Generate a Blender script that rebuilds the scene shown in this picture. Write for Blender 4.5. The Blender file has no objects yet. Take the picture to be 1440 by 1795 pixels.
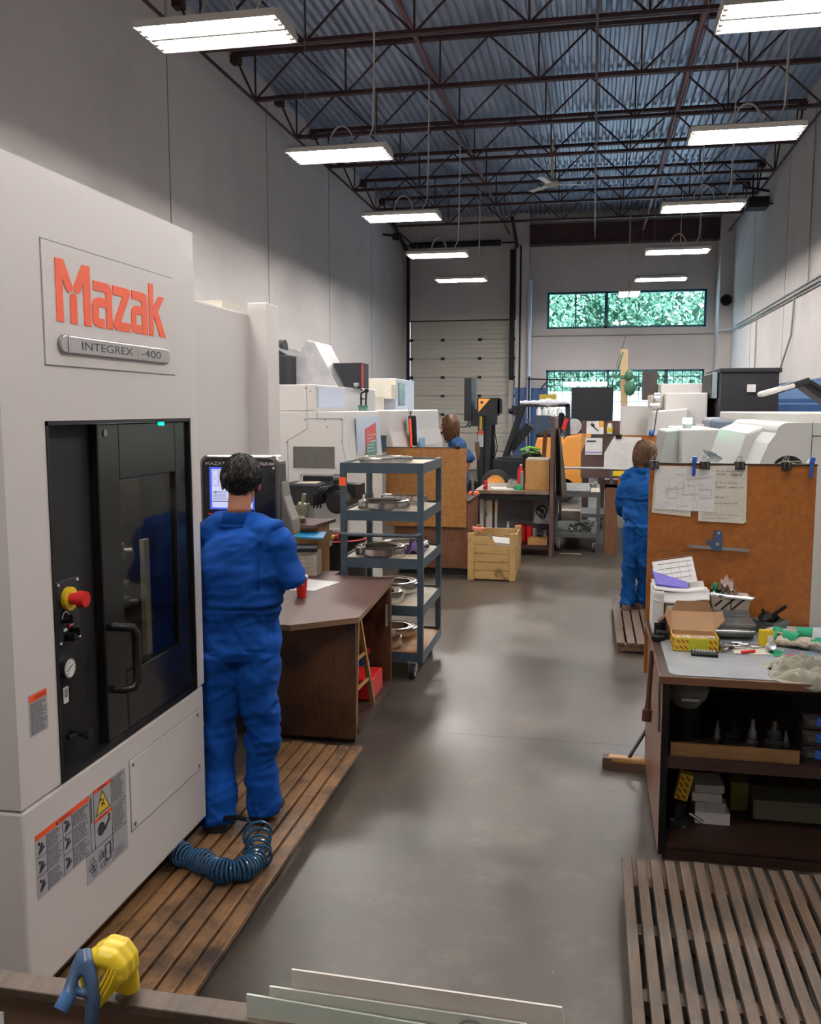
import bpy, bmesh, math, random
from mathutils import Vector, Matrix, noise, Euler
SC = bpy.context.scene
COL = SC.collection
RNG = random.Random(11)
PI = math.pi

# ------------------------------------------------------------------ materials
def mat(name, col, rough=0.5, metal=0.0, col2=None, scale=(4, 4, 4), bump=0.0, bscale=60.0, detail=4.0,
        spec=0.5, emit=None, estr=0.0, lo=0.35, hi=0.65, coat=0.0, trans=0.0, rvar=0.0, sheen=0.0):
    m = bpy.data.materials.new(name); m.use_nodes = True
    nt = m.node_tree; b = nt.nodes['Principled BSDF']
    def si(k, v):
        if k in b.inputs: b.inputs[k].default_value = v
    si('Base Color', (*col, 1)); si('Roughness', rough); si('Metallic', metal); si('Specular IOR Level', spec)
    si('Coat Weight', coat); si('Transmission Weight', trans); si('Sheen Weight', sheen)
    if emit: si('Emission Color', (*emit, 1)); si('Emission Strength', estr)
    if col2 or bump or rvar:
        tc = nt.nodes.new('ShaderNodeTexCoord'); mp = nt.nodes.new('ShaderNodeMapping')
        nt.links.new(tc.outputs['Object'], mp.inputs['Vector']); mp.inputs['Scale'].default_value = scale
        if col2 or rvar:
            n = nt.nodes.new('ShaderNodeTexNoise'); n.inputs['Scale'].default_value = 1.0
            n.inputs['Detail'].default_value = detail; n.inputs['Roughness'].default_value = 0.65
            nt.links.new(mp.outputs[0], n.inputs['Vector'])
            r = nt.nodes.new('ShaderNodeValToRGB')
            r.color_ramp.elements[0].position = lo; r.color_ramp.elements[1].position = hi
            r.color_ramp.elements[0].color = (*col, 1); r.color_ramp.elements[1].color = (*(col2 or col), 1)
            nt.links.new(n.outputs[0], r.inputs[0]); nt.links.new(r.outputs[0], b.inputs['Base Color'])
            if rvar:
                mr = nt.nodes.new('ShaderNodeMapRange'); mr.inputs[1].default_value = 0.3; mr.inputs[2].default_value = 0.7
                mr.inputs[3].default_value = rough - rvar; mr.inputs[4].default_value = rough + rvar
                nt.links.new(n.outputs[0], mr.inputs[0]); nt.links.new(mr.outputs[0], b.inputs['Roughness'])
        if bump:
            n2 = nt.nodes.new('ShaderNodeTexNoise'); n2.inputs['Scale'].default_value = bscale; n2.inputs['Detail'].default_value = 3
            nt.links.new(tc.outputs['Object'], n2.inputs['Vector'])
            bp = nt.nodes.new('ShaderNodeBump'); bp.inputs['Strength'].default_value = bump; bp.inputs['Distance'].default_value = 0.01
            nt.links.new(n2.outputs[0], bp.inputs['Height']); nt.links.new(bp.outputs[0], b.inputs['Normal'])
    return m

def wood(name, c1, c2, axis='Y', rough=0.6, stain=None, stretch=14.0, fine=70.0, bump=0.25, ssc=2.5, slo=0.52, shi=0.68):
    """grain stretched along one axis with larger dark stains"""
    m = bpy.data.materials.new(name); m.use_nodes = True
    nt = m.node_tree; b = nt.nodes['Principled BSDF']; b.inputs['Roughness'].default_value = rough
    tc = nt.nodes.new('ShaderNodeTexCoord'); mp = nt.nodes.new('ShaderNodeMapping')
    s = [fine, fine, fine]; s['XYZ'.index(axis)] = fine / stretch
    mp.inputs['Scale'].default_value = s
    nt.links.new(tc.outputs['Object'], mp.inputs['Vector'])
    n = nt.nodes.new('ShaderNodeTexNoise'); n.inputs['Scale'].default_value = 1; n.inputs['Detail'].default_value = 5; n.inputs['Roughness'].default_value = .7
    nt.links.new(mp.outputs[0], n.inputs['Vector'])
    r = nt.nodes.new('ShaderNodeValToRGB'); r.color_ramp.elements[0].position = .3; r.color_ramp.elements[1].position = .7
    r.color_ramp.elements[0].color = (*c1, 1); r.color_ramp.elements[1].color = (*c2, 1)
    nt.links.new(n.outputs[0], r.inputs[0]); out = r.outputs[0]
    if stain:
        n3 = nt.nodes.new('ShaderNodeTexNoise'); n3.inputs['Scale'].default_value = ssc; n3.inputs['Detail'].default_value = 6; n3.inputs['Roughness'].default_value = .7
        nt.links.new(tc.outputs['Object'], n3.inputs['Vector'])
        r3 = nt.nodes.new('ShaderNodeValToRGB'); r3.color_ramp.elements[0].position = slo; r3.color_ramp.elements[1].position = shi
        r3.color_ramp.elements[0].color = (0, 0, 0, 1); r3.color_ramp.elements[1].color = (1, 1, 1, 1)
        nt.links.new(n3.outputs[0], r3.inputs[0])
        mx = nt.nodes.new('ShaderNodeMix'); mx.data_type = 'RGBA'
        nt.links.new(r3.outputs[0], mx.inputs[0]); nt.links.new(out, mx.inputs[6]); mx.inputs[7].default_value = (*stain, 1)
        out = mx.outputs[2]
    nt.links.new(out, b.inputs['Base Color'])
    bp = nt.nodes.new('ShaderNodeBump'); bp.inputs['Strength'].default_value = bump; bp.inputs['Distance'].default_value = .004
    nt.links.new(n.outputs[0], bp.inputs['Height']); nt.links.new(bp.outputs[0], b.inputs['Normal'])
    return m

def glass(name, tint, alpha_mix, rough=0.03):
    m = bpy.data.materials.new(name); m.use_nodes = True
    nt = m.node_tree; nt.nodes.clear()
    o = nt.nodes.new('ShaderNodeOutputMaterial'); t = nt.nodes.new('ShaderNodeBsdfTransparent'); g = nt.nodes.new('ShaderNodeBsdfGlossy')
    t.inputs[0].default_value = (*tint, 1); g.inputs['Roughness'].default_value = rough
    mx = nt.nodes.new('ShaderNodeMixShader'); f = nt.nodes.new('ShaderNodeFresnel'); ge = nt.nodes.new('ShaderNodeNewGeometry')
    io = nt.nodes.new('ShaderNodeMapRange'); io.inputs[3].default_value = 1.5; io.inputs[4].default_value = 1 / 1.5
    nt.links.new(ge.outputs['Backfacing'], io.inputs[0]); nt.links.new(io.outputs[0], f.inputs[0])
    ma = nt.nodes.new('ShaderNodeMath'); ma.operation = 'MULTIPLY_ADD'; ma.inputs[1].default_value = 1.0; ma.inputs[2].default_value = alpha_mix
    nt.links.new(f.outputs[0], ma.inputs[0]); nt.links.new(ma.outputs[0], mx.inputs[0])
    nt.links.new(t.outputs[0], mx.inputs[1]); nt.links.new(g.outputs[0], mx.inputs[2]); nt.links.new(mx.outputs[0], o.inputs[0])
    return m

M = {}
M['mwhite'] = mat('machine_white', (.68, .64, .62), .38, bump=.05, bscale=400)
M['mwhite2'] = mat('machine_white_cool', (.64, .615, .59), .42, bump=.05, bscale=300)
M['mgrey'] = mat('machine_grey', (.50, .51, .485), .42)
M['mblue'] = mat('machine_pale_blue', (.55, .60, .72), .35)
M['black'] = mat('black_plastic', (.006, .006, .0065), .38, spec=.35)
M['mattblack'] = mat('matt_black', (.008, .008, .0085), .65, spec=.3, bump=.05, bscale=300)
M['rubber'] = mat('black_rubber', (.012, .012, .012), .75)
M['darkgrey'] = mat('dark_grey_panel', (.017, .017, .021), .6, bump=.08, bscale=200, spec=.3)
M['chrome'] = mat('brushed_steel', (.62, .62, .62), .22, 1.0)
M['steel'] = mat('turned_steel', (.66, .63, .60), .2, 1.0, col2=(.5, .48, .45), scale=(30, 30, 30), rvar=.06)
M['dullsteel'] = mat('dull_steel', (.30, .30, .30), .45, .9, col2=(.2, .2, .2), scale=(12, 12, 12))
M['galv'] = mat('galvanised_sheet', (.45, .46, .48), .4, .8, col2=(.62, .62, .64), scale=(5, 5, 5))
M['orange'] = mat('orange_red_print', (.95, .10, .02), .5)
M['red'] = mat('red_plastic', (.55, .015, .015), .35)
M['yellow'] = mat('yellow_plastic', (0.731, 0.527, 0.017), .4)
M['blueplastic'] = mat('blue_plastic', (.02, .09, .40), .4)
M['bluegrey'] = mat('blue_grey_plastic', (.035, .075, .15), .45)
M['white'] = mat('white_plastic', (.75, .74, .72), .45)
M['paper'] = mat('white_paper', (.74, .73, .72), .85, col2=(.66, .65, .63), scale=(7, 7, 7))
M['paperyel'] = mat('aged_paper', (.68, .64, .54), .85, col2=(.58, .55, .47), scale=(9, 9, 9))
M['paperlil'] = mat('lilac_paper', (.16, .14, .50), .8)
M['ink'] = mat('black_ink', (.03, .03, .035), .7)
M['inkgrey'] = mat('grey_ink', (.25, .25, .27), .7)
M['label'] = mat('grey_label', (.40, .40, .43), .5)
M['cartblue'] = mat('cart_blue_grey', (0.0442, 0.068, 0.0892), .42, col2=(0.034, 0.0527, 0.0723), scale=(9, 9, 9))
M['cartgrey'] = mat('cart_grey', (.09, .10, .10), .5, col2=(.06, .065, .065), scale=(9, 9, 9))
M['liner'] = mat('cream_shelf_liner', (0.51, 0.451, 0.357), .7, col2=(0.425, 0.365, 0.281), scale=(6, 6, 6))
M['cloth'] = mat('blue_coverall', (.0028, .060, .30), .8, col2=(.0022, .044, .23), scale=(5, 5, 5), bump=.3, bscale=500, spec=.15)
M['cloth2'] = mat('blue_coverall_dusty', (.004, .065, .25), .8, col2=(.003, .05, .19), scale=(5, 5, 5), bump=.3, bscale=500, spec=.15)
M['skin'] = mat('skin', (.36, .15, .09), .5, col2=(.30, .115, .07), scale=(20, 20, 20))
M['hairblack'] = mat('black_hair', (.006, .0055, .0055), .55, spec=.3)
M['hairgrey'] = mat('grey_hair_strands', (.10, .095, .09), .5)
M['hairbrown'] = mat('brown_hair', (.07, .032, .016), .45, col2=(.15, .08, .042), scale=(120, 120, 12))
M['hairlight'] = mat('light_brown_hair', (.24, .13, .07), .4)
M['shoe'] = mat('dark_shoe', (0.014, 0.0126, 0.0112), .6)
M['shoebrown'] = mat('brown_shoe', (.09, .05, .03), .7)
M['joist'] = mat('red_oxide_joist', (.035, .014, .016), .6, col2=(.06, .02, .022), scale=(2, 2, 2))
M['redpipe'] = mat('red_oxide_pipe', (.14, .035, .035), .5)
M['cable'] = mat('white_cable', (.55, .53, .50), .5)
M['wire'] = mat('steel_wire', (.35, .34, .33), .5, .6)
M['teal'] = mat('teal_window_frame', (.01, .13, .17), .4)
M['duck'] = wood('oiled_pine_slats', (.13, .062, .022), (.29, .155, .066), 'Y', .5, stain=(.028, .014, .010), ssc=3.4, slo=.46, shi=.66)
M['duck2'] = wood('weathered_slats', (.050, .031, .020), (.115, .076, .048), 'Y', .6, stain=(.028, .020, .016), ssc=1.7)
M['duckend'] = wood('fresh_pine', (0.3, 0.162, 0.054), (0.372, 0.216, 0.084), 'X', .55)
M['laminate'] = wood('rosewood_laminate', (0.0723, 0.034, 0.0289), (0.128, 0.0663, 0.0578), 'X', .38, stain=(0.204, 0.102, 0.0638), ssc=1.6, slo=.6, shi=.8, bump=.05)
M['brownpanel'] = wood('brown_stained_board', (.050, .018, .006), (.125, .046, .013), 'Z', .5, stain=(.016, .008, .005), ssc=3, slo=.48)
M['redwood'] = wood('red_brown_board', (0.112, 0.04, 0.016), (0.168, 0.068, 0.0288), 'Z', .5, stain=(0.08, 0.024, 0.0096), ssc=4)
M['hardboard'] = mat('orange_hardboard', (.32, .105, .014), .42, col2=(.21, .062, .009), scale=(26, 26, 26), detail=8, lo=.35, hi=.7)
M['chip'] = mat('golden_chipboard', (0.331, 0.144, 0.0324), .5, col2=(0.216, 0.0864, 0.018), scale=(22, 22, 22), detail=8, lo=.4, hi=.75)
M['ply'] = wood('golden_plywood', (0.4, 0.2, 0.056), (0.48, 0.264, 0.088), 'Z', .5, stain=(0.336, 0.152, 0.036))
M['crate'] = wood('crate_pine', (0.374, 0.223, 0.072), (0.475, 0.31, 0.122), 'X', .6, stain=(0.122, 0.0612, 0.0216), ssc=7, slo=.55)
M['darkboard'] = wood('dark_brown_pegboard', (.060, .030, .024), (.10, .052, .042), 'Z', .6)
M['benchwood'] = wood('dark_varnished_wood', (.020, .009, .006), (.045, .019, .012), 'Z', .5)
M['benchfront'] = wood('oak_rail', (.15, .075, .025), (.24, .13, .045), 'X', .55)
M['ladder'] = wood('ladder_pine', (0.315, 0.165, 0.0525), (0.413, 0.232, 0.0825), 'Z', .5, stain=(0.15, 0.0675, 0.0225))
M['greytop'] = mat('grey_steel_bench_top', (.34, .37, .40), .33, .1, col2=(.27, .30, .33), scale=(5, 5, 5), rvar=.06)
M['kraft'] = mat('kraft_cardboard', (0.406, 0.242, 0.133), .8, col2=(0.367, 0.218, 0.117), scale=(5, 5, 5))
M['cardgrey'] = mat('pale_carton', (.46, .44, .44), .7)
M['glove'] = mat('work_glove_canvas', (0.527, 0.468, 0.399), .9, col2=(0.357, 0.281, 0.204), scale=(25, 25, 25), bump=.4, bscale=300)
M['gloveg'] = mat('green_glove_fabric', (.01, .26, .12), .8, bump=.3, bscale=300)
M['rag'] = mat('grey_green_rag', (.33, .32, .25), .95, col2=(.24, .235, .185), scale=(12, 12, 12), bump=.3, bscale=400)
M['jacket'] = mat('brown_jacket', (0.0675, 0.0522, 0.0405), .9, bump=.3, bscale=200)
M['doorpanel'] = mat('overhead_door_panel', (.48, .46, .40), .5)
M['hose'] = mat('blue_air_hose', (.012, .07, .15), .22, coat=.3)
M['bluepaint'] = mat('blue_wall_paint', (.045, .115, .30), .5, col2=(.035, .09, .24), scale=(2, 2, 2))
M['lift'] = mat('forklift_black', (.006, .007, .009), .5, spec=.35)
M['liftyel'] = mat('forklift_orange_yellow', (.80, .33, .06), .4)
M['lampbody'] = mat('lamp_housing', (.50, .47, .43), .5)
M['lampin'] = mat('lamp_reflector', (.85, .85, .85), .35)
M['green'] = mat('green_enamel', (.05, .16, .09), .4)
M['greenlit'] = mat('lit_green_lens', (.1, .6, .4), .3, emit=(.15, 1, .55), estr=6)
M['greenled'] = mat('green_led', (.0, .4, .2), .3, emit=(.0, 1, .45), estr=3)
M['screen'] = mat('lit_screen', (.1, .1, .15), .3, emit=(.62, .66, 1.0), estr=.42)
M['screendim'] = mat('screen_blue_frame', (.02, .03, .2), .3, emit=(.06, .10, .6), estr=.5)
M['tube'] = mat('lit_fluorescent_tube', (1, 1, 1), .4, emit=(1.0, .95, .91), estr=62)
M['pane'] = glass('clear_window_glass', (.86, .985, .97), .02)
M['frost'] = mat('frosted_film', (.86, .92, .96), .6, trans=.0)
M['darkglass'] = glass('smoked_safety_glass', (.62, .62, .60), .0, .05)
M['clear'] = glass('clear_plastic', (.75, .80, .84), .12, .2)

# ------------------------------------------------------------------ mesh builder
class MB:
    def __init__(s): s.v = []; s.f = []; s.m = []; s.sm = []
    def add(s, vs, fs, mi=0, smooth=False):
        o = len(s.v); s.v += [tuple(p) for p in vs]
        for f in fs: s.f.append(tuple(i + o for i in f)); s.m.append(mi); s.sm.append(smooth)
        return s
    def box(s, x0, x1, y0, y1, z0, z1, mi=0):
        return s.add([(x, y, z) for z in (z0, z1) for y in (y0, y1) for x in (x0, x1)],
                     [(0, 2, 3, 1), (4, 5, 7, 6), (0, 1, 5, 4), (2, 6, 7, 3), (0, 4, 6, 2), (1, 3, 7, 5)], mi)
    def rbox(s, c, size, rot=(0, 0, 0), mi=0):
        R = rot if isinstance(rot, Matrix) else Euler(rot).to_matrix()
        vs = [Vector(c) + R @ Vector((x * size[0] / 2, y * size[1] / 2, z * size[2] / 2)) for z in (-1, 1) for y in (-1, 1) for x in (-1, 1)]
        return s.add(vs, [(0, 2, 3, 1), (4, 5, 7, 6), (0, 1, 5, 4), (2, 6, 7, 3), (0, 4, 6, 2), (1, 3, 7, 5)], mi)
    def bar(s, p0, p1, w, h=None, mi=0):
        p0 = Vector(p0); p1 = Vector(p1); h = h or w; d = (p1 - p0); L = d.length; d.normalize()
        up = Vector((0, 0, 1)) if abs(d.z) < .95 else Vector((0, 1, 0))
        x = d.cross(up).normalized(); z = x.cross(d)
        R = Matrix((x, d, z)).transposed()
        return s.rbox((p0 + p1) / 2, (w, L, h), R, mi)
    def cyl(s, p0, p1, r0, r1=None, n=16, mi=0, caps=True):
        p0 = Vector(p0); p1 = Vector(p1); r1 = r0 if r1 is None else r1
        d = (p1 - p0).normalized(); up = Vector((0, 0, 1)) if abs(d.z) < .9 else Vector((1, 0, 0))
        x = d.cross(up).normalized(); y = d.cross(x)
        a = [(math.cos(2 * PI * i / n), math.sin(2 * PI * i / n)) for i in range(n)]
        vs = [p0 + (x * c + y * t) * r0 for c, t in a] + [p1 + (x * c + y * t) * r1 for c, t in a]
        s.add(vs, [(i, (i + 1) % n, n + (i + 1) % n, n + i) for i in range(n)], mi, True)
        if caps: s.add(vs, [tuple(range(n))[::-1], tuple(range(n, 2 * n))], mi)
        return s
    def tube(s, pts, r, n=8, mi=0, caps=True):
        pts = [Vector(p) for p in pts]; rs = r if isinstance(r, (list, tuple)) else [r] * len(pts)
        t0 = (pts[1] - pts[0]).normalized(); up = Vector((0, 0, 1)) if abs(t0.z) < .9 else Vector((1, 0, 0))
        x = t0.cross(up).normalized(); vs = []
        for i, p in enumerate(pts):
            t = (pts[min(i + 1, len(pts) - 1)] - pts[max(i - 1, 0)]).normalized()
            x = (x - t * x.dot(t)).normalized(); y = t.cross(x)
            vs += [p + (x * math.cos(2 * PI * k / n) + y * math.sin(2 * PI * k / n)) * rs[i] for k in range(n)]
        fs = [(i * n + k, i * n + (k + 1) % n, (i + 1) * n + (k + 1) % n, (i + 1) * n + k) for i in range(len(pts) - 1) for k in range(n)]
        s.add(vs, fs, mi, True)
        if caps: s.add(vs[:n] + vs[-n:], [tuple(range(n))[::-1], tuple(range(n, 2 * n))], mi)
        return s
    def lathe(s, prof, c=(0, 0, 0), n=24, mi=0, R=None, smooth=True):
        c = Vector(c); R = R or Matrix.Identity(3)
        vs = [c + R @ Vector((r * math.cos(2 * PI * k / n), r * math.sin(2 * PI * k / n), z)) for r, z in prof for k in range(n)]
        fs = [(i * n + k, i * n + (k + 1) % n, (i + 1) * n + (k + 1) % n, (i + 1) * n + k) for i in range(len(prof) - 1) for k in range(n)]
        return s.add(vs, fs, mi, smooth)
    def prism(s, poly, ax, a, b, mi=0):
        def q(u, v, w): return {'X': (w, u, v), 'Y': (u, w, v), 'Z': (u, v, w)}[ax]
        n = len(poly); vs = [q(u, v, a) for u, v in poly] + [q(u, v, b) for u, v in poly]
        return s.add(vs, [tuple(range(n)), tuple(range(n, 2 * n))[::-1]] + [(i, n + i, n + (i + 1) % n, (i + 1) % n) for i in range(n)], mi)
    def ball(s, c, r, n=12, mi=0, R=None):
        r = (r, r, r) if not isinstance(r, (tuple, list)) else r; c = Vector(c); R = R or Matrix.Identity(3)
        vs = [c + R @ Vector((0, 0, r[2]))]
        h = n // 2
        for i in range(1, h):
            a = PI * i / h
            vs += [c + R @ Vector((r[0] * math.sin(a) * math.cos(2 * PI * k / n), r[1] * math.sin(a) * math.sin(2 * PI * k / n), r[2] * math.cos(a))) for k in range(n)]
        vs.append(c + R @ Vector((0, 0, -r[2]))); L = len(vs) - 1
        fs = [(0, 1 + k, 1 + (k + 1) % n) for k in range(n)]
        for i in range(h - 2): fs += [(1 + i * n + k, 1 + (i + 1) * n + k, 1 + (i + 1) * n + (k + 1) % n, 1 + i * n + (k + 1) % n) for k in range(n)]
        fs += [(L, 1 + (h - 2) * n + (k + 1) % n, 1 + (h - 2) * n + k) for k in range(n)]
        return s.add(vs, fs, mi, True)
    def grid(s, fn, nu, nv, mi=0):
        vs = [fn(i / nu, j / nv) for j in range(nv + 1) for i in range(nu + 1)]
        return s.add(vs, [(j * (nu + 1) + i, j * (nu + 1) + i + 1, (j + 1) * (nu + 1) + i + 1, (j + 1) * (nu + 1) + i) for j in range(nv) for i in range(nu)], mi, True)
    def wire(s, corners, w, mi=0):
        for a, b in zip(corners, corners[1:] + corners[:1]): s.bar(a, b, w, w, mi)
        return s
    def build(s, name, mats, parent=None, bevel=0.0, solid=0.0, seg=2):
        me = bpy.data.meshes.new(name)
        off = Vector((0, 0, 0)); p = parent
        while p is not None: off += p.location; p = p.parent
        me.from_pydata([(x - off.x, y - off.y, z - off.z) for x, y, z in s.v], [], s.f)
        bm = bmesh.new(); bm.from_mesh(me); bmesh.ops.recalc_face_normals(bm, faces=bm.faces); bm.to_mesh(me); bm.free()
        mats = mats if isinstance(mats, (list, tuple)) else [mats]
        for q in mats: me.materials.append(M[q] if isinstance(q, str) else q)
        for i, pl in enumerate(me.polygons): pl.material_index = s.m[i]; pl.use_smooth = s.sm[i]
        if any(s.sm): me.set_sharp_from_angle(angle=math.radians(42))
        o = bpy.data.objects.new(name, me); COL.objects.link(o)
        if parent is not None: o.parent = parent
        if solid: q = o.modifiers.new('Solidify', 'SOLIDIFY'); q.thickness = solid; q.offset = 0
        if bevel:
            q = o.modifiers.new('Bevel', 'BEVEL'); q.width = bevel; q.segments = seg; q.limit_method = 'ANGLE'; q.angle_limit = math.radians(50)
        return o

def thing(name, label, cat, loc=(0, 0, 0), group=None):
    o = bpy.data.objects.new(name, None); COL.objects.link(o); o.location = loc; o.empty_display_size = .1
    o['label'] = label; o['category'] = cat
    if group: o['group'] = group
    return o
def tag(o, label, cat, group=None):
    o['label'] = label; o['category'] = cat
    if group: o['group'] = group
    return o
def struct(o): o['kind'] = 'structure'; return o
def dup(root, loc, label=None, rotz=None):
    r = root.copy(); COL.objects.link(r); r.location = loc
    if rotz is not None: r.rotation_euler = (0, 0, rotz)
    if label: r['label'] = label
    for ch in list(root.children):
        c = ch.copy(); COL.objects.link(c); c.parent = r
        for g in list(ch.children): d = g.copy(); COL.objects.link(d); d.parent = c
    return r
AX = {'+X': ((0, 1, 0), (0, 0, 1), (1, 0, 0)), '-Y': ((1, 0, 0), (0, 0, 1), (0, -1, 0)), '+Z': ((1, 0, 0), (0, 1, 0), (0, 0, 1)),
      '-X': ((0, -1, 0), (0, 0, 1), (-1, 0, 0))}
def text(s, pos, axes, h, w=None, m='ink', parent=None, name='lettering', depth=.0006, rot=0, bold=0.0):
    """lettering as a real mesh; pos = lower left corner"""
    cu = bpy.data.curves.new('t', 'FONT'); cu.body = s; cu.size = 1; cu.extrude = 0; cu.offset = bold
    t = bpy.data.objects.new('t', cu); COL.objects.link(t)
    dg = bpy.context.evaluated_depsgraph_get(); dg.update()
    me = bpy.data.meshes.new_from_object(t.evaluated_get(dg)); bpy.data.objects.remove(t); bpy.data.curves.remove(cu)
    xs = [v.co.x for v in me.vertices]; ys = [v.co.y for v in me.vertices]
    x0, x1, y0, y1 = min(xs), max(xs), min(ys), max(ys)
    sy = h / (y1 - y0); sx = (w / (x1 - x0)) if w else sy
    u, v, n = [Vector(a) for a in (AX[axes] if isinstance(axes, str) else axes)]
    if rot: u, v = u * math.cos(rot) + v * math.sin(rot), v * math.cos(rot) - u * math.sin(rot)
    off = Vector((0, 0, 0)); p = parent
    while p is not None: off += p.location; p = p.parent
    for q in me.vertices:
        q.co = Vector(pos) - off + u * ((q.co.x - x0) * sx) + v * ((q.co.y - y0) * sy) + n * depth
    me.materials.clear(); me.materials.append(M[m] if isinstance(m, str) else m)
    o = bpy.data.objects.new(name, me); COL.objects.link(o)
    if parent is not None: o.parent = parent
    return o
def lines(mb, pos, axes, w, h, n, mi=0, seed=0, th=.35, lift=.0008, ragged=.35, words=True):
    """rows of tiny printed marks"""
    u, v, nn = [Vector(a) for a in (AX[axes] if isinstance(axes, str) else axes)]; R = random.Random(seed); P = Vector(pos)
    dh = h / n
    for i in range(n):
        x = 0; end = w * (1 - ragged * R.random())
        while x < end:
            L = min(end - x, w * (R.uniform(.08, .25) if words else 1)); 
            a = P + u * x + v * (h - (i + .7) * dh) + nn * lift
            mb.add([a, a + u * L, a + u * L + v * dh * th, a + v * dh * th], [(0, 1, 2, 3)], mi); x += L + w * .03
    return mb
def quad(mb, pos, axes, w, h, mi=0, lift=.0):
    u, v, nn = [Vector(a) for a in (AX[axes] if isinstance(axes, str) else axes)]; a = Vector(pos) + nn * lift
    return mb.add([a, a + u * w, a + u * w + v * h, a + v * h], [(0, 1, 2, 3)], mi)

def vox(mb, vox_size, smooth_it, disp=None, name='tmp'):
    me = bpy.data.meshes.new(name); me.from_pydata(mb.v, [], mb.f)
    bm = bmesh.new(); bm.from_mesh(me); bmesh.ops.remove_doubles(bm, verts=bm.verts, dist=1e-5); bmesh.ops.recalc_face_normals(bm, faces=bm.faces); bm.to_mesh(me); bm.free()
    o = bpy.data.objects.new(name, me); COL.objects.link(o)
    q = o.modifiers.new('r', 'REMESH'); q.mode = 'VOXEL'; q.voxel_size = vox_size
    q = o.modifiers.new('s', 'SMOOTH'); q.factor = .5; q.iterations = smooth_it
    dg = bpy.context.evaluated_depsgraph_get(); dg.update()
    m2 = bpy.data.meshes.new_from_object(o.evaluated_get(dg)); bpy.data.objects.remove(o)
    if disp:
        ns = [v.normal.copy() for v in m2.vertices]
        for v, nn in zip(m2.vertices, ns): v.co = v.co + nn * disp(v.co, nn)
    for p in m2.polygons: p.use_smooth = True
    return m2
def place(me, name, m, parent, off):
    for v in me.vertices: v.co = v.co - off
    me.materials.clear(); me.materials.append(M[m] if isinstance(m, str) else m)
    for p in me.polygons: p.material_index = 0
    o = bpy.data.objects.new(name, me); COL.objects.link(o); o.parent = parent; return o
# ------------------------------------------------------------------ camera
cd = bpy.data.cameras.new('camera'); cam = bpy.data.objects.new('camera', cd); COL.objects.link(cam)
cam.location = (0, 0, 2.05); cam.rotation_euler = (math.radians(90 - 6.476), 0, math.radians(11.309))
cd.sensor_fit = 'HORIZONTAL'; cd.sensor_width = 36; cd.lens = 36 * 1590 / 1440; cd.clip_start = .05; cd.clip_end = 400
SC.camera = cam
SC.view_settings.view_transform = 'Standard'; SC.view_settings.look = 'None'; SC.view_settings.gamma = 1
SC.view_settings.use_curve_mapping = False; SC.view_settings.exposure = 1.18
SC.cycles.use_denoising = True; SC.cycles.max_bounces = 6; SC.cycles.diffuse_bounces = 3; SC.cycles.glossy_bounces = 3
SC.cycles.transparent_max_bounces = 12; SC.cycles.sample_clamp_indirect = 8

# ------------------------------------------------------------------ world
w = bpy.data.worlds.new('World'); SC.world = w; w.use_nodes = True
nt = w.node_tree; bg = nt.nodes['Background']; sk = nt.nodes.new('ShaderNodeTexSky')
sk.sky_type = 'NISHITA'; sk.sun_disc = False; sk.sun_elevation = math.radians(50); sk.sun_rotation = math.radians(120); sk.dust_density = 2.0
nt.links.new(sk.outputs[0], bg.inputs[0]); bg.inputs[1].default_value = .75

# ------------------------------------------------------------------ room
XL, XR, YB, YF, ZC = -6.35, 4.1, 30.5, -4.0, 8.30
def wallmat(name, base, dark):
    m = mat(name, base, .75, col2=dark, scale=(.7, .7, .7), detail=6, lo=.45, hi=.85)
    nt = m.node_tree; b = nt.nodes['Principled BSDF']; tc = nt.nodes.new('ShaderNodeTexCoord')
    sp = nt.nodes.new('ShaderNodeSeparateXYZ'); nt.links.new(tc.outputs['Object'], sp.inputs[0])
    md = nt.nodes.new('ShaderNodeMath'); md.operation = 'PINGPONG'; md.inputs[1].default_value = .105
    nt.links.new(sp.outputs[2], md.inputs[0])
    lt = nt.nodes.new('ShaderNodeMapRange'); lt.inputs[1].default_value = 0; lt.inputs[2].default_value = .006
    nt.links.new(md.outputs[0], lt.inputs[0])
    n = nt.nodes.new('ShaderNodeTexNoise'); n.inputs['Scale'].default_value = 45; nt.links.new(tc.outputs['Object'], n.inputs['Vector'])
    ad = nt.nodes.new('ShaderNodeMath'); ad.operation = 'MULTIPLY_ADD'; ad.inputs[1].default_value = .35
    nt.links.new(n.outputs[0], ad.inputs[0]); nt.links.new(lt.outputs[0], ad.inputs[2])
    bp = nt.nodes.new('ShaderNodeBump'); bp.inputs['Strength'].default_value = .22; bp.inputs['Distance'].default_value = .006
    nt.links.new(ad.outputs[0], bp.inputs['Height']); nt.links.new(bp.outputs[0], b.inputs['Normal'])
    return m
M['wall'] = wallmat('painted_concrete', (.60, .565, .545), (.50, .465, .445))

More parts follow.
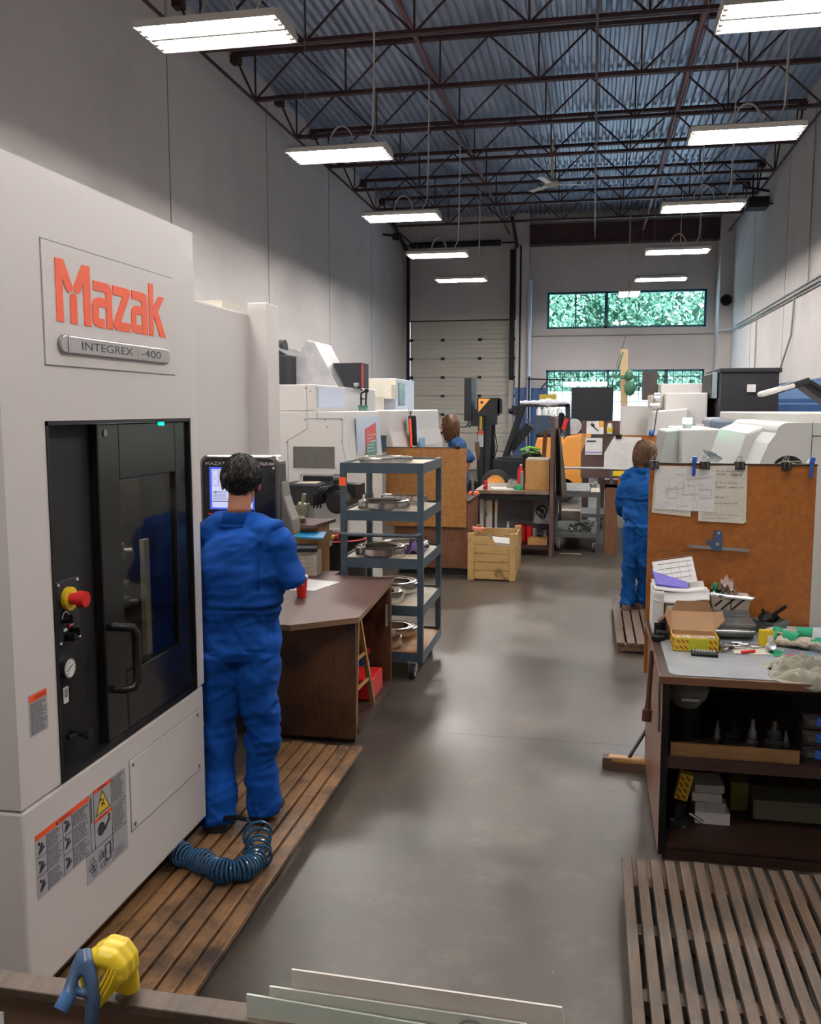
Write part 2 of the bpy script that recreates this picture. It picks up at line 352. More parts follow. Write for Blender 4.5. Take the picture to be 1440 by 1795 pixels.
# floor
m = mat('polished_concrete', (.038, .031, .024), .38, col2=(.082, .067, .052), scale=(.8, .8, .8), detail=10, rvar=.10, bump=.06, bscale=30)
nt = m.node_tree; b = nt.nodes['Principled BSDF']; tc = nt.nodes.new('ShaderNodeTexCoord'); sp = nt.nodes.new('ShaderNodeSeparateXYZ')
nt.links.new(tc.outputs['Object'], sp.inputs[0])
nz = nt.nodes.new('ShaderNodeTexNoise'); nz.inputs['Scale'].default_value = 6; nt.links.new(tc.outputs['Object'], nz.inputs['Vector'])
a1 = nt.nodes.new('ShaderNodeMath'); a1.operation = 'MULTIPLY_ADD'; a1.inputs[1].default_value = .03
nt.links.new(nz.outputs[0], a1.inputs[0]); nt.links.new(sp.outputs[1], a1.inputs[2])
a0 = nt.nodes.new('ShaderNodeMath'); a0.operation = 'ADD'; a0.inputs[1].default_value = -5.535 + 42.4; nt.links.new(a1.outputs[0], a0.inputs[0])
pg = nt.nodes.new('ShaderNodeMath'); pg.operation = 'PINGPONG'; pg.inputs[1].default_value = 2.12; nt.links.new(a0.outputs[0], pg.inputs[0])
mr = nt.nodes.new('ShaderNodeMapRange'); mr.inputs[1].default_value = .004; mr.inputs[2].default_value = .010; nt.links.new(pg.outputs[0], mr.inputs[0])
old = b.inputs['Base Color'].links[0].from_socket
# second layer: worn, paler patches and fine specks
n4 = nt.nodes.new('ShaderNodeTexNoise'); n4.inputs['Scale'].default_value = 3.2; n4.inputs['Detail'].default_value = 10; n4.inputs['Roughness'].default_value = .75
nt.links.new(tc.outputs['Object'], n4.inputs['Vector'])
r4 = nt.nodes.new('ShaderNodeValToRGB'); r4.color_ramp.elements[0].position = .52; r4.color_ramp.elements[1].position = .75
r4.color_ramp.elements[0].color = (0, 0, 0, 1); r4.color_ramp.elements[1].color = (.6, .6, .6, 1); nt.links.new(n4.outputs[0], r4.inputs[0])
m4 = nt.nodes.new('ShaderNodeMix'); m4.data_type = 'RGBA'; nt.links.new(r4.outputs[0], m4.inputs[0]); nt.links.new(old, m4.inputs[6]); m4.inputs[7].default_value = (.13, .108, .086, 1)
mx = nt.nodes.new('ShaderNodeMix'); mx.data_type = 'RGBA'; nt.links.new(mr.outputs[0], mx.inputs[0]); mx.inputs[6].default_value = (.012, .010, .009, 1)
nt.links.new(m4.outputs[2], mx.inputs[7]); vo = nt.nodes.new('ShaderNodeTexVoronoi'); vo.inputs['Scale'].default_value = 9; nt.links.new(tc.outputs['Object'], vo.inputs['Vector'])
vr = nt.nodes.new('ShaderNodeMapRange'); vr.inputs[1].default_value = .018; vr.inputs[2].default_value = .03; nt.links.new(vo.outputs['Distance'], vr.inputs[0])
m5 = nt.nodes.new('ShaderNodeMix'); m5.data_type = 'RGBA'; nt.links.new(vr.outputs[0], m5.inputs[0]); m5.inputs[6].default_value = (.32, .29, .25, 1); nt.links.new(mx.outputs[2], m5.inputs[7])
nt.links.new(m5.outputs[2], b.inputs['Base Color'])
M['floor'] = m
struct(MB().box(XL - .2, XR + .2, YF - .2, YB + .3, -.2, 0).build('floor', 'floor'))
wl = MB().box(XL - .2, XL, YF - .2, YB + .3, 0, ZC + .3, 0)
struct(wl.build('wall_left', 'wall'))
wr = MB().box(XR, XR + .2, YF - .2, YB + .3, 0, ZC + .3, 0)
struct(wr.build('wall_right', 'wall'))
struct(MB().box(XL, XR, YF - .2, YF, 0, ZC + .3).build('wall_front', 'wall'))
# vertical panel joints and dado paint
tj = MB()
for y in (3.8, 8.5, 13.2, 17.45, 21.7, 26.0): tj.box(XL, XL + .004, y - .012, y + .012, 0, ZC - .1); tj.box(XR - .004, XR, y - .012, y + .012, 0, ZC - .1)
struct(tj.build('trim_1', mat('joint_sealant', (.16, .15, .14), .8)))
struct(MB().box(XR - .006, XR - .001, 8, YB, 0, 2.62).build('trim_2', 'bluepaint'))
# back wall with openings: overhead door X -6.18..-2.55 z 0..4.98 ; windows X -1.54..3.45
DX0, DX1, DZ = -6.15, -2.55, 4.97
WX0, WX1 = -1.54, 3.46
bw = MB()
bw.box(XL, DX0, YB, YB + .25, 0, ZC + .3); bw.box(DX0, DX1, YB, YB + .25, DZ, ZC + .3); bw.box(DX1, WX0, YB, YB + .25, 0, ZC + .3)
bw.box(WX0, WX1, YB, YB + .25, 5.83, ZC + .3); bw.box(WX0, WX1, YB, YB + .25, 3.32, 4.65); bw.box(WX0, WX1, YB, YB + .25, 0, 1.2); bw.box(WX1, XR, YB, YB + .25, 0, ZC + .3)
struct(bw.build('wall_back', 'wall'))
struct(MB().box(-2.12, WX0, YB - .006, YB - .001, 0, 2.74).box(WX0, WX1, YB - .006, YB - .001, 0, 1.19).box(WX1, 3.7, YB - .006, YB - .001, 0, 2.74).build('trim_3', 'bluepaint'))
pc = MB().box(-2.53, -2.12, YB - .35, YB, 2.75, ZC); struct(pc.build('wall_pier', 'wall'))
struct(MB().box(-2.535, -2.115, YB - .355, YB - .001, 0, 2.75).build('trim_4', 'bluepaint'))
struct(MB().box(3.72, XR, YB - .9, YB, 0, ZC).build('wall_corner', 'wall'))
struct(MB().cyl((-2.08, YB - .42, 0), (-2.08, YB - .42, 6.2), .07, n=12).build('trim_5', mat('pale_downpipe', (.55, .62, .78), .35)))
# overhead door
d = MB()
pn = 8
for i in range(pn):
    z0 = DZ * i / pn + .01; z1 = DZ * (i + 1) / pn - .005
    d.box(DX0 + .04, DX1 - .04, YB + .06, YB + .11, z0, z1)
    for k in range(4): d.box(DX0 + .06, DX1 - .06, YB + .045, YB + .06, z0 + .03 + k * .15, z0 + .14 + k * .15)
d.box(DX0 + .03, DX1 - .03, YB + .11, YB + .14, 0, DZ + .02)
dr = struct(d.build('door_1', 'doorpanel', bevel=.006))
h = MB()
for i in range(1, pn):
    for x in (DX0 + .08, DX0 + 1.15, DX0 + 2.4, DX1 - .08): h.box(x - .06, x + .06, YB + .02, YB + .05, DZ * i / pn - .045, DZ * i / pn + .045)
h.build('door_hinge', 'darkgrey', dr)
tr = MB()
for x in (DX0 - .02, DX1 + .04): tr.box(x - .05, x + .05, YB - .09, YB, 0, 7.2); tr.bar((x, YB - .04, 7.2), (x, YB - 2.4, 7.75), .09)
tr.cyl((DX0 + .1, YB - .25, 7.42), (DX1 - .5, YB - .25, 7.42), .1); tr.cyl((DX0 - .1, YB - .25, 7.42), (DX1 + .3, YB - .25, 7.42), .025)
tr.box(DX0 - .02, DX1 + .04, YB - .01, YB, DZ, DZ + .03)
tr.build('door_track', 'darkgrey', dr)
pz = MB().box(-2.75, -2.6, YB - .16, YB, 0, 7.4); struct(pz.build('trim_6', 'lampbody'))
struct(MB().box(-2.42, -2.36, YB - .37, YB - .35, 1, 7.3).box(-2.75, -2.6, YB - .2, YB - .16, 3, 7.2).build('trim_7', 'darkgrey'))
# windows
def window(n, x0, x1, z0, z1, mull, frost=None, grid=0):
    f = MB(); t = .07
    f.box(x0, x1, YB + .05, YB + .15, z0, z0 + t).box(x0, x1, YB + .05, YB + .15, z1 - t, z1).box(x0, x0 + t, YB + .05, YB + .15, z0, z1).box(x1 - t, x1, YB + .05, YB + .15, z0, z1)
    for xm, tw in mull: f.box(xm - tw, xm + tw, YB + .05, YB + .15, z0, z1)
    fr = struct(f.build('window_%d' % n, 'teal'))
    MB().box(x0 + t, x1 - t, YB + .09, YB + .10, z0 + t, z1 - t).build('window_pane', 'pane', fr)
    if grid:
        g = MB(); s = .27
        k = x0 + s
        while k < x1: g.box(k - .01, k + .01, YB - .03, YB - .02, z0, z1); k += s
        k = z0 + s
        while k < z1: g.box(x0, x1, YB - .02, YB - .01, k - .01, k + .01); k += s
        g.build('security_grille', 'darkgrey', fr)
window(1, WX0, WX1, 4.65, 5.83, [(.35, .05), (-.62, .022)])
window(2, WX0, WX1, 1.2, 3.32, [(.45, .04), (2.3, .04)], grid=1)
# ceiling deck: trapezoid ribs running along the hall
dk = MB(); xs = []; x = XL
while x < XR: xs += [(x, ZC), (x + .055, ZC), (x + .075, ZC + .07), (x + .135, ZC + .07)]; x += .155
vs = [(a, y, z) for y in (YF, YB) for a, z in xs]; n = len(xs)
dk.add(vs, [(i, i + 1, n + i + 1, n + i) for i in range(n - 1)])
M['deck'] = mat('galvanised_roof_deck', (.30, .345, .44), .42, .5, col2=(.50, .56, .68), scale=(1.6, .5, 1.6), detail=5, rvar=.08)
struct(dk.build('ceiling', 'deck', solid=.004))
struct(MB().box(XL - .2, XR + .2, YF - .2, YB + .3, ZC + .2, ZC + .4).build('ceiling_roof', 'mattblack'))
# open web joists
def joist(Y):
    j = MB(); zt, zb = 8.2, 7.43; x0, x1 = -5.93, 3.93
    for dy in (-.035, .035): j.box(XL + .02, XR - .02, Y + dy - .025, Y + dy + .025, zt - .01, zt + .05)
    for dy in (-.03, .03): j.box(x0, x1, Y + dy - .022, Y + dy + .022, zb - .02, zb + .035)
    n = 6; st = (x1 - x0) / n
    for i in range(n + 1):
        xb = x0 + i * st
        if 0 < i < n: j.box(xb - .014, xb + .014, Y - .014, Y + .014, zb, zt)
        if i < n: j.bar((xb, Y, zb), (xb + st / 2, Y, zt), .03); j.bar((xb + st / 2, Y, zt), (xb + st, Y, zb), .03)
    j.bar((x0, Y, zb), (XL + .06, Y, zt), .035); j.bar((x1, Y, zb), (XR - .06, Y, zt), .035)
    for xx in (x0 + .01, x1 - .01): j.box(xx - .014, xx + .014, Y - .014, Y + .014, zb, zt)
    j.box(XL, XL + .16, Y - .09, Y + .09, zt - .14, zt - .01); j.box(XR - .16, XR, Y - .09, Y + .09, zt - .14, zt - .01)
    return j
j0 = struct(joist(0).build('roof_joist', 'joist')); j0.location = (0, 4.46, 0)
for k in range(1, 11):
    jj = j0.copy(); COL.objects.link(jj); jj.location = (0, 4.46 + 2.26 * k, 0)
br = MB()
for xx, zz in ((-5.93, 7.42), (3.93, 7.42), (-.06, 7.40), (-.06, 8.17), (-3.0, 8.17), (1.6, 8.17)): br.box(xx - .02, xx + .02, YF, YB - .3, zz - .025, zz + .01)
struct(br.build('ceiling_bridging', 'joist'))
struct(MB().box(-2.1, 3.72, YB - .55, YB - .25, 7.28, 7.86).box(-2.1, 3.72, YB - .62, YB - .18, 7.26, 7.3).box(-2.1, 3.72, YB - .62, YB - .18, 7.84, 7.88).build('beam_girder', 'joist'))
struct(MB().cyl((1.42, YF, 7.60), (1.42, YB - .6, 7.60), .045, n=12).build('sprinkler_pipe', 'redpipe'))
struct(MB().cyl((-2.75, YF, 7.62), (-2.75, YB - .6, 7.62), .035, n=12).build('sprinkler_pipe', 'redpipe'))
# conduits along back and right walls
cn = MB().tube([(-2.1, YB - .03, 4.42), (3.7, YB - .03, 4.42)], .018).tube([(3.72, YB - .95, 4.42), (XR - .03, 28.6, 4.42), (XR - .03, 6, 4.42)], .022)
cn.tube([(XR - .03, 28.4, 4.50), (XR - .03, 6, 4.52)], .018).tube([(XR - .03, 28.0, 4.36), (XR - .03, 6, 4.34)], .018)
cn.tube([(XR - .03, 25.0, 4.42), (XR - .03, 25.0, 1.5)], .018).tube([(1.0, YB - .03, 4.42), (.7, YB - .03, 3.4)], .012)
cn.tube([(XR - .03, 20.5, 4.4), (XR - .04, 20.6, 3.6), (XR - .1, 21.6, 2.7), (XR - .2, 22.6, 2.2)], .02)
cn.tube([(XR - .03, 19.3, 4.5), (XR - .03, 19.3, 7.9)], .012)
struct(cn.build('trim_8', 'wire'))
# outside: bright yard, pale wall, hedge
struct(MB().box(-40, 40, YB + .4, 90, -.3, -.05).build('ground', mat('pale_concrete_yard', (.75, .76, .78), .8)))
struct(MB().box(-14, 14, 41, 41.4, -.05, 2.82).build('wall_yard', mat('white_yard_wall', (.88, .90, .92), .8)))
hb = MB(); R2 = random.Random(3)
for i in range(150):
    c = Vector((R2.uniform(-9, 10), R2.uniform(45, 50), R2.uniform(1, 11)))
    R_ = R2.uniform(.9, 1.7)
    for k in range(230):
        a = R2.uniform(0, 2 * PI); b_ = math.acos(R2.uniform(-1, 1))
        dv = Vector((math.sin(b_) * math.cos(a), math.sin(b_) * math.sin(a), math.cos(b_))); p = c + dv * R_ * R2.uniform(.8, 1.05)
        u = dv.cross(Vector((R2.random(), R2.random(), R2.random()))).normalized() * R2.uniform(.06, .14); v = dv.cross(u).normalized() * R2.uniform(.04, .10)
        hb.add([p - u, p + v + dv * .05, p + u, p - v + dv * .05], [(0, 1, 2, 3)], R2.randint(0, 2))
o = hb.build('foliage', [mat('leaf_dark', (.12, .27, .17), .5), mat('leaf_mid', (.30, .52, .36), .5), mat('leaf_light', (.62, .80, .64), .5)])
o['kind'] = 'stuff'; tag(o, 'dense green tree foliage seen outside through the far windows', 'trees')
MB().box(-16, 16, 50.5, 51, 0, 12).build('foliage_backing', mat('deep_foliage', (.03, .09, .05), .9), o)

# ------------------------------------------------------------------ ceiling lights
def lamp_proto():
    t = thing('ceiling_light', 'x', 'ceiling light', (0, 0, 5.2), 'fluorescent lights hanging from the roof joists')
    L2, D2 = .62, .29
    h = MB()
    prof = [(-D2, 0), (-D2, .055), (-.17, .10), (.17, .10), (D2, .055), (D2, 0)]
    vs = [(x, y, 5.2 + z) for x in (-L2, L2) for y, z in prof]; n = 6
    h.add(vs, [(i, i + 1, n + i + 1, n + i) for i in range(n - 1)] + [tuple(range(n)), tuple(range(n, 2 * n))])
    h.build('housing', 'lampbody', t, solid=.006)
    r = MB()
    for s in (-1, 1):
        pr = [(s * .02, .0), (s * .06, .055), (s * .235, .055), (s * .275, .002)]
        r.add([(x, y, 5.2 + z) for x in (-L2 + .01, L2 - .01) for y, z in pr], [(0, 1, 5, 4), (1, 2, 6, 5), (2, 3, 7, 6)])
    r.build('reflector', 'lampin', t, solid=.003)
    MB().box(-L2 + .02, L2 - .02, -.022, .022, 5.198, 5.202).build('centre_strip', 'lampbody', t)
    for y in (-.20, -.10, .10, .20):
        tb = MB().cyl((-.575, y, 5.214), (.575, y, 5.214), .019, n=10).build('tube', 'tube', t)
        for s in (-1, 1): MB().box(s * .595 - .018, s * .595 + .018, y - .022, y + .022, 5.195, 5.24).build('lamp_holder', 'lampbody', tb)
    w_ = MB()
    for s in (-.45, .45): w_.tube([(s, 0, 5.30), (s, 0, 7.4)], .004, 5)
    w_.build('hanging_chain', 'wire', t)
    pts = [(.18 + .16 * math.cos(a), 0, 5.30 + .26 * math.sin(a)) for a in [PI * k / 10 for k in range(11)]]
    pts = [(x - .16, y, z) for x, y, z in pts[::-1]]
    pts += [(.24, 0, 5.31), (.34, .0, 5.34), (.42, 0, 5.5), (.44, 0, 6.2), (.45, 0, 7.4)]
    MB().tube(pts, .011, 6).build('power_cable', 'cable', t)
    return t
lp = lamp_proto()
LPOS = [(-3.2, 7.62, 'nearest hanging light of the left row, above the tall white machine'), (-3.18, 11.4, 'second nearest hanging light of the left row'),
        (-3.18, 15.2, 'third nearest hanging light of the left row'), (-3.22, 19.0, 'fourth hanging light of the left row, before the overhead door'),
        (-3.26, 22.7, 'farthest hanging light of the left row, before the overhead door'), (1.56, 8.15, 'hanging light cut by the top right corner of the photo'),
        (1.66, 11.5, 'large hanging light of the right row below the top right corner'), (1.62, 15.4, 'hanging light of the right row nearest the ceiling fan'),
        (1.6, 19.5, 'fourth hanging light of the right row, before the dark girder'), (1.56, 23.5, 'farthest crosswise hanging light of the right row, above the high window')]
for i, (x, y, lb) in enumerate(LPOS):
    if i == 0: lp.location = (x, y, 5.2); lp['label'] = lb
    else: dup(lp, (x, y, 5.2), lb)
dup(lp, (.9, 26.3, 5.2), 'small far light turned lengthwise, just above the teal high window', PI / 2)
# added lamps out of view, put in to light the near floor
dup(lp, (-3.2, 3.9, 5.2), 'added unseen hanging light over the front of the tall white machine'); dup(lp, (1.6, 4.3, 5.2), 'added unseen hanging light over the front workbench, above the frame')
dup(lp, (-1.0, .3, 5.2), 'added unseen hanging light behind the camera position')
# ceiling fan
t = thing('ceiling_fan', 'white ceiling fan with three blades hanging among the roof joists', 'fan', (-1.0, 21, 6.9))
MB().cyl((-1.0, 21, 7.1), (-1.0, 21, 7.95), .03).cyl((-1.0, 21, 7.6), (-1.0, 21, 7.72), .09, .07).build('rod', 'paperyel', t)
MB().lathe([(0, 6.93), (.1, 6.94), (.16, 6.98), (.17, 7.03), (.1, 7.09), (0, 7.1)], (-1.0, 21, 0)).build('motor', 'paperyel', t)
for a in (.2, 2.3, 4.4):
    MB().rbox((-1.0 + .45 * math.cos(a), 21 + .45 * math.sin(a), 6.99), (.62, .13, .01), (.12, 0, a)).build('blade', 'white', t)
t = thing('unit_heater', 'dark heater bracket on right wall near the ceiling', 'heater', (3.85, 24, 7.1))
MB().box(3.6, 4.05, 23.8, 24.3, 6.9, 7.15).build('casing', 'darkgrey', t)
MB().bar((4.08, 24, 7.3), (3.5, 23.9, 7.4), .05).bar((3.7, 24, 7.1), (3.7, 24, 7.7), .04).bar((3.3, 24, 7.6), (4.08, 24, 7.6), .05).bar((4.08, 23.5, 6.9), (3.6, 23.9, 7.0), .04).build('bracket', 'darkgrey', t)
t = thing('loudspeaker', 'round grey horn speaker on back wall right of the high window', 'loudspeaker', (3.95, YB - 1.0, 5.3))
MB().lathe([(.02, 0), (.05, .08), (.09, .14), (.16, .2), (.17, .22), (.15, .22), (.03, .1)], (3.95, YB - .95, 5.33), R=Euler((PI / 2, 0, -.3)).to_matrix()).build('horn', 'darkgrey', t)
MB().bar((3.95, YB - .95, 5.33), (4.08, YB - .95, 5.33), .04).build('bracket', 'darkgrey', t)
t = thing('security_camera', 'small dark floodlight bracket high on left wall near the overhead door', 'floodlight', (XL + .2, 27.5, 7.3))
MB().bar((XL, 27.5, 7.3), (XL + .35, 27.5, 7.25), .06).build('bracket', 'darkgrey', t); MB().rbox((XL + .42, 27.5, 7.22), (.2, .2, .18), (.3, .2, 0)).build('lamp_head', 'darkgrey', t)
# ================================================================== tall white machining centre
XF = -1.70
mc = thing('machining_centre', 'tall white machining centre with orange logo and smoked sliding door, nearest at left', 'machine', (-2.4, 3.05, 0))
def P2(mb, y0, y1, z0, z1, x0=XF - .06, x1=XF, mi=0): return mb.box(x0, x1, y0, y1, z0, z1, mi)
# lower cabinet
MB().box(-4.2, XF, 2.385, 3.725, .19, .812).build('base_cabinet', 'mwhite', mc, bevel=.012)
MB().box(-4.0, XF - .22, 2.6, 3.6, 0, .19).build('foot', 'mattblack', mc)
# upper shell with front opening Y 2.60..3.655, Z .815..2.012
OY0, OY1, OZ1 = 2.60, 3.655, 2.012
s = MB()
s.box(-4.2, XF - .25, 2.385, 3.732, .818, 2.80)
s.box(XF - .25, XF, 2.385, OY0, .818, 2.80).box(XF - .25, XF, OY1, 3.732, .818, 2.80).box(XF - .25, XF, OY0, OY1, OZ1, 2.80)
s.build('upper_shell', 'mwhite', mc)
# side seam panel facing the camera
sp_ = MB(); sp_.box(-2.6, -1.86, 2.380, 2.386, .22, .79); q = sp_.build('side_panel', 'mwhite', mc, bevel=.003)
b_ = MB()
for z in (.26, .76): b_.cyl((-1.90, 2.382, z), (-1.90, 2.374, z), .008, n=10)
b_.build('screw', 'chrome', q)
# opening frame
fr = MB(); fr.box(XF - .12, XF + .004, OY0, OY0 + .012, .82, OZ1).box(XF - .12, XF + .004, OY1 - .012, OY1, .82, OZ1).box(XF - .12, XF + .004, OY0, OY1, OZ1 - .014, OZ1).box(XF - .12, XF + .002, OY0, OY1, .815, .835)
fr.build('door_frame', 'black', mc)
ph = MB(); ph.box(XF - .10, XF - .045, OY0 + .01, 2.94, .83, OZ1 - .01)
ph.build('control_strip', 'mattblack', mc)
# e-stop panel
MB().box(XF - .05, XF - .025, 2.657, 2.792, 1.262, 1.480).build('button_plate', 'darkgrey', mc, bevel=.004)
es = MB().cyl((XF - .025, 2.722, 1.415), (XF - .010, 2.722, 1.415), .040, n=28).build('emergency_stop_ring', 'yellow', mc)
MB().cyl((XF - .012, 2.722, 1.415), (XF + .02, 2.722, 1.415), .020, n=20).cyl((XF + .018, 2.722, 1.415), (XF + .045, 2.722, 1.415), .029, .026, n=24).build('stop_button', 'red', es, bevel=.003)
for (y, z) in ((2.70, 1.350), (2.708, 1.287), (2.738, 1.300)):
    MB().cyl((XF - .025, y, z), (XF - .003, y, z), .015, n=16).box(XF - .003, XF + .008, y - .004, y + .004, z - .014, z + .014).build('selector_knob', 'black', mc)
MB().cyl((XF - .024, 2.722, 1.323), (XF - .018, 2.722, 1.323), .006, n=12).build('indicator_lamp', 'red', mc)
b_ = MB()
for y in (2.668, 2.782):
    for z in (1.272, 1.470): b_.cyl((XF - .026, y, z), (XF - .020, y, z), .005, n=8)
b_.tube([(XF - .02, 2.70 + .02 * math.cos(a), 1.353 + .022 * math.sin(a)) for a in [PI * k / 8 for k in range(9)]], .0018, 4)
b_.box(XF - .022, XF - .020, 2.684, 2.704, 1.309, 1.318); b_.box(XF - .022, XF - .020, 2.732, 2.744, 1.322, 1.334)
b_.build('plate_marking', 'white', mc)
ga = MB().cyl((XF - .045, 2.715, 1.176), (XF - .022, 2.715, 1.176), .035, n=28).build('pressure_gauge', 'chrome', mc, bevel=.003)
MB().cyl((XF - .023, 2.715, 1.176), (XF - .0205, 2.715, 1.176), .030, n=28).build('gauge_face', 'paper', ga)
g = MB().rbox((XF - .0195, 2.712, 1.178), (.001, .036, .003), (.5, 0, 0))
for k in range(9):
    a = -.6 + k * .55; g.rbox((XF - .0197, 2.715 + .024 * math.cos(a), 1.176 + .024 * math.sin(a)), (.0008, .006, .002), (a, 0, 0))
g.build('gauge_needle', 'ink', ga)
lb = MB().box(XF - .045, XF - .043, 2.702, 2.732, 1.052, 1.108).build('small_label', 'paper', mc)
MB().box(XF - .0425, XF - .042, 2.708, 2.726, 1.072, 1.102).build('label_print', 'inkgrey', lb)
MB().cyl((XF - .045, 2.74, .94), (XF + .02, 2.74, .94), .012, n=12).cyl((XF + .01, 2.74, .94), (XF + .03, 2.74, .94), .018, n=12).tube([(XF - .02, 2.68, .945), (XF - .01, 2.78, .935)], .008).build('air_valve', 'black', mc)
# sliding door Y 2.94..3.643
dr = MB(); DY0, DY1 = 2.925, 3.64; wy0, wy1, wz0, wz1 = 3.07, 3.53, 1.055, 1.79
dr.box(XF - .045, XF - .01, DY0, wy0, .835, OZ1 - .015).box(XF - .045, XF - .01, wy1, DY1, .835, OZ1 - .015)
dr.box(XF - .045, XF - .01, wy0, wy1, .835, wz0).box(XF - .045, XF - .01, wy0, wy1, wz1, OZ1 - .015)
door = dr.build('sliding_door', mat('smoked_door_face', (.008, .0075, .007), .16, spec=.4), mc, bevel=.004)
MB().box(XF - .035, XF - .025, wy0 - .01, wy1 + .01, wz0 - .01, wz1 + .01).build('window_pane', 'darkglass', door)
MB().tube([(XF - .01, 2.985, 1.255), (XF + .03, 2.985, 1.255), (XF + .055, 3.0, 1.252), (XF + .06, 3.02, 1.225), (XF + .06, 3.02, 1.05), (XF + .055, 3.0, 1.025), (XF + .03, 2.985, 1.02), (XF - .01, 2.985, 1.02)], .016, 12).build('door_handle', 'black', door)
MB().box(XF - .013, XF - .004, 3.39, 3.425, 1.985, 1.997).build('status_light', 'greenled', mc)
MB().cyl((XF - .045, 2.975, 1.965), (XF - .006, 2.975, 1.965), .013, n=14).build('door_lock', 'dullsteel', door)
MB().box(XF - .24, XF - .12, 3.640, 3.654, .83, 2.0).box(XF - .24, XF - .12, 2.602, 2.612, .83, 2.0).build('chamber_liner', 'mattblack', mc)
# machine interior behind the window
it = MB(); it.box(XF - .24, XF - .235, 2.62, 3.64, .84, 2.0)
it.build('chamber_wall', mat('oily_chamber', (.035, .028, .018), .5, col2=(.12, .075, .03), scale=(5, 5, 5)), mc)
MB().box(XF - .12, XF - .10, 3.405, 3.45, 1.03, 1.515).build('light_bar', mat('cream_steel_bar', (.78, .70, .52), .5), mc)
MB().box(XF - .16, XF - .15, 3.09, 3.125, 1.10, 1.60).build('guide_rail', mat('dim_brass_rail', (.40, .30, .14), .5), mc)
ch = MB(); RR = random.Random(5)
for (y, z, r) in ((3.22, 1.62, .055), (3.30, 1.48, .05), (3.26, 1.36, .04), (3.33, 1.27, .035), (3.30, 1.17, .05), (3.2, 1.08, .04)):
    ch.cyl((XF - .22, y, z), (XF - .13, y, z), r, r * .7, n=14).cyl((XF - .13, y, z), (XF - .10, y + .01, z), r * .35, n=10)
ch.bar((XF - .14, 3.10, 1.44), (XF - .12, 3.30, 1.475), .012)
ch.build('tool_turret', 'dullsteel', mc)
MB().box(XF - .20, XF - .15, 2.95, 3.62, 1.965, 1.985).build('work_light', mat('added_chamber_light', (1, 1, 1), .5, emit=(1, .93, .8), estr=11), mc)  # added lamp strip, itself unseen, to brighten the interior behind the glass
# badge plate, logo, nameplate
bp_ = MB().box(XF, XF + .004, 2.617, 3.522, 2.19, 2.578).build('badge_plate', 'mwhite', mc, bevel=.0015)
so = MB()
for a in (((2.613, 2.186), (3.526, 2.19)), ((2.613, 2.576), (3.526, 2.582))): so.box(XF, XF + .0012, a[0][0], a[1][0], a[0][1] if a[0][1] < 2.3 else a[0][1], a[1][1])
so.box(XF, XF + .0012, 2.612, 2.6165, 2.186, 2.582).box(XF, XF + .0012, 3.5225, 3.527, 2.186, 2.582)
so.build('badge_gap', 'inkgrey', mc)
LG = [[(2.685, 2.531), (2.732, 2.532), (2.781, 2.451), (2.781, 2.441), (2.774, 2.434), (2.755, 2.429), (2.744, 2.436), (2.722, 2.471), (2.722, 2.331), (2.683, 2.331)],
 [(2.763, 2.331), (2.764, 2.415), (2.769, 2.425), (2.783, 2.431), (2.797, 2.426), (2.803, 2.415), (2.803, 2.331)],
 [(2.843, 2.531), (2.889, 2.532), (2.889, 2.331), (2.846, 2.331), (2.846, 2.472), (2.825, 2.439), (2.809, 2.431), (2.795, 2.434), (2.788, 2.445), (2.79, 2.455)],
 [(2.909, 2.490), (2.998, 2.490), (3.02, 2.486), (3.03, 2.473), (3.03, 2.332), (2.99, 2.332), (2.99, 2.449), (2.982, 2.457), (2.909, 2.457)],
 [(2.992, 2.436), (2.942, 2.436), (2.913, 2.428), (2.901, 2.411), (2.901, 2.352), (2.911, 2.338), (2.939, 2.332), (2.974, 2.332), (2.974, 2.364), (2.94, 2.364), (2.94, 2.404), (2.992, 2.404)],
 [(3.040, 2.490), (3.139, 2.490), (3.16, 2.485), (3.164, 2.471), (3.092, 2.372), (3.092, 2.365), (3.158, 2.365), (3.158, 2.333), (3.062, 2.333), (3.041, 2.341), (3.037, 2.356), (3.108, 2.457), (3.040, 2.457)],
 [(3.175, 2.490), (3.264, 2.490), (3.287, 2.486), (3.294, 2.473), (3.294, 2.333), (3.25, 2.333), (3.25, 2.45), (3.241, 2.457), (3.175, 2.457)],
 [(3.252, 2.436), (3.199, 2.436), (3.178, 2.426), (3.169, 2.409), (3.169, 2.351), (3.181, 2.337), (3.208, 2.333), (3.238, 2.333), (3.238, 2.366), (3.205, 2.366), (3.205, 2.405), (3.252, 2.405)],
 [(3.310, 2.533), (3.346, 2.533), (3.342, 2.334), (3.308, 2.334)],
 [(3.342, 2.440), (3.392, 2.492), (3.438, 2.492), (3.382, 2.433), (3.445, 2.335), (3.395, 2.335), (3.350, 2.409), (3.342, 2.402)]]
lg = MB()
for k, pl in enumerate(LG): lg.prism(pl, 'X', XF + .004, XF + .0065 + .0002 * (k % 2))
lg.build('logo_lettering', 'orange', bp_)
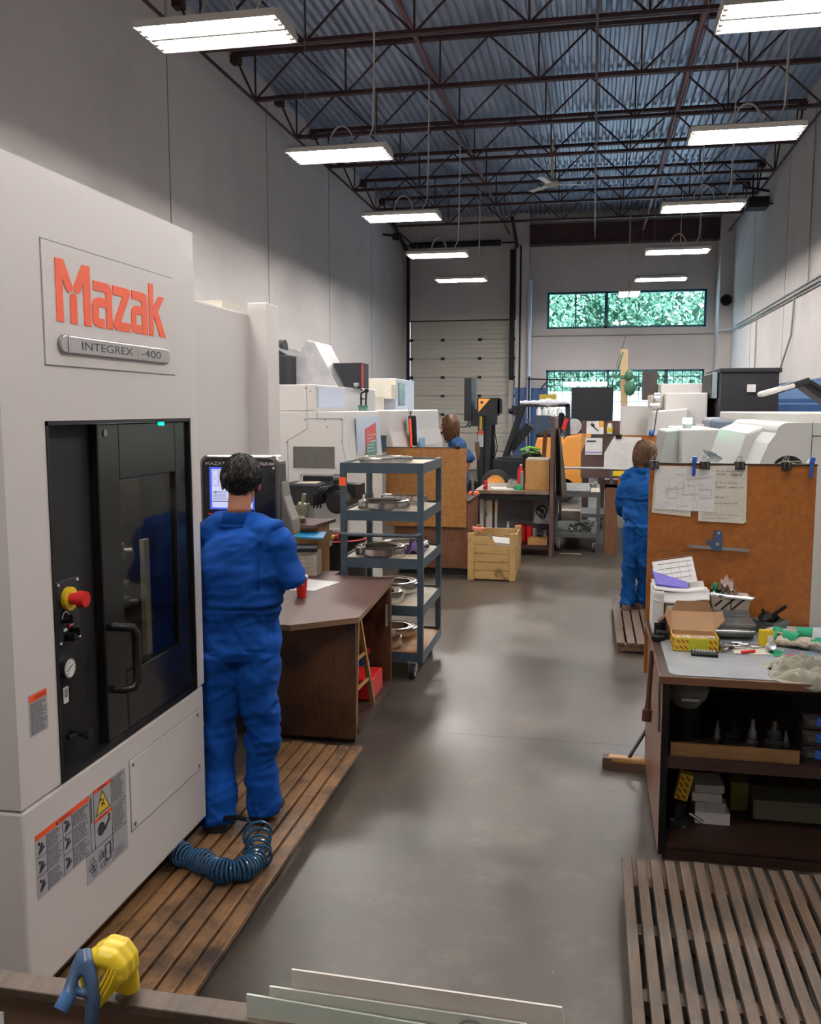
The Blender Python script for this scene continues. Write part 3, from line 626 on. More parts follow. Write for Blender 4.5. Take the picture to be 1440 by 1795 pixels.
# pill-shaped nameplate
pts = []; yc0, yc1, zc, rr = 2.712, 3.430, 2.260, .031
for k in range(9): a = PI / 2 + PI * k / 8; pts.append((yc0 + rr * math.cos(a), zc + rr * math.sin(a)))
for k in range(9): a = -PI / 2 + PI * k / 8; pts.append((yc1 + rr * math.cos(a), zc + rr * math.sin(a)))
npl = MB().prism(pts, 'X', XF + .004, XF + .016).build('nameplate', mat('nameplate_steel', (.42, .41, .40), .33, .9), mc, bevel=.006, seg=3)
MB().box(XF + .0155, XF + .018, 2.725, 2.730, 2.232, 2.289).build('nameplate_trim', 'chrome', npl)
text('INTEGREX', (XF + .016, 2.806, 2.247), '+X', .027, .345, 'ink', npl)
text('j', (XF + .016, 3.183, 2.242), '+X', .033, .014, mat('copper_print', (.45, .2, .08), .5), npl)
text('-400', (XF + .016, 3.215, 2.247), '+X', .027, .16, 'ink', npl)
# cover panel lower right
cv = MB(); cv.box(XF, XF + .003, 3.045, 3.665, .443, .718)
c_ = cv.build('cover_panel', 'mwhite', mc, bevel=.001)
b_ = MB()
for y in (3.065, 3.645):
    for z in (.463, .698): b_.cyl((XF + .002, y, z), (XF + .007, y, z), .007, n=10)
b_.build('screw', 'dullsteel', c_)
b_ = MB(); b_.box(XF, XF + .0008, 3.039, 3.0448, .437, .724).box(XF, XF + .0008, 3.6652, 3.669, .437, .724).box(XF, XF + .0008, 3.039, 3.669, .437, .4425).box(XF, XF + .0008, 3.039, 3.669, .7185, .722)
b_.build('cover_gap', 'inkgrey', mc)
# warning stickers
def sticker(y0, y1, z0, z1, name='warning_sticker'):
    return MB().box(XF, XF + .0012, y0, y1, z0, z1).build(name, 'label', mc)
X1 = XF + .0012
st = sticker(2.444, 2.782, .495, .71)
MB().box(X1, X1 + .0006, 2.446, 2.757, .690, .708).build('sticker_header', 'orange', st)
text('\u25b2WARNING' if False else 'WARNING', (X1 + .0004, 2.575, .693), '+X', .011, .07, 'ink', st)
b_ = MB(); e = .0008
for y in (2.502, 2.594, 2.648, 2.760): b_.box(X1, X1 + e, y, y + .0018, .497, .688)
for z in (.567, .63): b_.box(X1, X1 + e, 2.446, 2.502, z, z + .0015); b_.box(X1, X1 + e, 2.594, 2.648, z, z + .0015)
for k, (y, z, h_) in enumerate(((2.507, .635, .05), (2.507, .565, .066), (2.507, .502, .055), (2.653, .64, .046), (2.653, .575, .06), (2.653, .502, .066))): lines(b_, (X1, y, z), '+X', .082 if y < 2.6 else .1, h_, int(h_ / .0062), seed=k, th=.42)
for (y, z) in ((2.455, .64), (2.455, .578), (2.455, .515), (2.602, .645), (2.602, .585), (2.602, .515)):
    b_.add([(X1 + e, y, z), (X1 + e, y + .014, z), (X1 + e, y + .03, z + .03), (X1 + e, y + .018, z + .034)], [(0, 1, 2, 3)]); b_.rbox((X1, y + .026, z + .012), (.0012, .022, .008), (.5, 0, 0)); b_.cyl((X1, y + .008, z + .034), (X1 + e, y + .008, z + .034), .006, n=10)
b_.add([(X1 + e, 2.556, .692), (X1 + e, 2.57, .692), (X1 + e, 2.563, .705)], [(0, 1, 2)])
b_.box(X1, X1 + e, 2.766, 2.772, .6, .695)
b_.build('sticker_print', 'ink', st)
st = MB().prism([(2.785, .712), (3.012, .712), (3.012, .39), (2.727, .39), (2.727, .494), (2.785, .494)], 'X', XF, XF + .0012).build('warning_sticker', 'label', mc)
MB().box(X1, X1 + .0006, 2.787, 2.903, .697, .711).build('sticker_header', 'orange', st); MB().box(X1, X1 + .0006, 2.787, 2.903, .590, .603).build('sticker_header', 'orange', st)
text('WARNING', (X1 + .0004, 2.815, .699), '+X', .009, .06, 'ink', st); text('WARNING', (X1 + .0004, 2.815, .592), '+X', .009, .06, 'ink', st)
MB().prism([(2.795, .610), (2.895, .610), (2.845, .694)], 'X', X1, X1 + .0005).build('warning_triangle_rim', 'ink', st)
MB().prism([(2.803, .6145), (2.887, .6145), (2.845, .685)], 'X', X1 + .0005, X1 + .0009).build('warning_triangle', 'yellow', st)
b_ = MB(); b_.box(X1, X1 + e, 2.904, 2.906, .392, .71).box(X1, X1 + e, 2.785, 2.787, .5, .71).box(X1, X1 + e, 2.727, 3.01, .497, .499).box(X1, X1 + e, 2.906, 3.01, .60, .6015)
lines(b_, (X1, 2.91, .61), '+X', .09, .095, 14, seed=3, th=.42); lines(b_, (X1, 2.91, .505), '+X', .095, .09, 14, seed=4, th=.42); lines(b_, (X1, 2.915, .40), '+X', .085, .035, 6, seed=5)
b_.cyl((X1, 2.83, .552), (X1 + e, 2.83, .552), .024, n=20).rbox((X1, 2.87, .555), (.0012, .05, .012), (.7, 0, 0)).cyl((X1, 2.885, .58), (X1 + e, 2.885, .58), .007, n=10)
b_.rbox((X1 + e * 1.2, 2.845, .645), (.0008, .03, .006), (.9, 0, 0)).rbox((X1 + e * 1.2, 2.847, .64), (.0008, .028, .005), (-.6, 0, 0)).cyl((X1 + .0009, 2.835, .66), (X1 + .0013, 2.835, .66), .005, n=10)
for k in range(16): y = 2.74 + .15 * RNG.random(); z = .405 + .06 * RNG.random(); b_.wire([(X1 + e, y, z), (X1 + e, y + .02, z + .004), (X1 + e, y + .018, z + .02), (X1 + e, y - .002, z + .016)], .0009)
b_.wire([(X1 + e, 2.85, .42), (X1 + e, 2.885, .42), (X1 + e, 2.885, .48), (X1 + e, 2.85, .48)], .003)
b_.build('sticker_print', 'ink', st)
st = sticker(2.446, 2.542, 1.03, 1.165)
MB().box(X1, X1 + .0006, 2.448, 2.540, 1.140, 1.162).build('sticker_header', 'orange', st); text('WARNING', (X1 + .0004, 2.475, 1.145), '+X', .011, .055, 'ink', st)
lines(MB(), (X1, 2.452, 1.035), '+X', .085, .10, 17, seed=8, th=.4).build('sticker_print', 'ink', st)
# rear enclosure and column (part of the same machine)
MB().box(-4.4, -2.28, 3.74, 6.0, .05, 2.683).build('rear_enclosure', 'mwhite2', mc, bevel=.012)
MB().box(-2.29, -2.15, 5.86, 6.09, .05, 2.757).build('rear_column', 'mwhite', mc, bevel=.006)
MB().box(-3.3, -2.4, 5.7, 6.0, 2.683, 2.76).build('top_duct', 'paperyel', mc)
# pendant control panel (faces the room front)
cp_y = 4.40
pts = []; x0, x1, z0, z1, rr = -2.0, -1.567, 1.20, 1.815, .045
for cx_, cz_, a0 in ((x1 - rr, z1 - rr, 0), (x0 + rr, z1 - rr, PI / 2), (x0 + rr, z0 + rr, PI), (x1 - rr, z0 + rr, 1.5 * PI)):
    for k in range(7): a = a0 + PI / 2 * k / 6; pts.append((cx_ + rr * math.cos(a), cz_ + rr * math.sin(a)))
cp = MB().prism(pts, 'Y', cp_y, cp_y + .13).build('control_panel', mat('panel_metal', (.16, .155, .15), .3, .85), mc, bevel=.018, seg=3)
pi_ = [((x - (x0 + x1) / 2) * .915 + (x0 + x1) / 2, (z - (z0 + z1) / 2) * .95 + (z0 + z1) / 2) for x, z in pts]
MB().prism(pi_, 'Y', cp_y - .002, cp_y + .02).build('panel_face', mat('gloss_black_panel', (.010, .010, .012), .14), cp)
fy = cp_y - .002
MB().box(-1.943, -1.70, fy - .002, fy, 1.532, 1.752).build('screen_surround', 'screendim', cp)
sc_ = MB().box(-1.930, -1.71, fy - .003, fy - .001, 1.542, 1.742).build('screen', 'screen', cp)
b_ = MB(); fs_ = fy - .0036
for (a, c, w_, h_) in ((-1.925, 1.70, .03, .035), (-1.89, 1.70, .03, .035), (-1.925, 1.655, .03, .035), (-1.89, 1.655, .03, .035), (-1.85, 1.66, .05, .07)): b_.wire([(a, fs_, c), (a + w_, fs_, c), (a + w_, fs_, c + h_), (a, fs_, c + h_)], .0012)
b_.box(-1.928, -1.72, fs_, fs_ + .0005, 1.572, 1.577); lines(b_, (-1.925, fs_, 1.58), '-Y', .1, .05, 7, seed=4); b_.build('screen_print', 'inkgrey', sc_)
text('T', (-1.918, fs_, 1.607), '-Y', .018, None, 'ink', sc_)
text('MAZATROL', (-1.962, fy, 1.762), '-Y', .017, .17, 'white', cp); text('NEXUS', (-1.695, fy, 1.764), '-Y', .015, .07, 'white', cp)
MB().box(-1.618, -1.588, fy - .001, fy, 1.765, 1.778).build('badge', mat('pink_badge', (.5, .3, .32), .4), cp)
MB().box(-1.598, -1.588, fy - .001, fy, 1.745, 1.756).build('badge', 'white', cp)
b_ = MB()
for k in range(9): b_.box(-1.953 + k * .024, -1.937 + k * .024, fy - .001, fy, 1.507, 1.511)
b_.build('soft_key_strip', mat('red_key_print', (.6, .03, .02), .4, emit=(1, .05, .03), estr=.3), cp)
for r_ in range(9):
    for k in range(9):
        zz = 1.452 - r_ * .028
        if zz < 1.28: break
        MB().box(-1.957 + k * .028, -1.937 + k * .028, fy - .004, fy, zz, zz + .016).build('key', 'white' if (r_ == 0 and k == 0) else ('label' if r_ < 2 else 'darkgrey'), cp, bevel=.001)
MB().prism([(-1.60, 1.70), (-1.566, 1.68), (-1.555, 1.60), (-1.535, 1.54), (-1.51, 1.48), (-1.505, 1.40), (-1.60, 1.36)], 'Y', cp_y + .04, cp_y + .16).box(-1.90, -1.62, cp_y + .13, cp_y + .26, 1.25, 1.50).build('panel_neck', mat('panel_arm_grey', (.17, .155, .14), .45), cp, bevel=.01)
MB().box(-2.28, -1.8, cp_y + .12, cp_y + .22, 1.2, 1.32).build('panel_arm', 'mwhite2', cp)

# ================================================================== duckboards
def duck(name, label, x0, x1, y0, y1, pitch, slat, ztop, th, mslat, batt, mb_='duck', seed=0, group=None):
    t = thing('duckboard', label, 'duckboard', ((x0 + x1) / 2, (y0 + y1) / 2, 0)); R = random.Random(seed)
    n = int((x1 - x0) / pitch + .001)
    for i in range(n):
        a = x1 - slat - i * pitch if seed < 2 else x0 + i * pitch
        MB().box(a + R.uniform(-.0015, .0015), a + slat, y0 + R.uniform(-.03, .0), y1 + R.uniform(0, .03), ztop - th, ztop).build('slat', mslat, t, bevel=.003)
    for y in batt: MB().box(x0 + .01, x1 - .05, y - .035, y + .035, max(0, ztop - th - .055), ztop - th).build('batten', mb_, t)
    return t
duck('', 'long oil-stained wooden duckboard under the nearest man and the coiled hose', -1.90, -1.272, 2.28, 4.92, .0735, .0595, .10, .024, 'duck', (2.45, 3.05, 3.65, 4.25, 4.8), seed=1)
duck('', 'weathered grey-brown slatted duckboard in front of the right workbench', .168, 1.7, 1.75, 3.88, .0606, .041, .10, .03, 'duck2', (1.95, 2.45, 2.98, 3.38, 3.74), 'duck2', seed=3)
duck('', 'short wooden duckboard under the standing person by the right wall machines', .240, .76, 7.66, 9.5, .084, .068, .10, .024, 'duck2', (7.72, 8.4, 9.0, 9.4), seed=5)

# ================================================================== coiled hose with gun fitting
path = [(-1.79, 3.55), (-1.74, 3.475), (-1.66, 3.425), (-1.56, 3.39), (-1.47, 3.345), (-1.40, 3.36), (-1.36, 3.43), (-1.375, 3.52), (-1.40, 3.58)]
def cat(p, t):
    n = len(p) - 1; i = min(int(t * n), n - 1); u = t * n - i
    g = lambda k: Vector((*p[max(0, min(n, k))], 0)) if len(p[0]) == 2 else Vector(p[max(0, min(n, k))])
    a, b, c, d = g(i - 1), g(i), g(i + 1), g(i + 2)
    return .5 * ((2 * b) + (c - a) * u + (2 * a - 5 * b + 4 * c - d) * u * u + (3 * b - a - 3 * c + d) * u ** 3)
pts = []; T = 46; N = T * 14
for k in range(N + 1):
    t = k / N; tt = t ** 1.0
    c = cat(path, tt); d = (cat(path, min(1, tt + .01)) - cat(path, max(0, tt - .01))).normalized()
    s_ = Vector((0, 0, 1)).cross(d); R_ = .043 + (.006 * math.sin(t * 40)) + (.012 if t > .82 else 0)
    a = 2 * PI * T * (t if t < .8 else .8 + (t - .8) * .55)
    sg = .06 * (t > .84) * (t - .84) / .16
    p = c + s_ * R_ * math.cos(a) + Vector((0, 0, .150 + sg)) + Vector((0, 0, 1)) * R_ * math.sin(a); pts.append(p)
hs = thing('air_hose', 'coiled dark blue air hose with a metal fitting on the long duckboard', 'hose', (-1.6, 3.45, .1))
last = pts[-1]
MB().tube(pts + [last + Vector((-.01, .03, .02)), Vector((-1.46, 3.66, .21)), Vector((-1.50, 3.70, .205))], .0058, 7).build('coil', 'hose', hs)
MB().tube([(-1.50, 3.70, .205), (-1.56, 3.74, .19), (-1.61, 3.755, .175), (-1.65, 3.76, .165)], [.011, .011, .013, .013], 8).build('hose_sleeve', 'black', hs)
MB().cyl((-1.65, 3.76, .165), (-1.70, 3.755, .163), .014, n=8).cyl((-1.70, 3.755, .163), (-1.79, 3.74, .16), .011, n=8).build('fitting', 'chrome', hs)

# ================================================================== brown laminate desk
dk_ = thing('desk', 'brown laminate desk with cut corner beside the nearest man', 'desk', (-1.9, 5.8, 0))
top = [(-1.36, 5.20), (-1.428, 6.515), (-1.90, 6.53), (-1.90, 6.70), (-2.50, 6.70), (-2.50, 6.13), (-2.13, 6.12), (-2.13, 4.95), (-1.70, 4.93)]
MB().prism(top, 'Z', .768, .80).build('desktop', 'laminate', dk_, bevel=.003)
ed = MB()
for a, b in zip(top, top[1:] + top[:1]): ed.bar((*a, .784), (*b, .784), .003, .034)
ed.build('edge_band', mat('worn_edge', (.16, .09, .05), .5), dk_)
MB().box(-2.12, -1.385, 5.215, 5.245, .03, .766).build('side_panel', 'brownpanel', dk_)
MB().box(-2.12, -1.40, 6.27, 6.30, .02, .766).build('side_panel', 'brownpanel', dk_)
MB().box(-2.12, -2.09, 5.245, 6.27, .02, .766).build('back_panel', 'brownpanel', dk_)
MB().box(-2.09, -1.375, 5.245, 6.27, .06, .085).box(-2.09, -1.40, 5.25, 6.26, 0, .06).build('bottom_shelf', 'benchwood', dk_)
MB().prism([(-2.0, .55), (-1.93, .55), (-1.86, .74), (-2.0, .766)], 'Y', 5.20, 5.214).build('corner_gusset', 'ladder', dk_)
# cup
cu = thing('coffee_cup', 'red paper coffee cup with white script near the desk edge', 'cup', (-1.882, 5.70, .80))
MB().lathe([(0, .801), (.030, .802), (.041, .935), (.043, .935), (.043, .94), (.0, .94)], (-1.882, 5.70, 0), 24).build('cup_body', 'red', cu)
MB().lathe([(.044, .935), (.045, .945), (.038, .95), (0, .948)], (-1.882, 5.70, 0), 24).build('lid', 'white', cu)
text('tons', (-1.917, 5.655, .885), '-Y', .022, .066, 'white', cu, rot=.12)
MB().rbox((-1.93, 6.02, .803), (.30, .22, .002), (0, 0, .12)).rbox((-2.12, 6.0, .8015), (.2, .26, .001), (0, 0, -.2))
pp = thing('paper_sheet', 'white printed sheets lying on the brown desk behind the red cup', 'paper', (-1.95, 6.1, .80))
o = MB().rbox((-1.96, 6.12, .8025), (.30, .36, .0016), (0, 0, -.25)).rbox((-2.12, 5.98, .8012), (.25, .2, .001), (0, 0, .3)).build('sheets', 'paper', pp)
lines(MB(), (-2.06, 6.0, .8035), '+Z', .2, .2, 10, seed=2, th=.15).build('print', 'inkgrey', o)
bk = thing('carton', 'small tan printed carton standing at the back of the brown desk', 'box', (-2.09, 6.55, .80))
o = MB().box(-2.20, -2.015, 6.46, 6.60, .801, .985).build('box_body', 'liner', bk, bevel=.004)
b_ = MB(); b_.box(-2.19, -2.02, 6.458, 6.4595, .888, .89)
for k in range(5): lines(b_, (-2.17 + .01 * k, 6.4605, .82 + .033 * k), '-Y', .12, .018, 2, seed=k, th=.4, lift=.003)
lines(b_, (-2.013, 6.48, .82), '+X', .1, .14, 6, seed=3, th=.25, lift=.001)
b_.build('print', 'inkgrey', o)
MB().rbox((-2.12, 6.5, 1.005), (.2, .18, .03), (.05, .0, .25)).build('lid', 'darkgrey', bk)
t = thing('folder', 'bright blue plastic folder lying behind the man at desk height', 'folder', (-2.14, 6.62, 1.07))
MB().rbox((-2.14, 6.66, 1.085), (.26, .22, .012), (.08, .05, .15)).build('folder_cover', mat('cyan_blue_folder', (.01, .22, .45), .4), t)
t2 = thing('wooden_stand', 'wooden box stand with a pink-grey top behind the blue folder', 'stand', (-2.25, 6.9, .8))
MB().box(-2.5, -2.10, 6.78, 7.1, .0, 1.13).build('box_body', 'ply', t2)
MB().prism([(-2.10, 6.68), (-2.05, 7.12), (-2.5, 7.12), (-2.5, 6.62)], 'Z', 1.13, 1.155).build('stand_top', 'laminate', t2)
t = thing('machined_fixture', 'oily greenish metal fixture standing on the wooden box stand', 'fixture', (-2.28, 6.85, 1.155))
f = MB(); f.cyl((-2.27, 6.85, 1.156), (-2.27, 6.85, 1.19), .05).rbox((-2.28, 6.85, 1.24), (.04, .05, .15), (0, .35, 0)).cyl((-2.24, 6.80, 1.26), (-2.24, 6.87, 1.27), .045, n=16)
f.rbox((-2.33, 6.85, 1.21), (.03, .04, .13), (0, .5, 0)).cyl((-2.20, 6.82, 1.29), (-2.18, 6.82, 1.31), .012).rbox((-2.235, 6.85, 1.345), (.03, .03, .08), (0, .2, 0))
f.build('fixture_body', mat('oily_brass', (.32, .33, .22), .35, .8, col2=(.16, .18, .12), scale=(30, 30, 30)), t, bevel=.004)
# open step ladder leaning inside desk
t = thing('step_ladder', 'small orange wooden step ladder leaning in the open side of the brown desk', 'ladder', (-1.42, 5.6, 0))
f = MB(); f.bar((-1.415, 5.30, .10), (-1.405, 5.33, .74), .03, .022).bar((-1.40, 5.72, .09), (-1.415, 5.42, .74), .03, .022).build('side_rail', 'ladder', t)
f = MB()
for a in (.32, .62): f.bar((-1.412, 5.30 + .03 * a, .10 + .64 * a), (-1.405, 5.72 - .3 * a, .09 + .65 * a), .016, .016)
f.build('rung', 'ladder', t)
t = thing('tool_case', 'red metal case on the bottom shelf of the brown desk', 'case', (-1.6, 5.95, .085))
MB().box(-1.75, -1.42, 5.78, 6.10, .086, .235).build('case_body', 'red', t, bevel=.012)
t = thing('spray_bottle', 'blue bottle with pink nozzle beside the red case under the desk', 'bottle', (-1.6, 5.62, .085))
MB().lathe([(0, .086), (.045, .09), (.045, .24), (.02, .28), (.02, .30), (0, .3)], (-1.58, 6.18, 0)).build('bottle_body', 'blueplastic', t)
MB().box(-1.60, -1.54, 6.17, 6.2, .3, .34).build('nozzle', 'red', t)
t = thing('steel_cylinder', 'small steel tube hung on the far end panel under the desk', 'tube', (-1.42, 6.24, .5))
MB().cyl((-1.43, 6.235, .5), (-1.43, 6.235, .66), .016).build('tube_body', 'chrome', t)
# black drum, pendant box, black swarf machine beside white lathe
t = thing('steel_drum', 'black steel drum with red rim beside the steel rack cart', 'drum', (-2.28, 7.85, 0))
MB().lathe([(0, .01), (.28, .01), (.285, .3), (.28, .31), (.285, .6), (.28, .61), (.28, .86), (.29, .87), (.29, .88), (.265, .88), (.265, .6), (0, .6)], (-2.28, 7.9, 0), 32).build('drum_body', 'black', t)
MB().tube([(-2.28 + .283 * math.cos(a), 7.9 + .283 * math.sin(a), .885) for a in [2 * PI * k / 32 for k in range(33)]], .008, 6).build('rim', 'red', t)
t = thing('pendant_station', 'grey control box with a red mushroom button above the black drum', 'control box', (-2.16, 7.2, .9))
MB().rbox((-2.16, 7.15, .985), (.13, .09, .12), (0, 0, .2)).build('housing', 'mgrey', t, bevel=.008)
MB().cyl((-2.09, 7.14, 1.0), (-2.06, 7.14, 1.0), .022).build('button_collar', 'yellow', t); MB().cyl((-2.06, 7.14, 1.0), (-2.035, 7.14, 1.0), .026).build('stop_button', 'red', t, bevel=.004)
MB().rbox((-2.16, 7.15, 1.05), (.14, .06, .012), (0, .1, .2)).cyl((-2.13, 7.13, 1.05), (-2.13, 7.13, 1.085), .01).ball((-2.13, 7.13, 1.09), .014).build('lever', 'black', t)
MB().cyl((-2.20, 7.2, .0), (-2.20, 7.2, .95), .02).build('stem', 'dullsteel', t)
t = thing('hydraulic_unit', 'black gearbox and fan motor unit projecting from the white lathe end', 'motor', (-2.4, 8.1, 0))
MB().box(-2.78, -2.42, 7.85, 8.25, 1.18, 1.37).build('unit_housing', 'darkgrey', t, bevel=.01)
MB().box(-2.68, -2.38, 8.2, 8.28, 1.37, 1.42).cyl((-2.38, 8.24, 1.38), (-2.32, 8.24, 1.38), .06).build('top_ridge', 'black', t)
MB().rbox((-2.58, 8.05, 1.372), (.2, .22, .003), (0, 0, .1)).build('wood_block', 'liner', t)
f = MB(); f.cyl((-2.22, 8.3, 1.22), (-2.22, 7.75, 1.22), .10, n=24).cyl((-2.22, 7.76, 1.22), (-2.22, 7.72, 1.22), .085, n=24).box(-2.44, -2.1, 7.95, 8.3, 1.25, 1.36).cyl((-2.04, 8.1, 1.24), (-1.98, 8.1, 1.24), .05)
f.build('motor_body', 'black', t)
f = MB()
for k in range(3): f.tube([(-2.46 + .03 * k, 7.84, 1.16), (-2.44 + .03 * k, 7.8, 1.28), (-2.38 + .03 * k, 7.82, 1.35), (-2.25, 7.88, 1.38), (-2.1, 8.0, 1.36)], .009, 6)
f.build('hydraulic_pipe', 'black', t)
MB().box(-2.76, -2.60, 7.98, 8.3, .0, 1.18).build('support_leg', 'mwhite2', t)

# ================================================================== steel rack cart with rings
ct = thing('rack_cart', 'blue-grey steel shelf cart on casters stacked with shiny rings', 'cart', (-1.545, 7.05, 0))
cx0, cx1, cy0, cy1 = -1.865, -1.225, 6.60, 7.46
for x in (cx0, cx1 - .045):
    for y in (cy0, cy1 - .045): MB().box(x, x + .045, y, y + .045, .13, 1.65).build('post', 'cartblue', ct, bevel=.003)
for i, z in enumerate((1.65, 1.29, .93, .57, .21)):
    b_ = MB(); b_.box(cx0 + .045, cx1 - .045, cy0, cy0 + .006, z - .078, z).box(cx0 + .045, cx1 - .045, cy1 - .006, cy1, z - .078, z)
    b_.box(cx0, cx0 + .006, cy0 + .045, cy1 - .045, z - .078, z).box(cx1 - .006, cx1, cy0 + .045, cy1 - .045, z - .078, z)
    o = b_.build('shelf_frame', 'cartblue', ct)
    MB().box(cx0 + .007, cx1 - .007, cy0 + .007, cy1 - .007, z - .035, z - .018).build('shelf_liner', 'liner' if i < 4 else 'chip', o)
MB().tube([(cx0 + .02, cy0, 1.115), (cx0 + .03, cy0 - .05, 1.115), (cx0 + .08, cy0 - .075, 1.115), (cx1 - .08, cy0 - .075, 1.115), (cx1 - .03, cy0 - .05, 1.115), (cx1 - .02, cy0, 1.115)], .014, 10).build('push_handle', 'cartblue', ct)
for x in (cx0 + .07, cx1 - .08):
    for y in (cy0 + .02, cy1 - .1):
        o = MB().cyl((x - .018, y, .066), (x + .018, y, .066), .063, n=24).build('caster_wheel', 'rubber', ct, bevel=.006)
        MB().cyl((x - .021, y, .066), (x + .021, y, .066), .042, n=20).cyl((x - .03, y, .066), (x + .03, y, .066), .010, n=10).build('hub', 'galv', o)
        MB().box(x - .03, x - .024, y - .02, y + .035, .06, .145).box(x + .024, x + .03, y - .02, y + .035, .06, .145).box(x - .035, x + .035, y - .03, y + .045, .128, .136).build('fork', 'galv', o)
b_ = MB().box(cx0 - .004, cx0 + .05, cy0 - .006, cy0, 1.475, 1.54).build('inspection_tag', mat('orange_tag', (.95, .12, .03), .5), ct)
def ring(name_lb, x, y, z, r, ri, h, tilt=(0, 0, 0)):
    R = Euler(tilt).to_matrix()
    h *= 1.5
    b = MB().lathe([(ri, 0), (r - .006, 0), (r, .006), (r, h - .01), (r - .012, h), (ri + .035, h), (ri + .03, h - .006), (ri, h - .006), (ri, 0)], (x, y, z), 56, R=R)
    o = b.build('machined_ring', 'steel'); return tag(o, name_lb, 'ring', 'machined steel rings on the rack cart')
S0 = -.018
ring('wide flat steel ring alone on the top shelf of the rack cart', -1.60, 7.02, 1.65 + S0, .215, .155, .030)
ring('front steel ring on the second shelf of the rack cart', -1.58, 6.86, 1.29 + S0, .205, .125, .05)
ring('rear steel ring on the second shelf of the rack cart', -1.50, 7.24, 1.29 + S0 + .03, .19, .13, .035, (-.08, .02, 0))
ring('front steel ring on the third shelf, before the purple rag', -1.60, 6.83, .93 + S0, .20, .125, .055)
ring('rear steel ring on the third shelf of the rack cart', -1.49, 7.24, .93 + S0, .20, .135, .04)
ring('front steel ring on the fourth shelf of the rack cart', -1.62, 6.84, .57 + S0, .20, .12, .055)
ring('rear steel ring on the fourth shelf of the rack cart', -1.58, 7.24, .57 + S0, .20, .125, .06)
ring('front steel ring on the bottom shelf of the rack cart', -1.63, 6.84, .21 + S0, .19, .11, .06)
ring('rear steel ring on the bottom shelf of the rack cart', -1.59, 7.23, .21 + S0, .20, .125, .05)
def crumple(c, rx, ry, h, seed, n=26, f=9.0, drop=None):
    R = random.Random(seed); o1 = Vector((seed * 3.1, 0, 0))
    def fn(u, v):
        x = (u - .5) * 2; y = (v - .5) * 2; k = 1 + .18 * noise.noise(Vector((x * 1.5, y * 1.5, seed)))
        e = max(0, 1 - (x * x * .9 + y * y * .9) ** 1.3)
        rd = abs(noise.noise(Vector((x * 2.4, y * 2.4, seed * 2)))) ; rd2 = abs(noise.noise(Vector((x * 5, y * 5, seed * 4))))
        rd3 = abs(noise.noise(Vector((x * 9 + y * 3, y * 8, seed * 5)))); z = h * (e ** .5) * (.30 + 1.3 * rd + .8 * rd2 + .35 * rd3)
        px = c[0] + x * rx * k; py = c[1] + y * ry * k
        zz = c[2] + .003 + z
        if drop: zz = drop(px, py, zz)
        return (px, py, zz)
    return MB().grid(fn, n, n)
tag(crumple((-1.36, 7.02, .915), .07, .10, .09, 4).build('shop_rag', mat('purple_rag', (.16, .10, .26), .9), solid=.003), 'crumpled purple rag on the third shelf of the rack cart', 'rag')

# ================================================================== foreground panel, clamp and sheets
fp = thing('partition_board', 'dark wooden board edge along the bottom of the photo, gripped by the yellow clamp', 'board', (-.55, 1.0, 0))
MB().box(-1.3, -.21, .985, 1.01, 0, 1.287).build('board_panel', mat('brown_board_edge', (.13, .07, .04), .6, col2=(.09, .045, .025), scale=(6, 6, 30)), fp)
MB().box(-1.3, -.21, .98, 1.015, 1.287, 1.300).build('board_cap', 'duck2', fp, bevel=.002)
cl = thing('spring_clamp', 'yellow and dark blue spring clamp gripping the board edge at bottom left', 'clamp', (-.66, 1.0, 1.28))
def blob(parts, vs, sm, nm, mt, par):
    q = MB()
    for pts, rs in parts: q.tube(pts, rs, 16)
    me = vox(q, vs, sm); return place(me, nm, mt, par, par.location.copy())
arch = lambda y, k: ([(-.612, y, 1.322), (-.611, y, 1.342), (-.603, y, 1.358), (-.590, y, 1.366), (-.577, y, 1.364), (-.568, y, 1.354), (-.565, y, 1.338)], [.007 * k, .010 * k, .012 * k, .013 * k, .013 * k, .012 * k, .010 * k])
yb = [arch(.972, 1), arch(.986, 1.05), arch(1.0, 1), ([(-.566, .968, 1.350), (-.578, .962, 1.334), (-.592, .956, 1.316), (-.598, .954, 1.304)], [.011, .011, .010, .008]),
      ([(-.568, .998, 1.345), (-.569, 1.0, 1.325), (-.569, 1.0, 1.305)], [.010, .012, .013]), ([(-.582, 1.0, 1.325), (-.582, 1.0, 1.305)], [.008, .010])]
blob(yb, .0022, 5, 'clamp_jaw', 'yellow', cl)
b_ = MB()
for k in range(3): b_.tube([(-.562 - .006 * k, .960, 1.362 - .001 * k), (-.568 - .006 * k, .953, 1.345), (-.576 - .006 * k, .949, 1.330)], .0013, 6)
b_.build('grip_rib', 'yellow', cl)
bb = [([(-.611, .968, 1.374), (-.612, .958, 1.366), (-.613, .945, 1.354), (-.613, .935, 1.344), (-.611, .926, 1.338)], [.0085, .0085, .0075, .0075, .008]),
      ([(-.611, .968, 1.374), (-.602, .957, 1.366), (-.592, .950, 1.350), (-.588, .946, 1.330), (-.589, .942, 1.300)], [.0085, .009, .0085, .0085, .009]), ([(-.613, .94, 1.348), (-.604, .94, 1.338), (-.590, .945, 1.335)], [.005, .005, .006])]
blob(bb, .0020, 4, 'clamp_handle', 'bluegrey', cl)
MB().cyl((-.6115, .912, 1.333), (-.607, .926, 1.345), .0085, .0100, n=20).build('handle_cap', mat('mid_blue_cap', (.05, .13, .30), .4), cl, bevel=.002)
sh = thing('hanging_sheets', 'stack of pale laminated sheets on a ring at the bottom edge', 'sheets', (-.2, .98, 1.2))
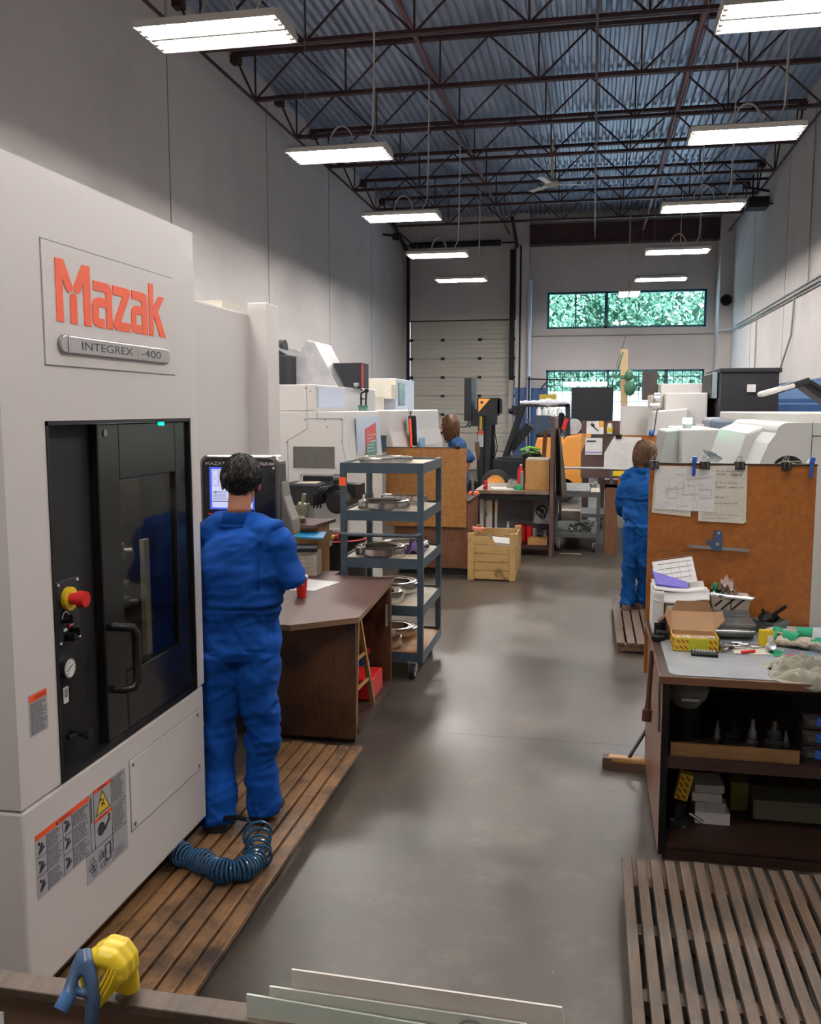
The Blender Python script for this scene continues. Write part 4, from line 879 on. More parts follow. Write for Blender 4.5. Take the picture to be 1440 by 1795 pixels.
for k, (a, b, c, d, y) in enumerate((((-.350, 1.362), (-.020, 1.357), (.03, 1.1), (-.35, 1.1), 1.0), ((-.377, 1.340), (-.06, 1.335), (-.03, 1.1), (-.377, 1.1), .994), ((-.405, 1.330), (-.10, 1.318), (-.08, 1.1), (-.405, 1.1), .988))):
    MB().prism([a, b, c, d], 'Y', y, y + .003).build('sheet', mat('laminated_sheet_%d' % k, [(.74, .70, .64), (.66, .68, .62), (.62, .67, .60)][k], .6, col2=[(.66, .60, .54), (.58, .60, .52), (.56, .64, .54)][k], scale=(8, 8, 8)), sh)
MB().tube([(-.124 + .0145 * math.cos(a), .985, 1.327 + .009 * math.sin(a)) for a in [2 * PI * k / 20 for k in range(21)]], .0014, 6).build('binder_ring', 'dullsteel', sh)
t = thing('taped_note', 'small white note fixed on the board at the bottom left corner', 'note', (-.75, .98, 1.24))
MB().box(-.80, -.742, .9825, .9845, 1.20, 1.262).build('note_sheet', 'paper', t)
# ================================================================== people
def limb(mb, pts, n=16, ends=True):
    """pts: (x,y,z,ra,rb,yaw) rings perpendicular to the path, closed by rounded ends"""
    P = [Vector(p[:3]) for p in pts]; vs = []
    for i, p in enumerate(pts):
        t = (P[min(i + 1, len(P) - 1)] - P[max(i - 1, 0)]).normalized()
        yaw = p[5] if len(p) > 5 else 0
        side = Vector((math.cos(yaw), math.sin(yaw), 0)); side = (side - t * side.dot(t)).normalized(); fw = t.cross(side)
        vs += [P[i] + side * p[3] * math.cos(2 * PI * k / n) + fw * p[4] * math.sin(2 * PI * k / n) for k in range(n)]
    m = len(pts); fs = [(i * n + k, i * n + (k + 1) % n, (i + 1) * n + (k + 1) % n, (i + 1) * n + k) for i in range(m - 1) for k in range(n)]
    fs += [tuple(range(n))[::-1], tuple(range((m - 1) * n, m * n))]
    mb.add(vs, fs, 0, True)
def folds(amp, seed, foc, grooves=None):
    """cloth folds: gathered creases near the listed points + soft drape"""
    def f(co, n):
        a = noise.noise(Vector((co.x * 6 + seed, co.y * 6, co.z * 9))) * amp * 1.3
        b = (1 - abs(noise.noise(Vector((co.x * 7 + seed * 2 + co.z * 4, co.y * 7, co.z * 20 - co.x * 6)))) * 2) * amp * .5
        k = 0
        for (p, r, w) in foc:
            d = (co - Vector(p)).length / r
            if d < 1: k += (1 - d) * w
        c = (1 - 2.2 * abs(noise.noise(Vector((co.x * 9 - seed + co.z * 6, co.y * 7 + co.z * 3, co.z * 13 + co.x * 13))))) * amp * min(k, 1.2) * .9
        g = 0
        if grooves:
            pel, rx, fw = grooves; d = co - pel; lx = d.dot(rx); lf = d.dot(fw)
            if abs(lx) < .30 and d.z > 0: g -= .009 * math.exp(-((d.z - .19 - .01 * noise.noise(co * 9)) / .008) ** 2) - .005 * math.exp(-((d.z - .215) / .012) ** 2)
            if lf < 0 and .27 < d.z < .50: g -= .010 * math.exp(-((abs(lx + .01) - .135 - .05 * (d.z - .27)) / .008) ** 2)
            if lf < 0 and -.08 < d.z < .03 and .06 < abs(lx) < .15: g -= .006 * math.exp(-((d.z - .01 + abs(lx) * .1) / .007) ** 2)
        return a + b * .9 + c * 1.2 - amp * .3 + g
    return f
def person(root, J, ms, ss, seed, cloth='cloth', vx=.011, shortarm=True, headyaw=0, female=False, hair=None, hvx=.006, shoe='shoe', foldamp=.008, headtilt=(0, 0), w=1.0):
    off = root.location.copy()
    V = Vector
    yaw = J['yaw']; cs, sn = math.cos(yaw), math.sin(yaw)
    rx = V((cs, sn, 0)); fw = V((-sn, cs, 0))            # right hand side and facing direction
    pel, chest, neck, head = V(J['pel']), V(J['chest']), V(J['neck']), V(J['head'])
    # ---- clothing volume
    c = MB(); s = ss * w
    tor = []
    for t, a, b in ((-.12, .165, .125), (0, .185, .135), (.18, .180, .128), (.38, .172, .122), (.6, .188, .128), (.85, .205, .130), (1.08, .190, .110), (1.20, .140, .092)):
        p = pel.lerp(chest, t); tor.append((p.x, p.y, p.z, a * s, b * s, yaw))
    nb = neck + V((0, 0, -.045)); tor.append((nb.x, nb.y, nb.z - .02, .085, .075, yaw)); tor.append((nb.x, nb.y, nb.z + .03, .068, .066, yaw)); limb(c, tor, 24)
    for sd in ('L', 'R'):
        S = V(J['sh' + sd]); c.tube([nb + V((0, 0, -.01)), nb.lerp(S, .5) + V((0, 0, .015)), S.lerp(nb, .12), S], [.055 * s, .062 * s, .066 * s, .066 * s], 16)
    for sd in ('L', 'R'):
        h, k, a = V(J['hip' + sd]), V(J['knee' + sd]), V(J['ank' + sd])
        pts = [(h.x, h.y, h.z + .06, .100 * s, .115 * s, yaw), (h.x, h.y, h.z - .04, .100 * s, .112 * s, yaw)]
        for t, r in ((.35, .088), (.7, .074)): q = h.lerp(k, t); pts.append((*q, r * s, r * 1.08 * s, yaw))
        pts.append((*k, .066 * s, .074 * s, yaw))
        for t, r in ((.3, .066), (.6, .066), (.85, .070)): q = k.lerp(a, t); pts.append((*q, r * s, r * 1.12 * s, yaw))
        pts.append((a.x, a.y, a.z - .04, .072 * s, .090 * s, yaw)); limb(c, pts, 18)
        S, E, W = V(J['sh' + sd]), V(J['elb' + sd]), V(J['wri' + sd])
        pts = []
        pts = [(S.lerp(chest, .35), .070 * s), (S.lerp(chest, .12), .070 * s), (S.lerp(E, .12), .069 * s), (S.lerp(E, .4), .067 * s), (S.lerp(E, .7), .066 * s)]
        if shortarm: pts += [(S.lerp(E, 1.0), .069 * s), (E + (E - S).normalized() * .02, .066 * s)]
        else: pts += [(E, .062 * s), (E.lerp(W, .4), .056 * s), (E.lerp(W, .93), .046 * s)]
        c.tube([p for p, r in pts], [r for p, r in pts], 18)
    foc = []
    for sd in ('L', 'R'): foc += [(J['knee' + sd], .22, 1.0), (J['elb' + sd], .18, .8), (J['ank' + sd], .2, 1.1), (J['hip' + sd], .2, .6), (J['sh' + sd], .16, .5)]
    foc.append((tuple(pel + V((0, 0, .12))), .22, .9))
    me = vox(c, vx, 4, folds(foldamp, seed, foc, (pel, rx, fw)))
    # hollow: open the shell at the neck is hidden by the collar
    place(me, 'coverall', cloth, root, off)
    # waist seam + collar + hems
    col = MB()
    def ringp(cen, a, b, z0, z1, fl, seg=28):
        vs = []
        for zz, f_ in ((z0, 1.0), (z1, fl), (z0 + .004, fl * 1.10), (z0 - .012, 1.12)):
            vs += [V(cen) + rx * a * f_ * math.cos(2 * PI * k / seg) + fw * b * f_ * math.sin(2 * PI * k / seg) + V((0, 0, zz)) for k in range(seg)]
        col.add(vs, [(i * seg + k, i * seg + (k + 1) % seg, (i + 1) * seg + (k + 1) % seg, (i + 1) * seg + k) for i in range(3) for k in range(seg)], 0, True)
    ringp(neck + V((0, 0, -.035)) - fw * .002, .090, .084, -.022, .030, .84)
    col.build('collar', cloth, root, solid=.004)
    # ---- body (continuous): head, neck, torso core, arms, hands, legs
    b = MB(); k_ = J.get('hs', 1.0)
    hy = yaw + headyaw
    HR = Euler((headtilt[0], headtilt[1], hy)).to_matrix()
    def H(x, y, z): return head + HR @ V((x * k_, y * k_, z * k_))
    b.ball(head + HR @ V((0, -.012, .035)), (.076 * k_, .094 * k_, .088 * k_), 20, R=HR)
    b.ball(H(0, .030, -.035), (.056 * k_, .062 * k_, .078 * k_), 16, R=HR)
    b.ball(H(0, .055, -.088), (.028 * k_, .028 * k_, .024 * k_), 12, R=HR)
    b.ball(H(0, .088, .018), (.045 * k_, .014 * k_, .012 * k_), 12, R=HR)           # brow
    limb(b, [(*H(0, .085, .012), .007, .007), (*H(0, .098, -.012), .010, .012), (*H(0, .106, -.030), .014, .014), (*H(0, .088, -.038), .012, .010)], 10)   # nose
    b.ball(H(0, .086, -.058), (.022, .010, .006), 10, R=HR); b.ball(H(0, .084, -.068), (.019, .010, .006), 10, R=HR)
    for q in (-1, 1):
        b.ball(H(q * .076, -.005, -.005), (.010, .020, .032), 12, R=HR); b.ball(H(q * .038, .072, -.02), (.016, .014, .014), 10, R=HR)
    base = neck + V((0, 0, -.05))
    limb(b, [(*base, .045, .045, yaw), (*neck, .055, .057, yaw), (*(neck.lerp(H(0, -.02, -.05), .6)), .055, .058, hy), (*H(0, -.015, -.03), .05, .06, hy)], 16)
    limb(b, [(p[0], p[1], p[2], p[3] * .7, p[4] * .66, yaw) for p in tor[:-2]], 18)
    for sd, sg in (('L', -1), ('R', 1)):
        S, E, W = V(J['sh' + sd]), V(J['elb' + sd]), V(J['wri' + sd]); hd = V(J['hand' + sd]).normalized()
        b.tube([S.lerp(chest, .25), S.lerp(E, .5), E, E.lerp(W, .3), E.lerp(W, .75), W, W + hd * .02], [.040, .042, .040, .041, .029, .025, .022], 12)
        up = V(J.get('palm' + sd, (0, 0, 1))).normalized(); sx = hd.cross(up).normalized(); up = sx.cross(hd).normalized()
        limbR = lambda pts: b.tube([p for p, r in pts], [r for p, r in pts], 8)
        # palm from four merged metacarpal rows, then five separate fingers
        for i, ox in enumerate((-.030, -.010, .010, .030)):
            limbR([(W + hd * .005 + sx * ox * .6, .013), (W + hd * .05 + sx * ox, .0135), (W + hd * .088 + sx * ox * 1.05, .0115)])
            Lf = (.062, .072, .068, .054)[i] if sg > 0 else (.054, .068, .072, .062)[i]
            cu_ = J.get('curl', .5); p0 = W + hd * .086 + sx * ox * 1.1; q = p0; pts = [(p0, .0095)]
            for jn in range(3):
                an = cu_ * (jn + 1) * .55; d = hd * math.cos(an) - up * math.sin(an); q = q + d * Lf * (.45, .32, .25)[jn]; pts.append((q, (.0090, .0083, .0065)[jn]))
            limbR(pts)
        ts = -sg if J.get('thumbflip') else sg
        p0 = W + hd * .025 - sx * ts * .024; limbR([(p0, .013), (p0 + hd * .025 - sx * ts * .022 - up * .006, .011), (p0 + hd * .052 - sx * ts * .030 - up * .016, .0095), (p0 + hd * .072 - sx * ts * .028 - up * .024, .0075)])
        h, kn, a = V(J['hip' + sd]), V(J['knee' + sd]), V(J['ank' + sd])
        limb(b, [(h.x, h.y, h.z, .07, .075, yaw), (*h.lerp(kn, .5), .062, .065, yaw), (*kn, .05, .052, yaw), (*kn.lerp(a, .35), .048, .052, yaw), (*a, .034, .036, yaw), (a.x, a.y, a.z - .04, .034, .04, yaw)], 12)
    place(vox(b, hvx, 3), 'body', 'skin', root, off)
    # ---- shoes
    for sd in ('L', 'R'):
        a = V(J['ank' + sd]); zb = J['floor']; ya = J.get('foot' + sd, yaw); f2 = V((-math.sin(ya), math.cos(ya), 0)); r2 = V((math.cos(ya), math.sin(ya), 0))
        m_ = MB(); ctr = V((a.x, a.y, 0))
        rings = []
        for t, wd, hh in ((-.085, .030, .05), (-.07, .038, .075), (-.02, .040, .085), (.05, .043, .065), (.11, .047, .05), (.16, .043, .04), (.185, .028, .03)):
            c0 = ctr + f2 * t
            rings.append([c0 + r2 * wd * x_ + V((0, 0, zb + z_ * hh)) for x_, z_ in ((-1, .02), (-1.05, .35), (-.8, .8), (-.3, 1), (.3, 1), (.8, .8), (1.05, .35), (1, .02))])
        vs = [p for r_ in rings for p in r_]; n = 8
        m_.add(vs, [(i * n + k, i * n + (k + 1) % n, (i + 1) * n + (k + 1) % n, (i + 1) * n + k) for i in range(len(rings) - 1) for k in range(n)] + [tuple(range(n))[::-1], tuple(range(len(vs) - n, len(vs)))], 0, True)
        m_.build('shoe', shoe, root, bevel=0)
    return H, HR
def strands(H, HR, root, n, mname, seed, fn, r=.0011, name='hair'):
    """hair cap plus many thin locks"""
    m_ = MB(); R = random.Random(seed)
    fn(m_, R, n, r)
    return m_.build(name, [mname, 'hairgrey' if mname == 'hairblack' else 'hairlight'], root)
def hair_short(H, HR, cap_r=(.083, .103, .098), nape=-.075):
    def f(m_, R, n, r):
        # cap surface
        seg = 30
        def cappt(th, ph):
            d = Vector((math.sin(th) * math.cos(ph), math.sin(th) * math.sin(ph), math.cos(th)))
            k = 1 + .03 * noise.noise(d * 4) + .02 * noise.noise(d * 12)
            return H(d.x * cap_r[0] * k * (1 if d.z > -.2 else 1 + (d.z + .2) * .30), -.014 + d.y * cap_r[1] * k * (1 if d.z > -.3 else .92), .022 + d.z * cap_r[2] * k), d
        def thmax(ph):
            s = math.sin(ph)      # +1 = face, -1 = nape
            return 1.05 if s > .6 else (1.05 + (.6 - s) / .6 * .55 if s > 0 else 1.6 + (-s) * .85)
        vs = []; nt_ = 18
        for i in range(nt_ + 1):
            for k in range(seg):
                ph = 2 * PI * k / seg; th = thmax(ph) * i / nt_; vs.append(cappt(th, ph)[0])
        m_.add(vs, [(i * seg + k, i * seg + (k + 1) % seg, (i + 1) * seg + (k + 1) % seg, (i + 1) * seg + k) for i in range(nt_) for k in range(seg)], 0, True)
        for _ in range(n):
            ph = R.uniform(0, 2 * PI); th = thmax(ph) * math.sqrt(R.random()) * 1.0
            p, d = cappt(th, ph); p2, _d = cappt(min(th + R.uniform(.12, .3), thmax(ph) + .12), ph + R.uniform(-.22, .22)); D = HR @ d
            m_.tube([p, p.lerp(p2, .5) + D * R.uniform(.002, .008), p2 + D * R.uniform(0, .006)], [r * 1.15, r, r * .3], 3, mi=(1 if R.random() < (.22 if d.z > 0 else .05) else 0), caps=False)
    return f
def hair_bob(H, HR, length=.17, wide=1.0):
    def f(m_, R, n, r):
        seg = 32; nt_ = 20
        def cappt(t, ph):
            s = math.sin(ph)
            tm = 1.2 if s > .72 else 1.55
            if t <= .5 or s > .72:
                th = tm * (t / .5 if s <= .72 else t); d = Vector((math.sin(th) * math.cos(ph), math.sin(th) * math.sin(ph), math.cos(th)))
                k = 1 + .06 * noise.noise(d * 3) + .045 * noise.noise(Vector((ph * 6, t * 2, 1)))
                return H(d.x * .092 * k * wide, -.016 + d.y * .110 * k, .028 + d.z * .102 * k), HR @ d
            q = (t - .5) / .5; rr = 1.0 + .08 * math.sin(q * PI) - .22 * q * q; d = Vector((math.cos(ph), s, 0))
            k = 1 + .07 * noise.noise(Vector((ph * 5, 2, q * 1.5)))
            return H(d.x * .092 * rr * k * wide, -.016 + d.y * .110 * rr * k, .028 - length * q * (1 + .12 * noise.noise(Vector((ph * 4, 0, 3))))), HR @ d
        vs = [cappt(i / nt_, 2 * PI * k / seg)[0] for i in range(nt_ + 1) for k in range(seg)]
        fs = []
        for i in range(nt_):
            for k in range(seg):
                if math.sin(2 * PI * (k + .5) / seg) > .72 and i > nt_ * .92: continue
                fs.append((i * seg + k, i * seg + (k + 1) % seg, (i + 1) * seg + (k + 1) % seg, (i + 1) * seg + k))
        m_.add(vs, fs, 0, True)
        for _ in range(n):
            ph = R.uniform(PI * .8, 2.2 * PI); t0 = R.uniform(.02, .75); t1 = min(1.06, t0 + R.uniform(.2, .4)); pts = []
            for j in range(5):
                p, D = cappt(t0 + (t1 - t0) * j / 4, ph + .10 * math.sin(j + ph * 3)); pts.append(p + D * R.uniform(.001, .012))
            m_.tube(pts, [r * .8, r, r, r * .8, r * .3], 3, mi=(1 if R.random() < .28 else 0), caps=False)
    return f
# nearest man, back to the camera ---------------------------------------------------
F = .10
m1 = thing('person', 'person in royal blue coveralls with short black hair, back turned, at the control panel', 'person', (-1.58, 3.92, F))
J1 = dict(yaw=.10, floor=F, pel=(-1.612, 3.93, .95), chest=(-1.595, 3.93, 1.36), neck=(-1.610, 3.97, 1.580), head=(-1.622, 4.03, 1.70), hs=1.10,
 hipL=(-1.695, 3.90, .86), hipR=(-1.525, 3.94, .86), kneeL=(-1.70, 3.88, .52), kneeR=(-1.505, 3.95, .52), ankL=(-1.688, 3.825, .175), ankR=(-1.515, 3.95, .175), footL=.25, footR=-.1,
 shL=(-1.78, 3.95, 1.455), shR=(-1.42, 3.93, 1.465), elbL=(-1.83, 4.03, 1.21), elbR=(-1.362, 3.96, 1.265), wriL=(-1.80, 4.19, 1.25), wriR=(-1.42, 4.16, 1.20),
 handL=(.1, 1, .15), handR=(-.5, 1, .1), palmL=(0, .2, 1), palmR=(0, .2, 1), curl=.45)
H_, HR_ = person(m1, J1, 1, 1.0, 3.7, 'cloth', .0075, True, headyaw=.16, headtilt=(-.25, .04), foldamp=.015, hvx=.005, w=1.10)
strands(H_, HR_, m1, 3600, 'hairblack', 5, hair_short(H_, HR_, (.083, .101, .104)))
g = MB().tube([H_(.078, -.005, .012), H_(.083, .04, .012), H_(.076, .085, .008)], .0022, 6).tube([H_(-.078, -.005, .012), H_(-.083, .04, .012), H_(-.076, .085, .008)], .0022, 6)
g.tube([H_(-.076, .088, .008), H_(0, .105, .010), H_(.076, .088, .008)], .002, 6); g.rbox(H_(-.04, .10, -.004), (.05, .003, .03), HR_).rbox(H_(.04, .10, -.004), (.05, .003, .03), HR_)
g.build('eyeglasses', 'black', m1)
# stitched details on the back
def seam(root, pts, r=.0022, m_='cloth'): return MB().tube(pts, r, 5).build('seam', m_, root)
# person at right, partly behind hardboard --------------------------------------------
m2_ = thing('person', 'person in blue coveralls with light brown hair, standing beside the large orange board', 'person', (.50, 9.0, F))
J2 = dict(yaw=-.42, floor=F, pel=(.47, 9.0, .98), chest=(.475, 9.0, 1.33), neck=(.49, 9.02, 1.49), head=(.515, 9.06, 1.615), hs=1.0,
 hipL=(.40, 8.97, .88), hipR=(.53, 8.93, .88), kneeL=(.385, 8.97, .53), kneeR=(.53, 8.97, .53), ankL=(.375, 8.98, .18), ankR=(.52, 9.12, .18), footL=-.3, footR=-.6,
 shL=(.335, 9.06, 1.40), shR=(.625, 8.93, 1.40), elbL=(.285, 9.12, 1.12), elbR=(.72, 9.0, 1.13), wriL=(.33, 9.30, 1.0), wriR=(.70, 9.24, 1.02),
 handL=(.3, .9, -.5), handR=(-.1, 1, .1), palmL=(1, 0, .3), palmR=(0, 0, 1), curl=.5)
H_, HR_ = person(m2_, J2, 1, .93, 8.1, 'cloth2', .013, False, headyaw=-.35, headtilt=(-.10, .05), foldamp=.018, hvx=.007, shoe='shoebrown')
strands(H_, HR_, m2_, 700, 'hairbrown', 9, hair_bob(H_, HR_, .15, 1.08), r=.0022)
# worker in profile at the far lathe ---------------------------------------------------
F3 = .20
m3_ = thing('person', 'person with shoulder-length chestnut hair in short-sleeved navy shirt, in profile behind the chipboard panel', 'person', (-1.86, 12.35, F3))
J3 = dict(yaw=PI / 2 - .25, floor=F3, pel=(-1.80, 12.35, 1.10), chest=(-1.80, 12.35, 1.47), neck=(-1.88, 12.35, 1.66), head=(-1.935, 12.35, 1.825), hs=1.12,
 hipL=(-1.80, 12.27, 1.03), hipR=(-1.80, 12.43, 1.03), kneeL=(-1.80, 12.26, .63), kneeR=(-1.80, 12.44, .63), ankL=(-1.79, 12.26, .28), ankR=(-1.79, 12.44, .28),
 shL=(-1.74, 12.16, 1.58), shR=(-1.82, 12.54, 1.56), elbL=(-1.62, 12.10, 1.36), elbR=(-1.78, 12.6, 1.30), wriL=(-1.70, 12.14, 1.12), wriR=(-2.03, 12.55, 1.38),
 handL=(-.5, 0, -.85), handR=(-1, -.2, .2), palmL=(0, 1, 0), palmR=(0, 0, 1), curl=.5)
H_, HR_ = person(m3_, J3, 1, 1.12, 5.3, mat('navy_blue_shirt', (.006, .045, .14), .85), .014, True, headyaw=.12, headtilt=(-.05, 0), foldamp=.018, hvx=.007)
strands(H_, HR_, m3_, 1100, mat('chestnut_hair', (.050, .020, .010), .42, col2=(.11, .05, .026), scale=(100, 100, 10)), 9, hair_bob(H_, HR_, .21), r=.0026)
duck('', 'low wooden platform under the far worker behind the golden board', -2.4, -1.62, 12.08, 13.05, .11, .095, .20, .03, 'duck2', (12.2, 12.9), seed=1)
# ================================================================== white lathe behind the rack cart
t = thing('lathe', 'large white lathe with a grey window grille on its end, behind the rack cart', 'machine', (-3.0, 9.1, 0))
la = t
MB().prism([(-4.6, 2.03), (-4.6, .1), (-2.29, .1), (-2.29, 1.55), (-2.33, 2.03)], 'Y', 8.42, 9.85).build('lower_body', 'mwhite2', t, bevel=.01)
MB().box(-4.6, -2.62, 8.42, 10.9, 2.03, 2.285).build('upper_body', 'mwhite', t, bevel=.008)
MB().box(-2.56, -2.30, 8.3, 8.42, .05, .9).build('end_box', 'mwhite2', t, bevel=.006)
MB().box(-4.2, -2.4, 8.6, 9.7, 0, .1).build('foot', 'mattblack', t)
g = MB().box(-2.845, -2.43, 8.412, 8.42, 1.485, 1.69).build('grille_window', mat('oily_mesh_window', (.13, .125, .10), .4, col2=(.09, .088, .07), scale=(60, 5, 60)), t)
b_ = MB()
for k in range(20): b_.box(-2.84 + k * .021, -2.837 + k * .021, 8.409, 8.412, 1.49, 1.685)
b_.build('grille_bar', 'dullsteel', g)
sm = MB()
def sl(a, b, y=8.4175, w=.004): sm.bar((a[0], y, a[1]), (b[0], y, b[1]), w)
sl((-2.70, 2.28), (-2.70, 1.96)); sl((-2.70, 1.96), (-2.35, 1.96)); sl((-2.35, 1.96), (-2.35, 1.72)); sl((-2.70, 1.96), (-2.70, 1.86)); sl((-2.70, 1.86), (-2.90, 1.75)); sl((-2.90, 1.75), (-2.90, 1.0)); sl((-2.77, 1.42), (-2.44, 1.42)); sl((-2.77, 1.42), (-2.77, 1.2)); sl((-2.60, 2.03), (-2.60, 1.96)); sl((-2.35, 1.72), (-2.30, 1.45)); sl((-2.35, 1.02), (-2.3, 1.02))
sm.build('panel_seam', 'inkgrey', t)
b_ = MB()
for x, z in ((-2.72, 1.95), (-2.52, 1.95), (-2.36, 1.95), (-2.50, 1.88), (-2.36, 1.74), (-2.91, 1.73), (-2.77, 1.41), (-2.44, 1.41), (-2.66, 2.22), (-2.71, 2.25)): b_.cyl((x, 8.42, z), (x, 8.413, z), .007, n=8)
b_.build('screw', 'dullsteel', t)
MB().box(-2.618, -2.612, 8.5, 9.5, 2.06, 2.26).box(-2.30, -2.286, 8.75, 9.75, 1.60, 1.97).build('reflective_panel', 'mblue', t)
fl = MB().rbox((-2.282, 9.30, 1.71), (.004, .46, .34), (.14, 0, 0)).build('flyer', mat('red_green_flyer', (.65, .10, .08), .5), t)
MB().rbox((-2.279, 9.312, 1.626), (.004, .455, .17), (.14, 0, 0)).build('flyer_lower_half', mat('flyer_green', (.10, .27, .22), .5), fl)
lines(MB(), (-2.277, 9.12, 1.60), '+X', .38, .2, 6, seed=4, th=.3, lift=.002).build('flyer_print', 'white', fl)
MB().box(-3.75, -3.20, 9.3, 10.3, 2.285, 2.62).prism([(-3.75, 2.62), (-3.20, 2.62), (-3.42, 2.74), (-3.75, 2.74)], 'Y', 9.35, 10.3).cyl((-3.6, 9.7, 2.72), (-3.35, 9.7, 2.72), .09, n=16).build('dark_motor_cover', 'darkgrey', t, bevel=.01)
MB().prism([(-3.20, 2.285), (-3.20, 2.60), (-3.07, 2.79), (-2.99, 2.78), (-2.72, 2.285)], 'Y', 9.6, 10.25).build('stainless_hood', 'galv', t, bevel=.004)
MB().box(-3.5, -3.1, 10.2, 10.7, 2.285, 2.72).build('rear_box', 'paperyel', t)
MB().box(-2.86, -2.53, 9.9, 10.2, 2.285, 2.56).box(-3.05, -2.84, 10.3, 10.8, 2.285, 2.52).build('dark_box', 'darkgrey', t)
MB().box(-2.535, -2.522, 9.895, 9.91, 2.285, 2.55).build('red_edge', 'red', t)
t = thing('articulated_lamp', 'small folded dark green articulated lamp standing on top of the white lathe', 'lamp', (-2.48, 9.7, 2.03))
f = MB(); f.cyl((-2.47, 9.7, 2.031), (-2.47, 9.7, 2.07), .05, .045, 12).box(-2.52, -2.42, 9.67, 9.73, 2.07, 2.09)
f.build('lamp_base', 'green', t)
f = MB(); f.bar((-2.49, 9.7, 2.09), (-2.49, 9.7, 2.22), .018).bar((-2.44, 9.7, 2.09), (-2.43, 9.7, 2.25), .018).bar((-2.49, 9.7, 2.16), (-2.43, 9.7, 2.16), .012).bar((-2.49, 9.7, 2.22), (-2.43, 9.7, 2.25), .02).ball((-2.43, 9.7, 2.25), .028, 8).ball((-2.49, 9.7, 2.16), .018, 8).bar((-2.47, 9.7, 2.25), (-2.53, 9.7, 2.29), .014)
f.build('lamp_arm', 'black', t)
MB().lathe([(.008, 0), (.03, .02), (.032, .05), (.02, .055)], (-2.545, 9.7, 2.28), 12).build('lamp_shade', 'galv', t)
# second lathe
t = thing('lathe', 'pale blue-white lathe with an operator screen, beyond the golden chipboard panel', 'machine', (-3.2, 13, 0))
MB().prism([(-4.9, 2.04), (-4.9, .1), (-2.45, .1), (-2.50, 1.5), (-2.56, 1.75), (-2.58, 2.04)], 'Y', 11.5, 15.3).build('body', 'mwhite2', t, bevel=.02)
MB().prism([(-2.62, 2.02), (-2.42, .1), (-2.60, .1), (-2.7, 2.02)], 'Y', 12.6, 15.0).build('sliding_guard', 'mblue', t, bevel=.02)
MB().box(-3.9, -2.86, 13.2, 14.6, 2.04, 2.50).build('upper_box', 'mblue', t, bevel=.01)
MB().box(-3.55, -2.85, 13.17, 13.2, 2.2, 2.49).box(-3.4, -2.95, 12.2, 12.8, 2.04, 2.22).box(-3.1, -2.86, 12.9, 13.15, 2.2, 2.4).build('cream_box', 'paperyel', t)
MB().rbox((-2.853, 13.6, 2.27), (.01, .45, .34), (0, 0, 0)).build('oval_window', mat('window_dark_green', (.06, .09, .08), .2), t, bevel=.004)
MB().box(-3.05, -2.99, 11.47, 11.5, 1.5, 1.72).box(-2.98, -2.62, 11.48, 11.5, 1.50, 1.71).build('dark_poster', mat('teal_dark_poster', (.06, .13, .16), .5), t)
o = MB().rbox((-2.47, 12.5, 1.75), (.05, .22, .42), (0, -.05, .5)).build('operator_screen', 'black', t, bevel=.008)
MB().rbox((-2.445, 12.53, 1.77), (.01, .15, .3), (0, -.05, .5)).build('screen', 'screendim', o)
MB().rbox((-2.47, 12.36, 1.72), (.02, .05, .4), (0, -.05, .5)).build('orange_strip', 'orange', o)
MB().rbox((-2.44, 13.1, 1.52), (.01, .4, .22), (0, -.08, 0)).build('blue_window', mat('blue_lit_window', (.12, .30, .50), .25), t)
b_ = MB()
for k in range(3): b_.bar((-2.5, 12.5, 1.96), (-2.5 + .03 * (k - 1), 12.5, 2.05), .008)
b_.build('antenna', 'darkgrey', t)
# golden board on a red-brown cabinet
t = thing('work_cabinet', 'red-brown wooden work cabinet under the golden chipboard panel', 'cabinet', (-1.95, 11.5, 0))
MB().box(-2.40, -1.475, 10.98, 12.0, .09, .91).build('body', 'redwood', t)
MB().box(-2.42, -1.455, 10.97, 12.02, .91, .935).build('cabinet_top', 'benchwood', t)
MB().box(-2.35, -1.5, 11.02, 11.96, 0, .09).build('plinth', 'mattblack', t)
t = thing('partition_panel', 'golden speckled chipboard panel standing behind the rack cart', 'panel', (-2.0, 10.96, .6))
MB().box(-2.50, -1.495, 10.945, 10.968, .605, 1.585).build('panel_board', 'chip', t, bevel=.002)
MB().box(-2.50, -1.495, 10.94, 10.945, 1.578, 1.587).build('top_edge', 'benchwood', t)
MB().box(-1.63, -1.575, 10.935, 10.975, 1.565, 1.605).build('binder_clip', 'black', t)
t = thing('waste_bin', 'dark bin with a steel tube in front, right of the golden chipboard panel', 'bin', (-1.55, 13.2, 0))
MB().lathe([(0, .01), (.14, .01), (.18, .95), (.19, .96), (.19, 1.0), (.16, 1.0), (.16, .9), (0, .9)], (-1.83, 13.32, 0), 20).build('bin_body', 'darkgrey', t)
t = thing('steel_bar_stock', 'upright steel bar beside an orange block on the cabinet top', 'bar', (-1.52, 11.7, .935))
MB().cyl((-1.50, 11.6, .936), (-1.50, 11.6, 1.17), .016, n=12).build('bar_body', 'chrome', t)
t = thing('sanding_block', 'small orange block lying on the end of the cabinet top', 'block', (-1.5, 11.85, .935))
MB().box(-1.58, -1.465, 11.75, 11.95, .936, .965).build('block_body', 'orange', t)
t = thing('pole', 'black pole with a flared top standing between the far worker and the forklift', 'pole', (-1.75, 15.2, 0))
MB().cyl((-1.86, 15.2, 0), (-1.88, 15.2, 1.25), .022).build('pole_shaft', 'black', t); MB().tube([(-1.88, 15.2, 1.2), (-1.89, 15.2, 1.38), (-1.90, 15.2, 1.5)], [.025, .045, .035], 10).build('broom_head', 'shoebrown', t)
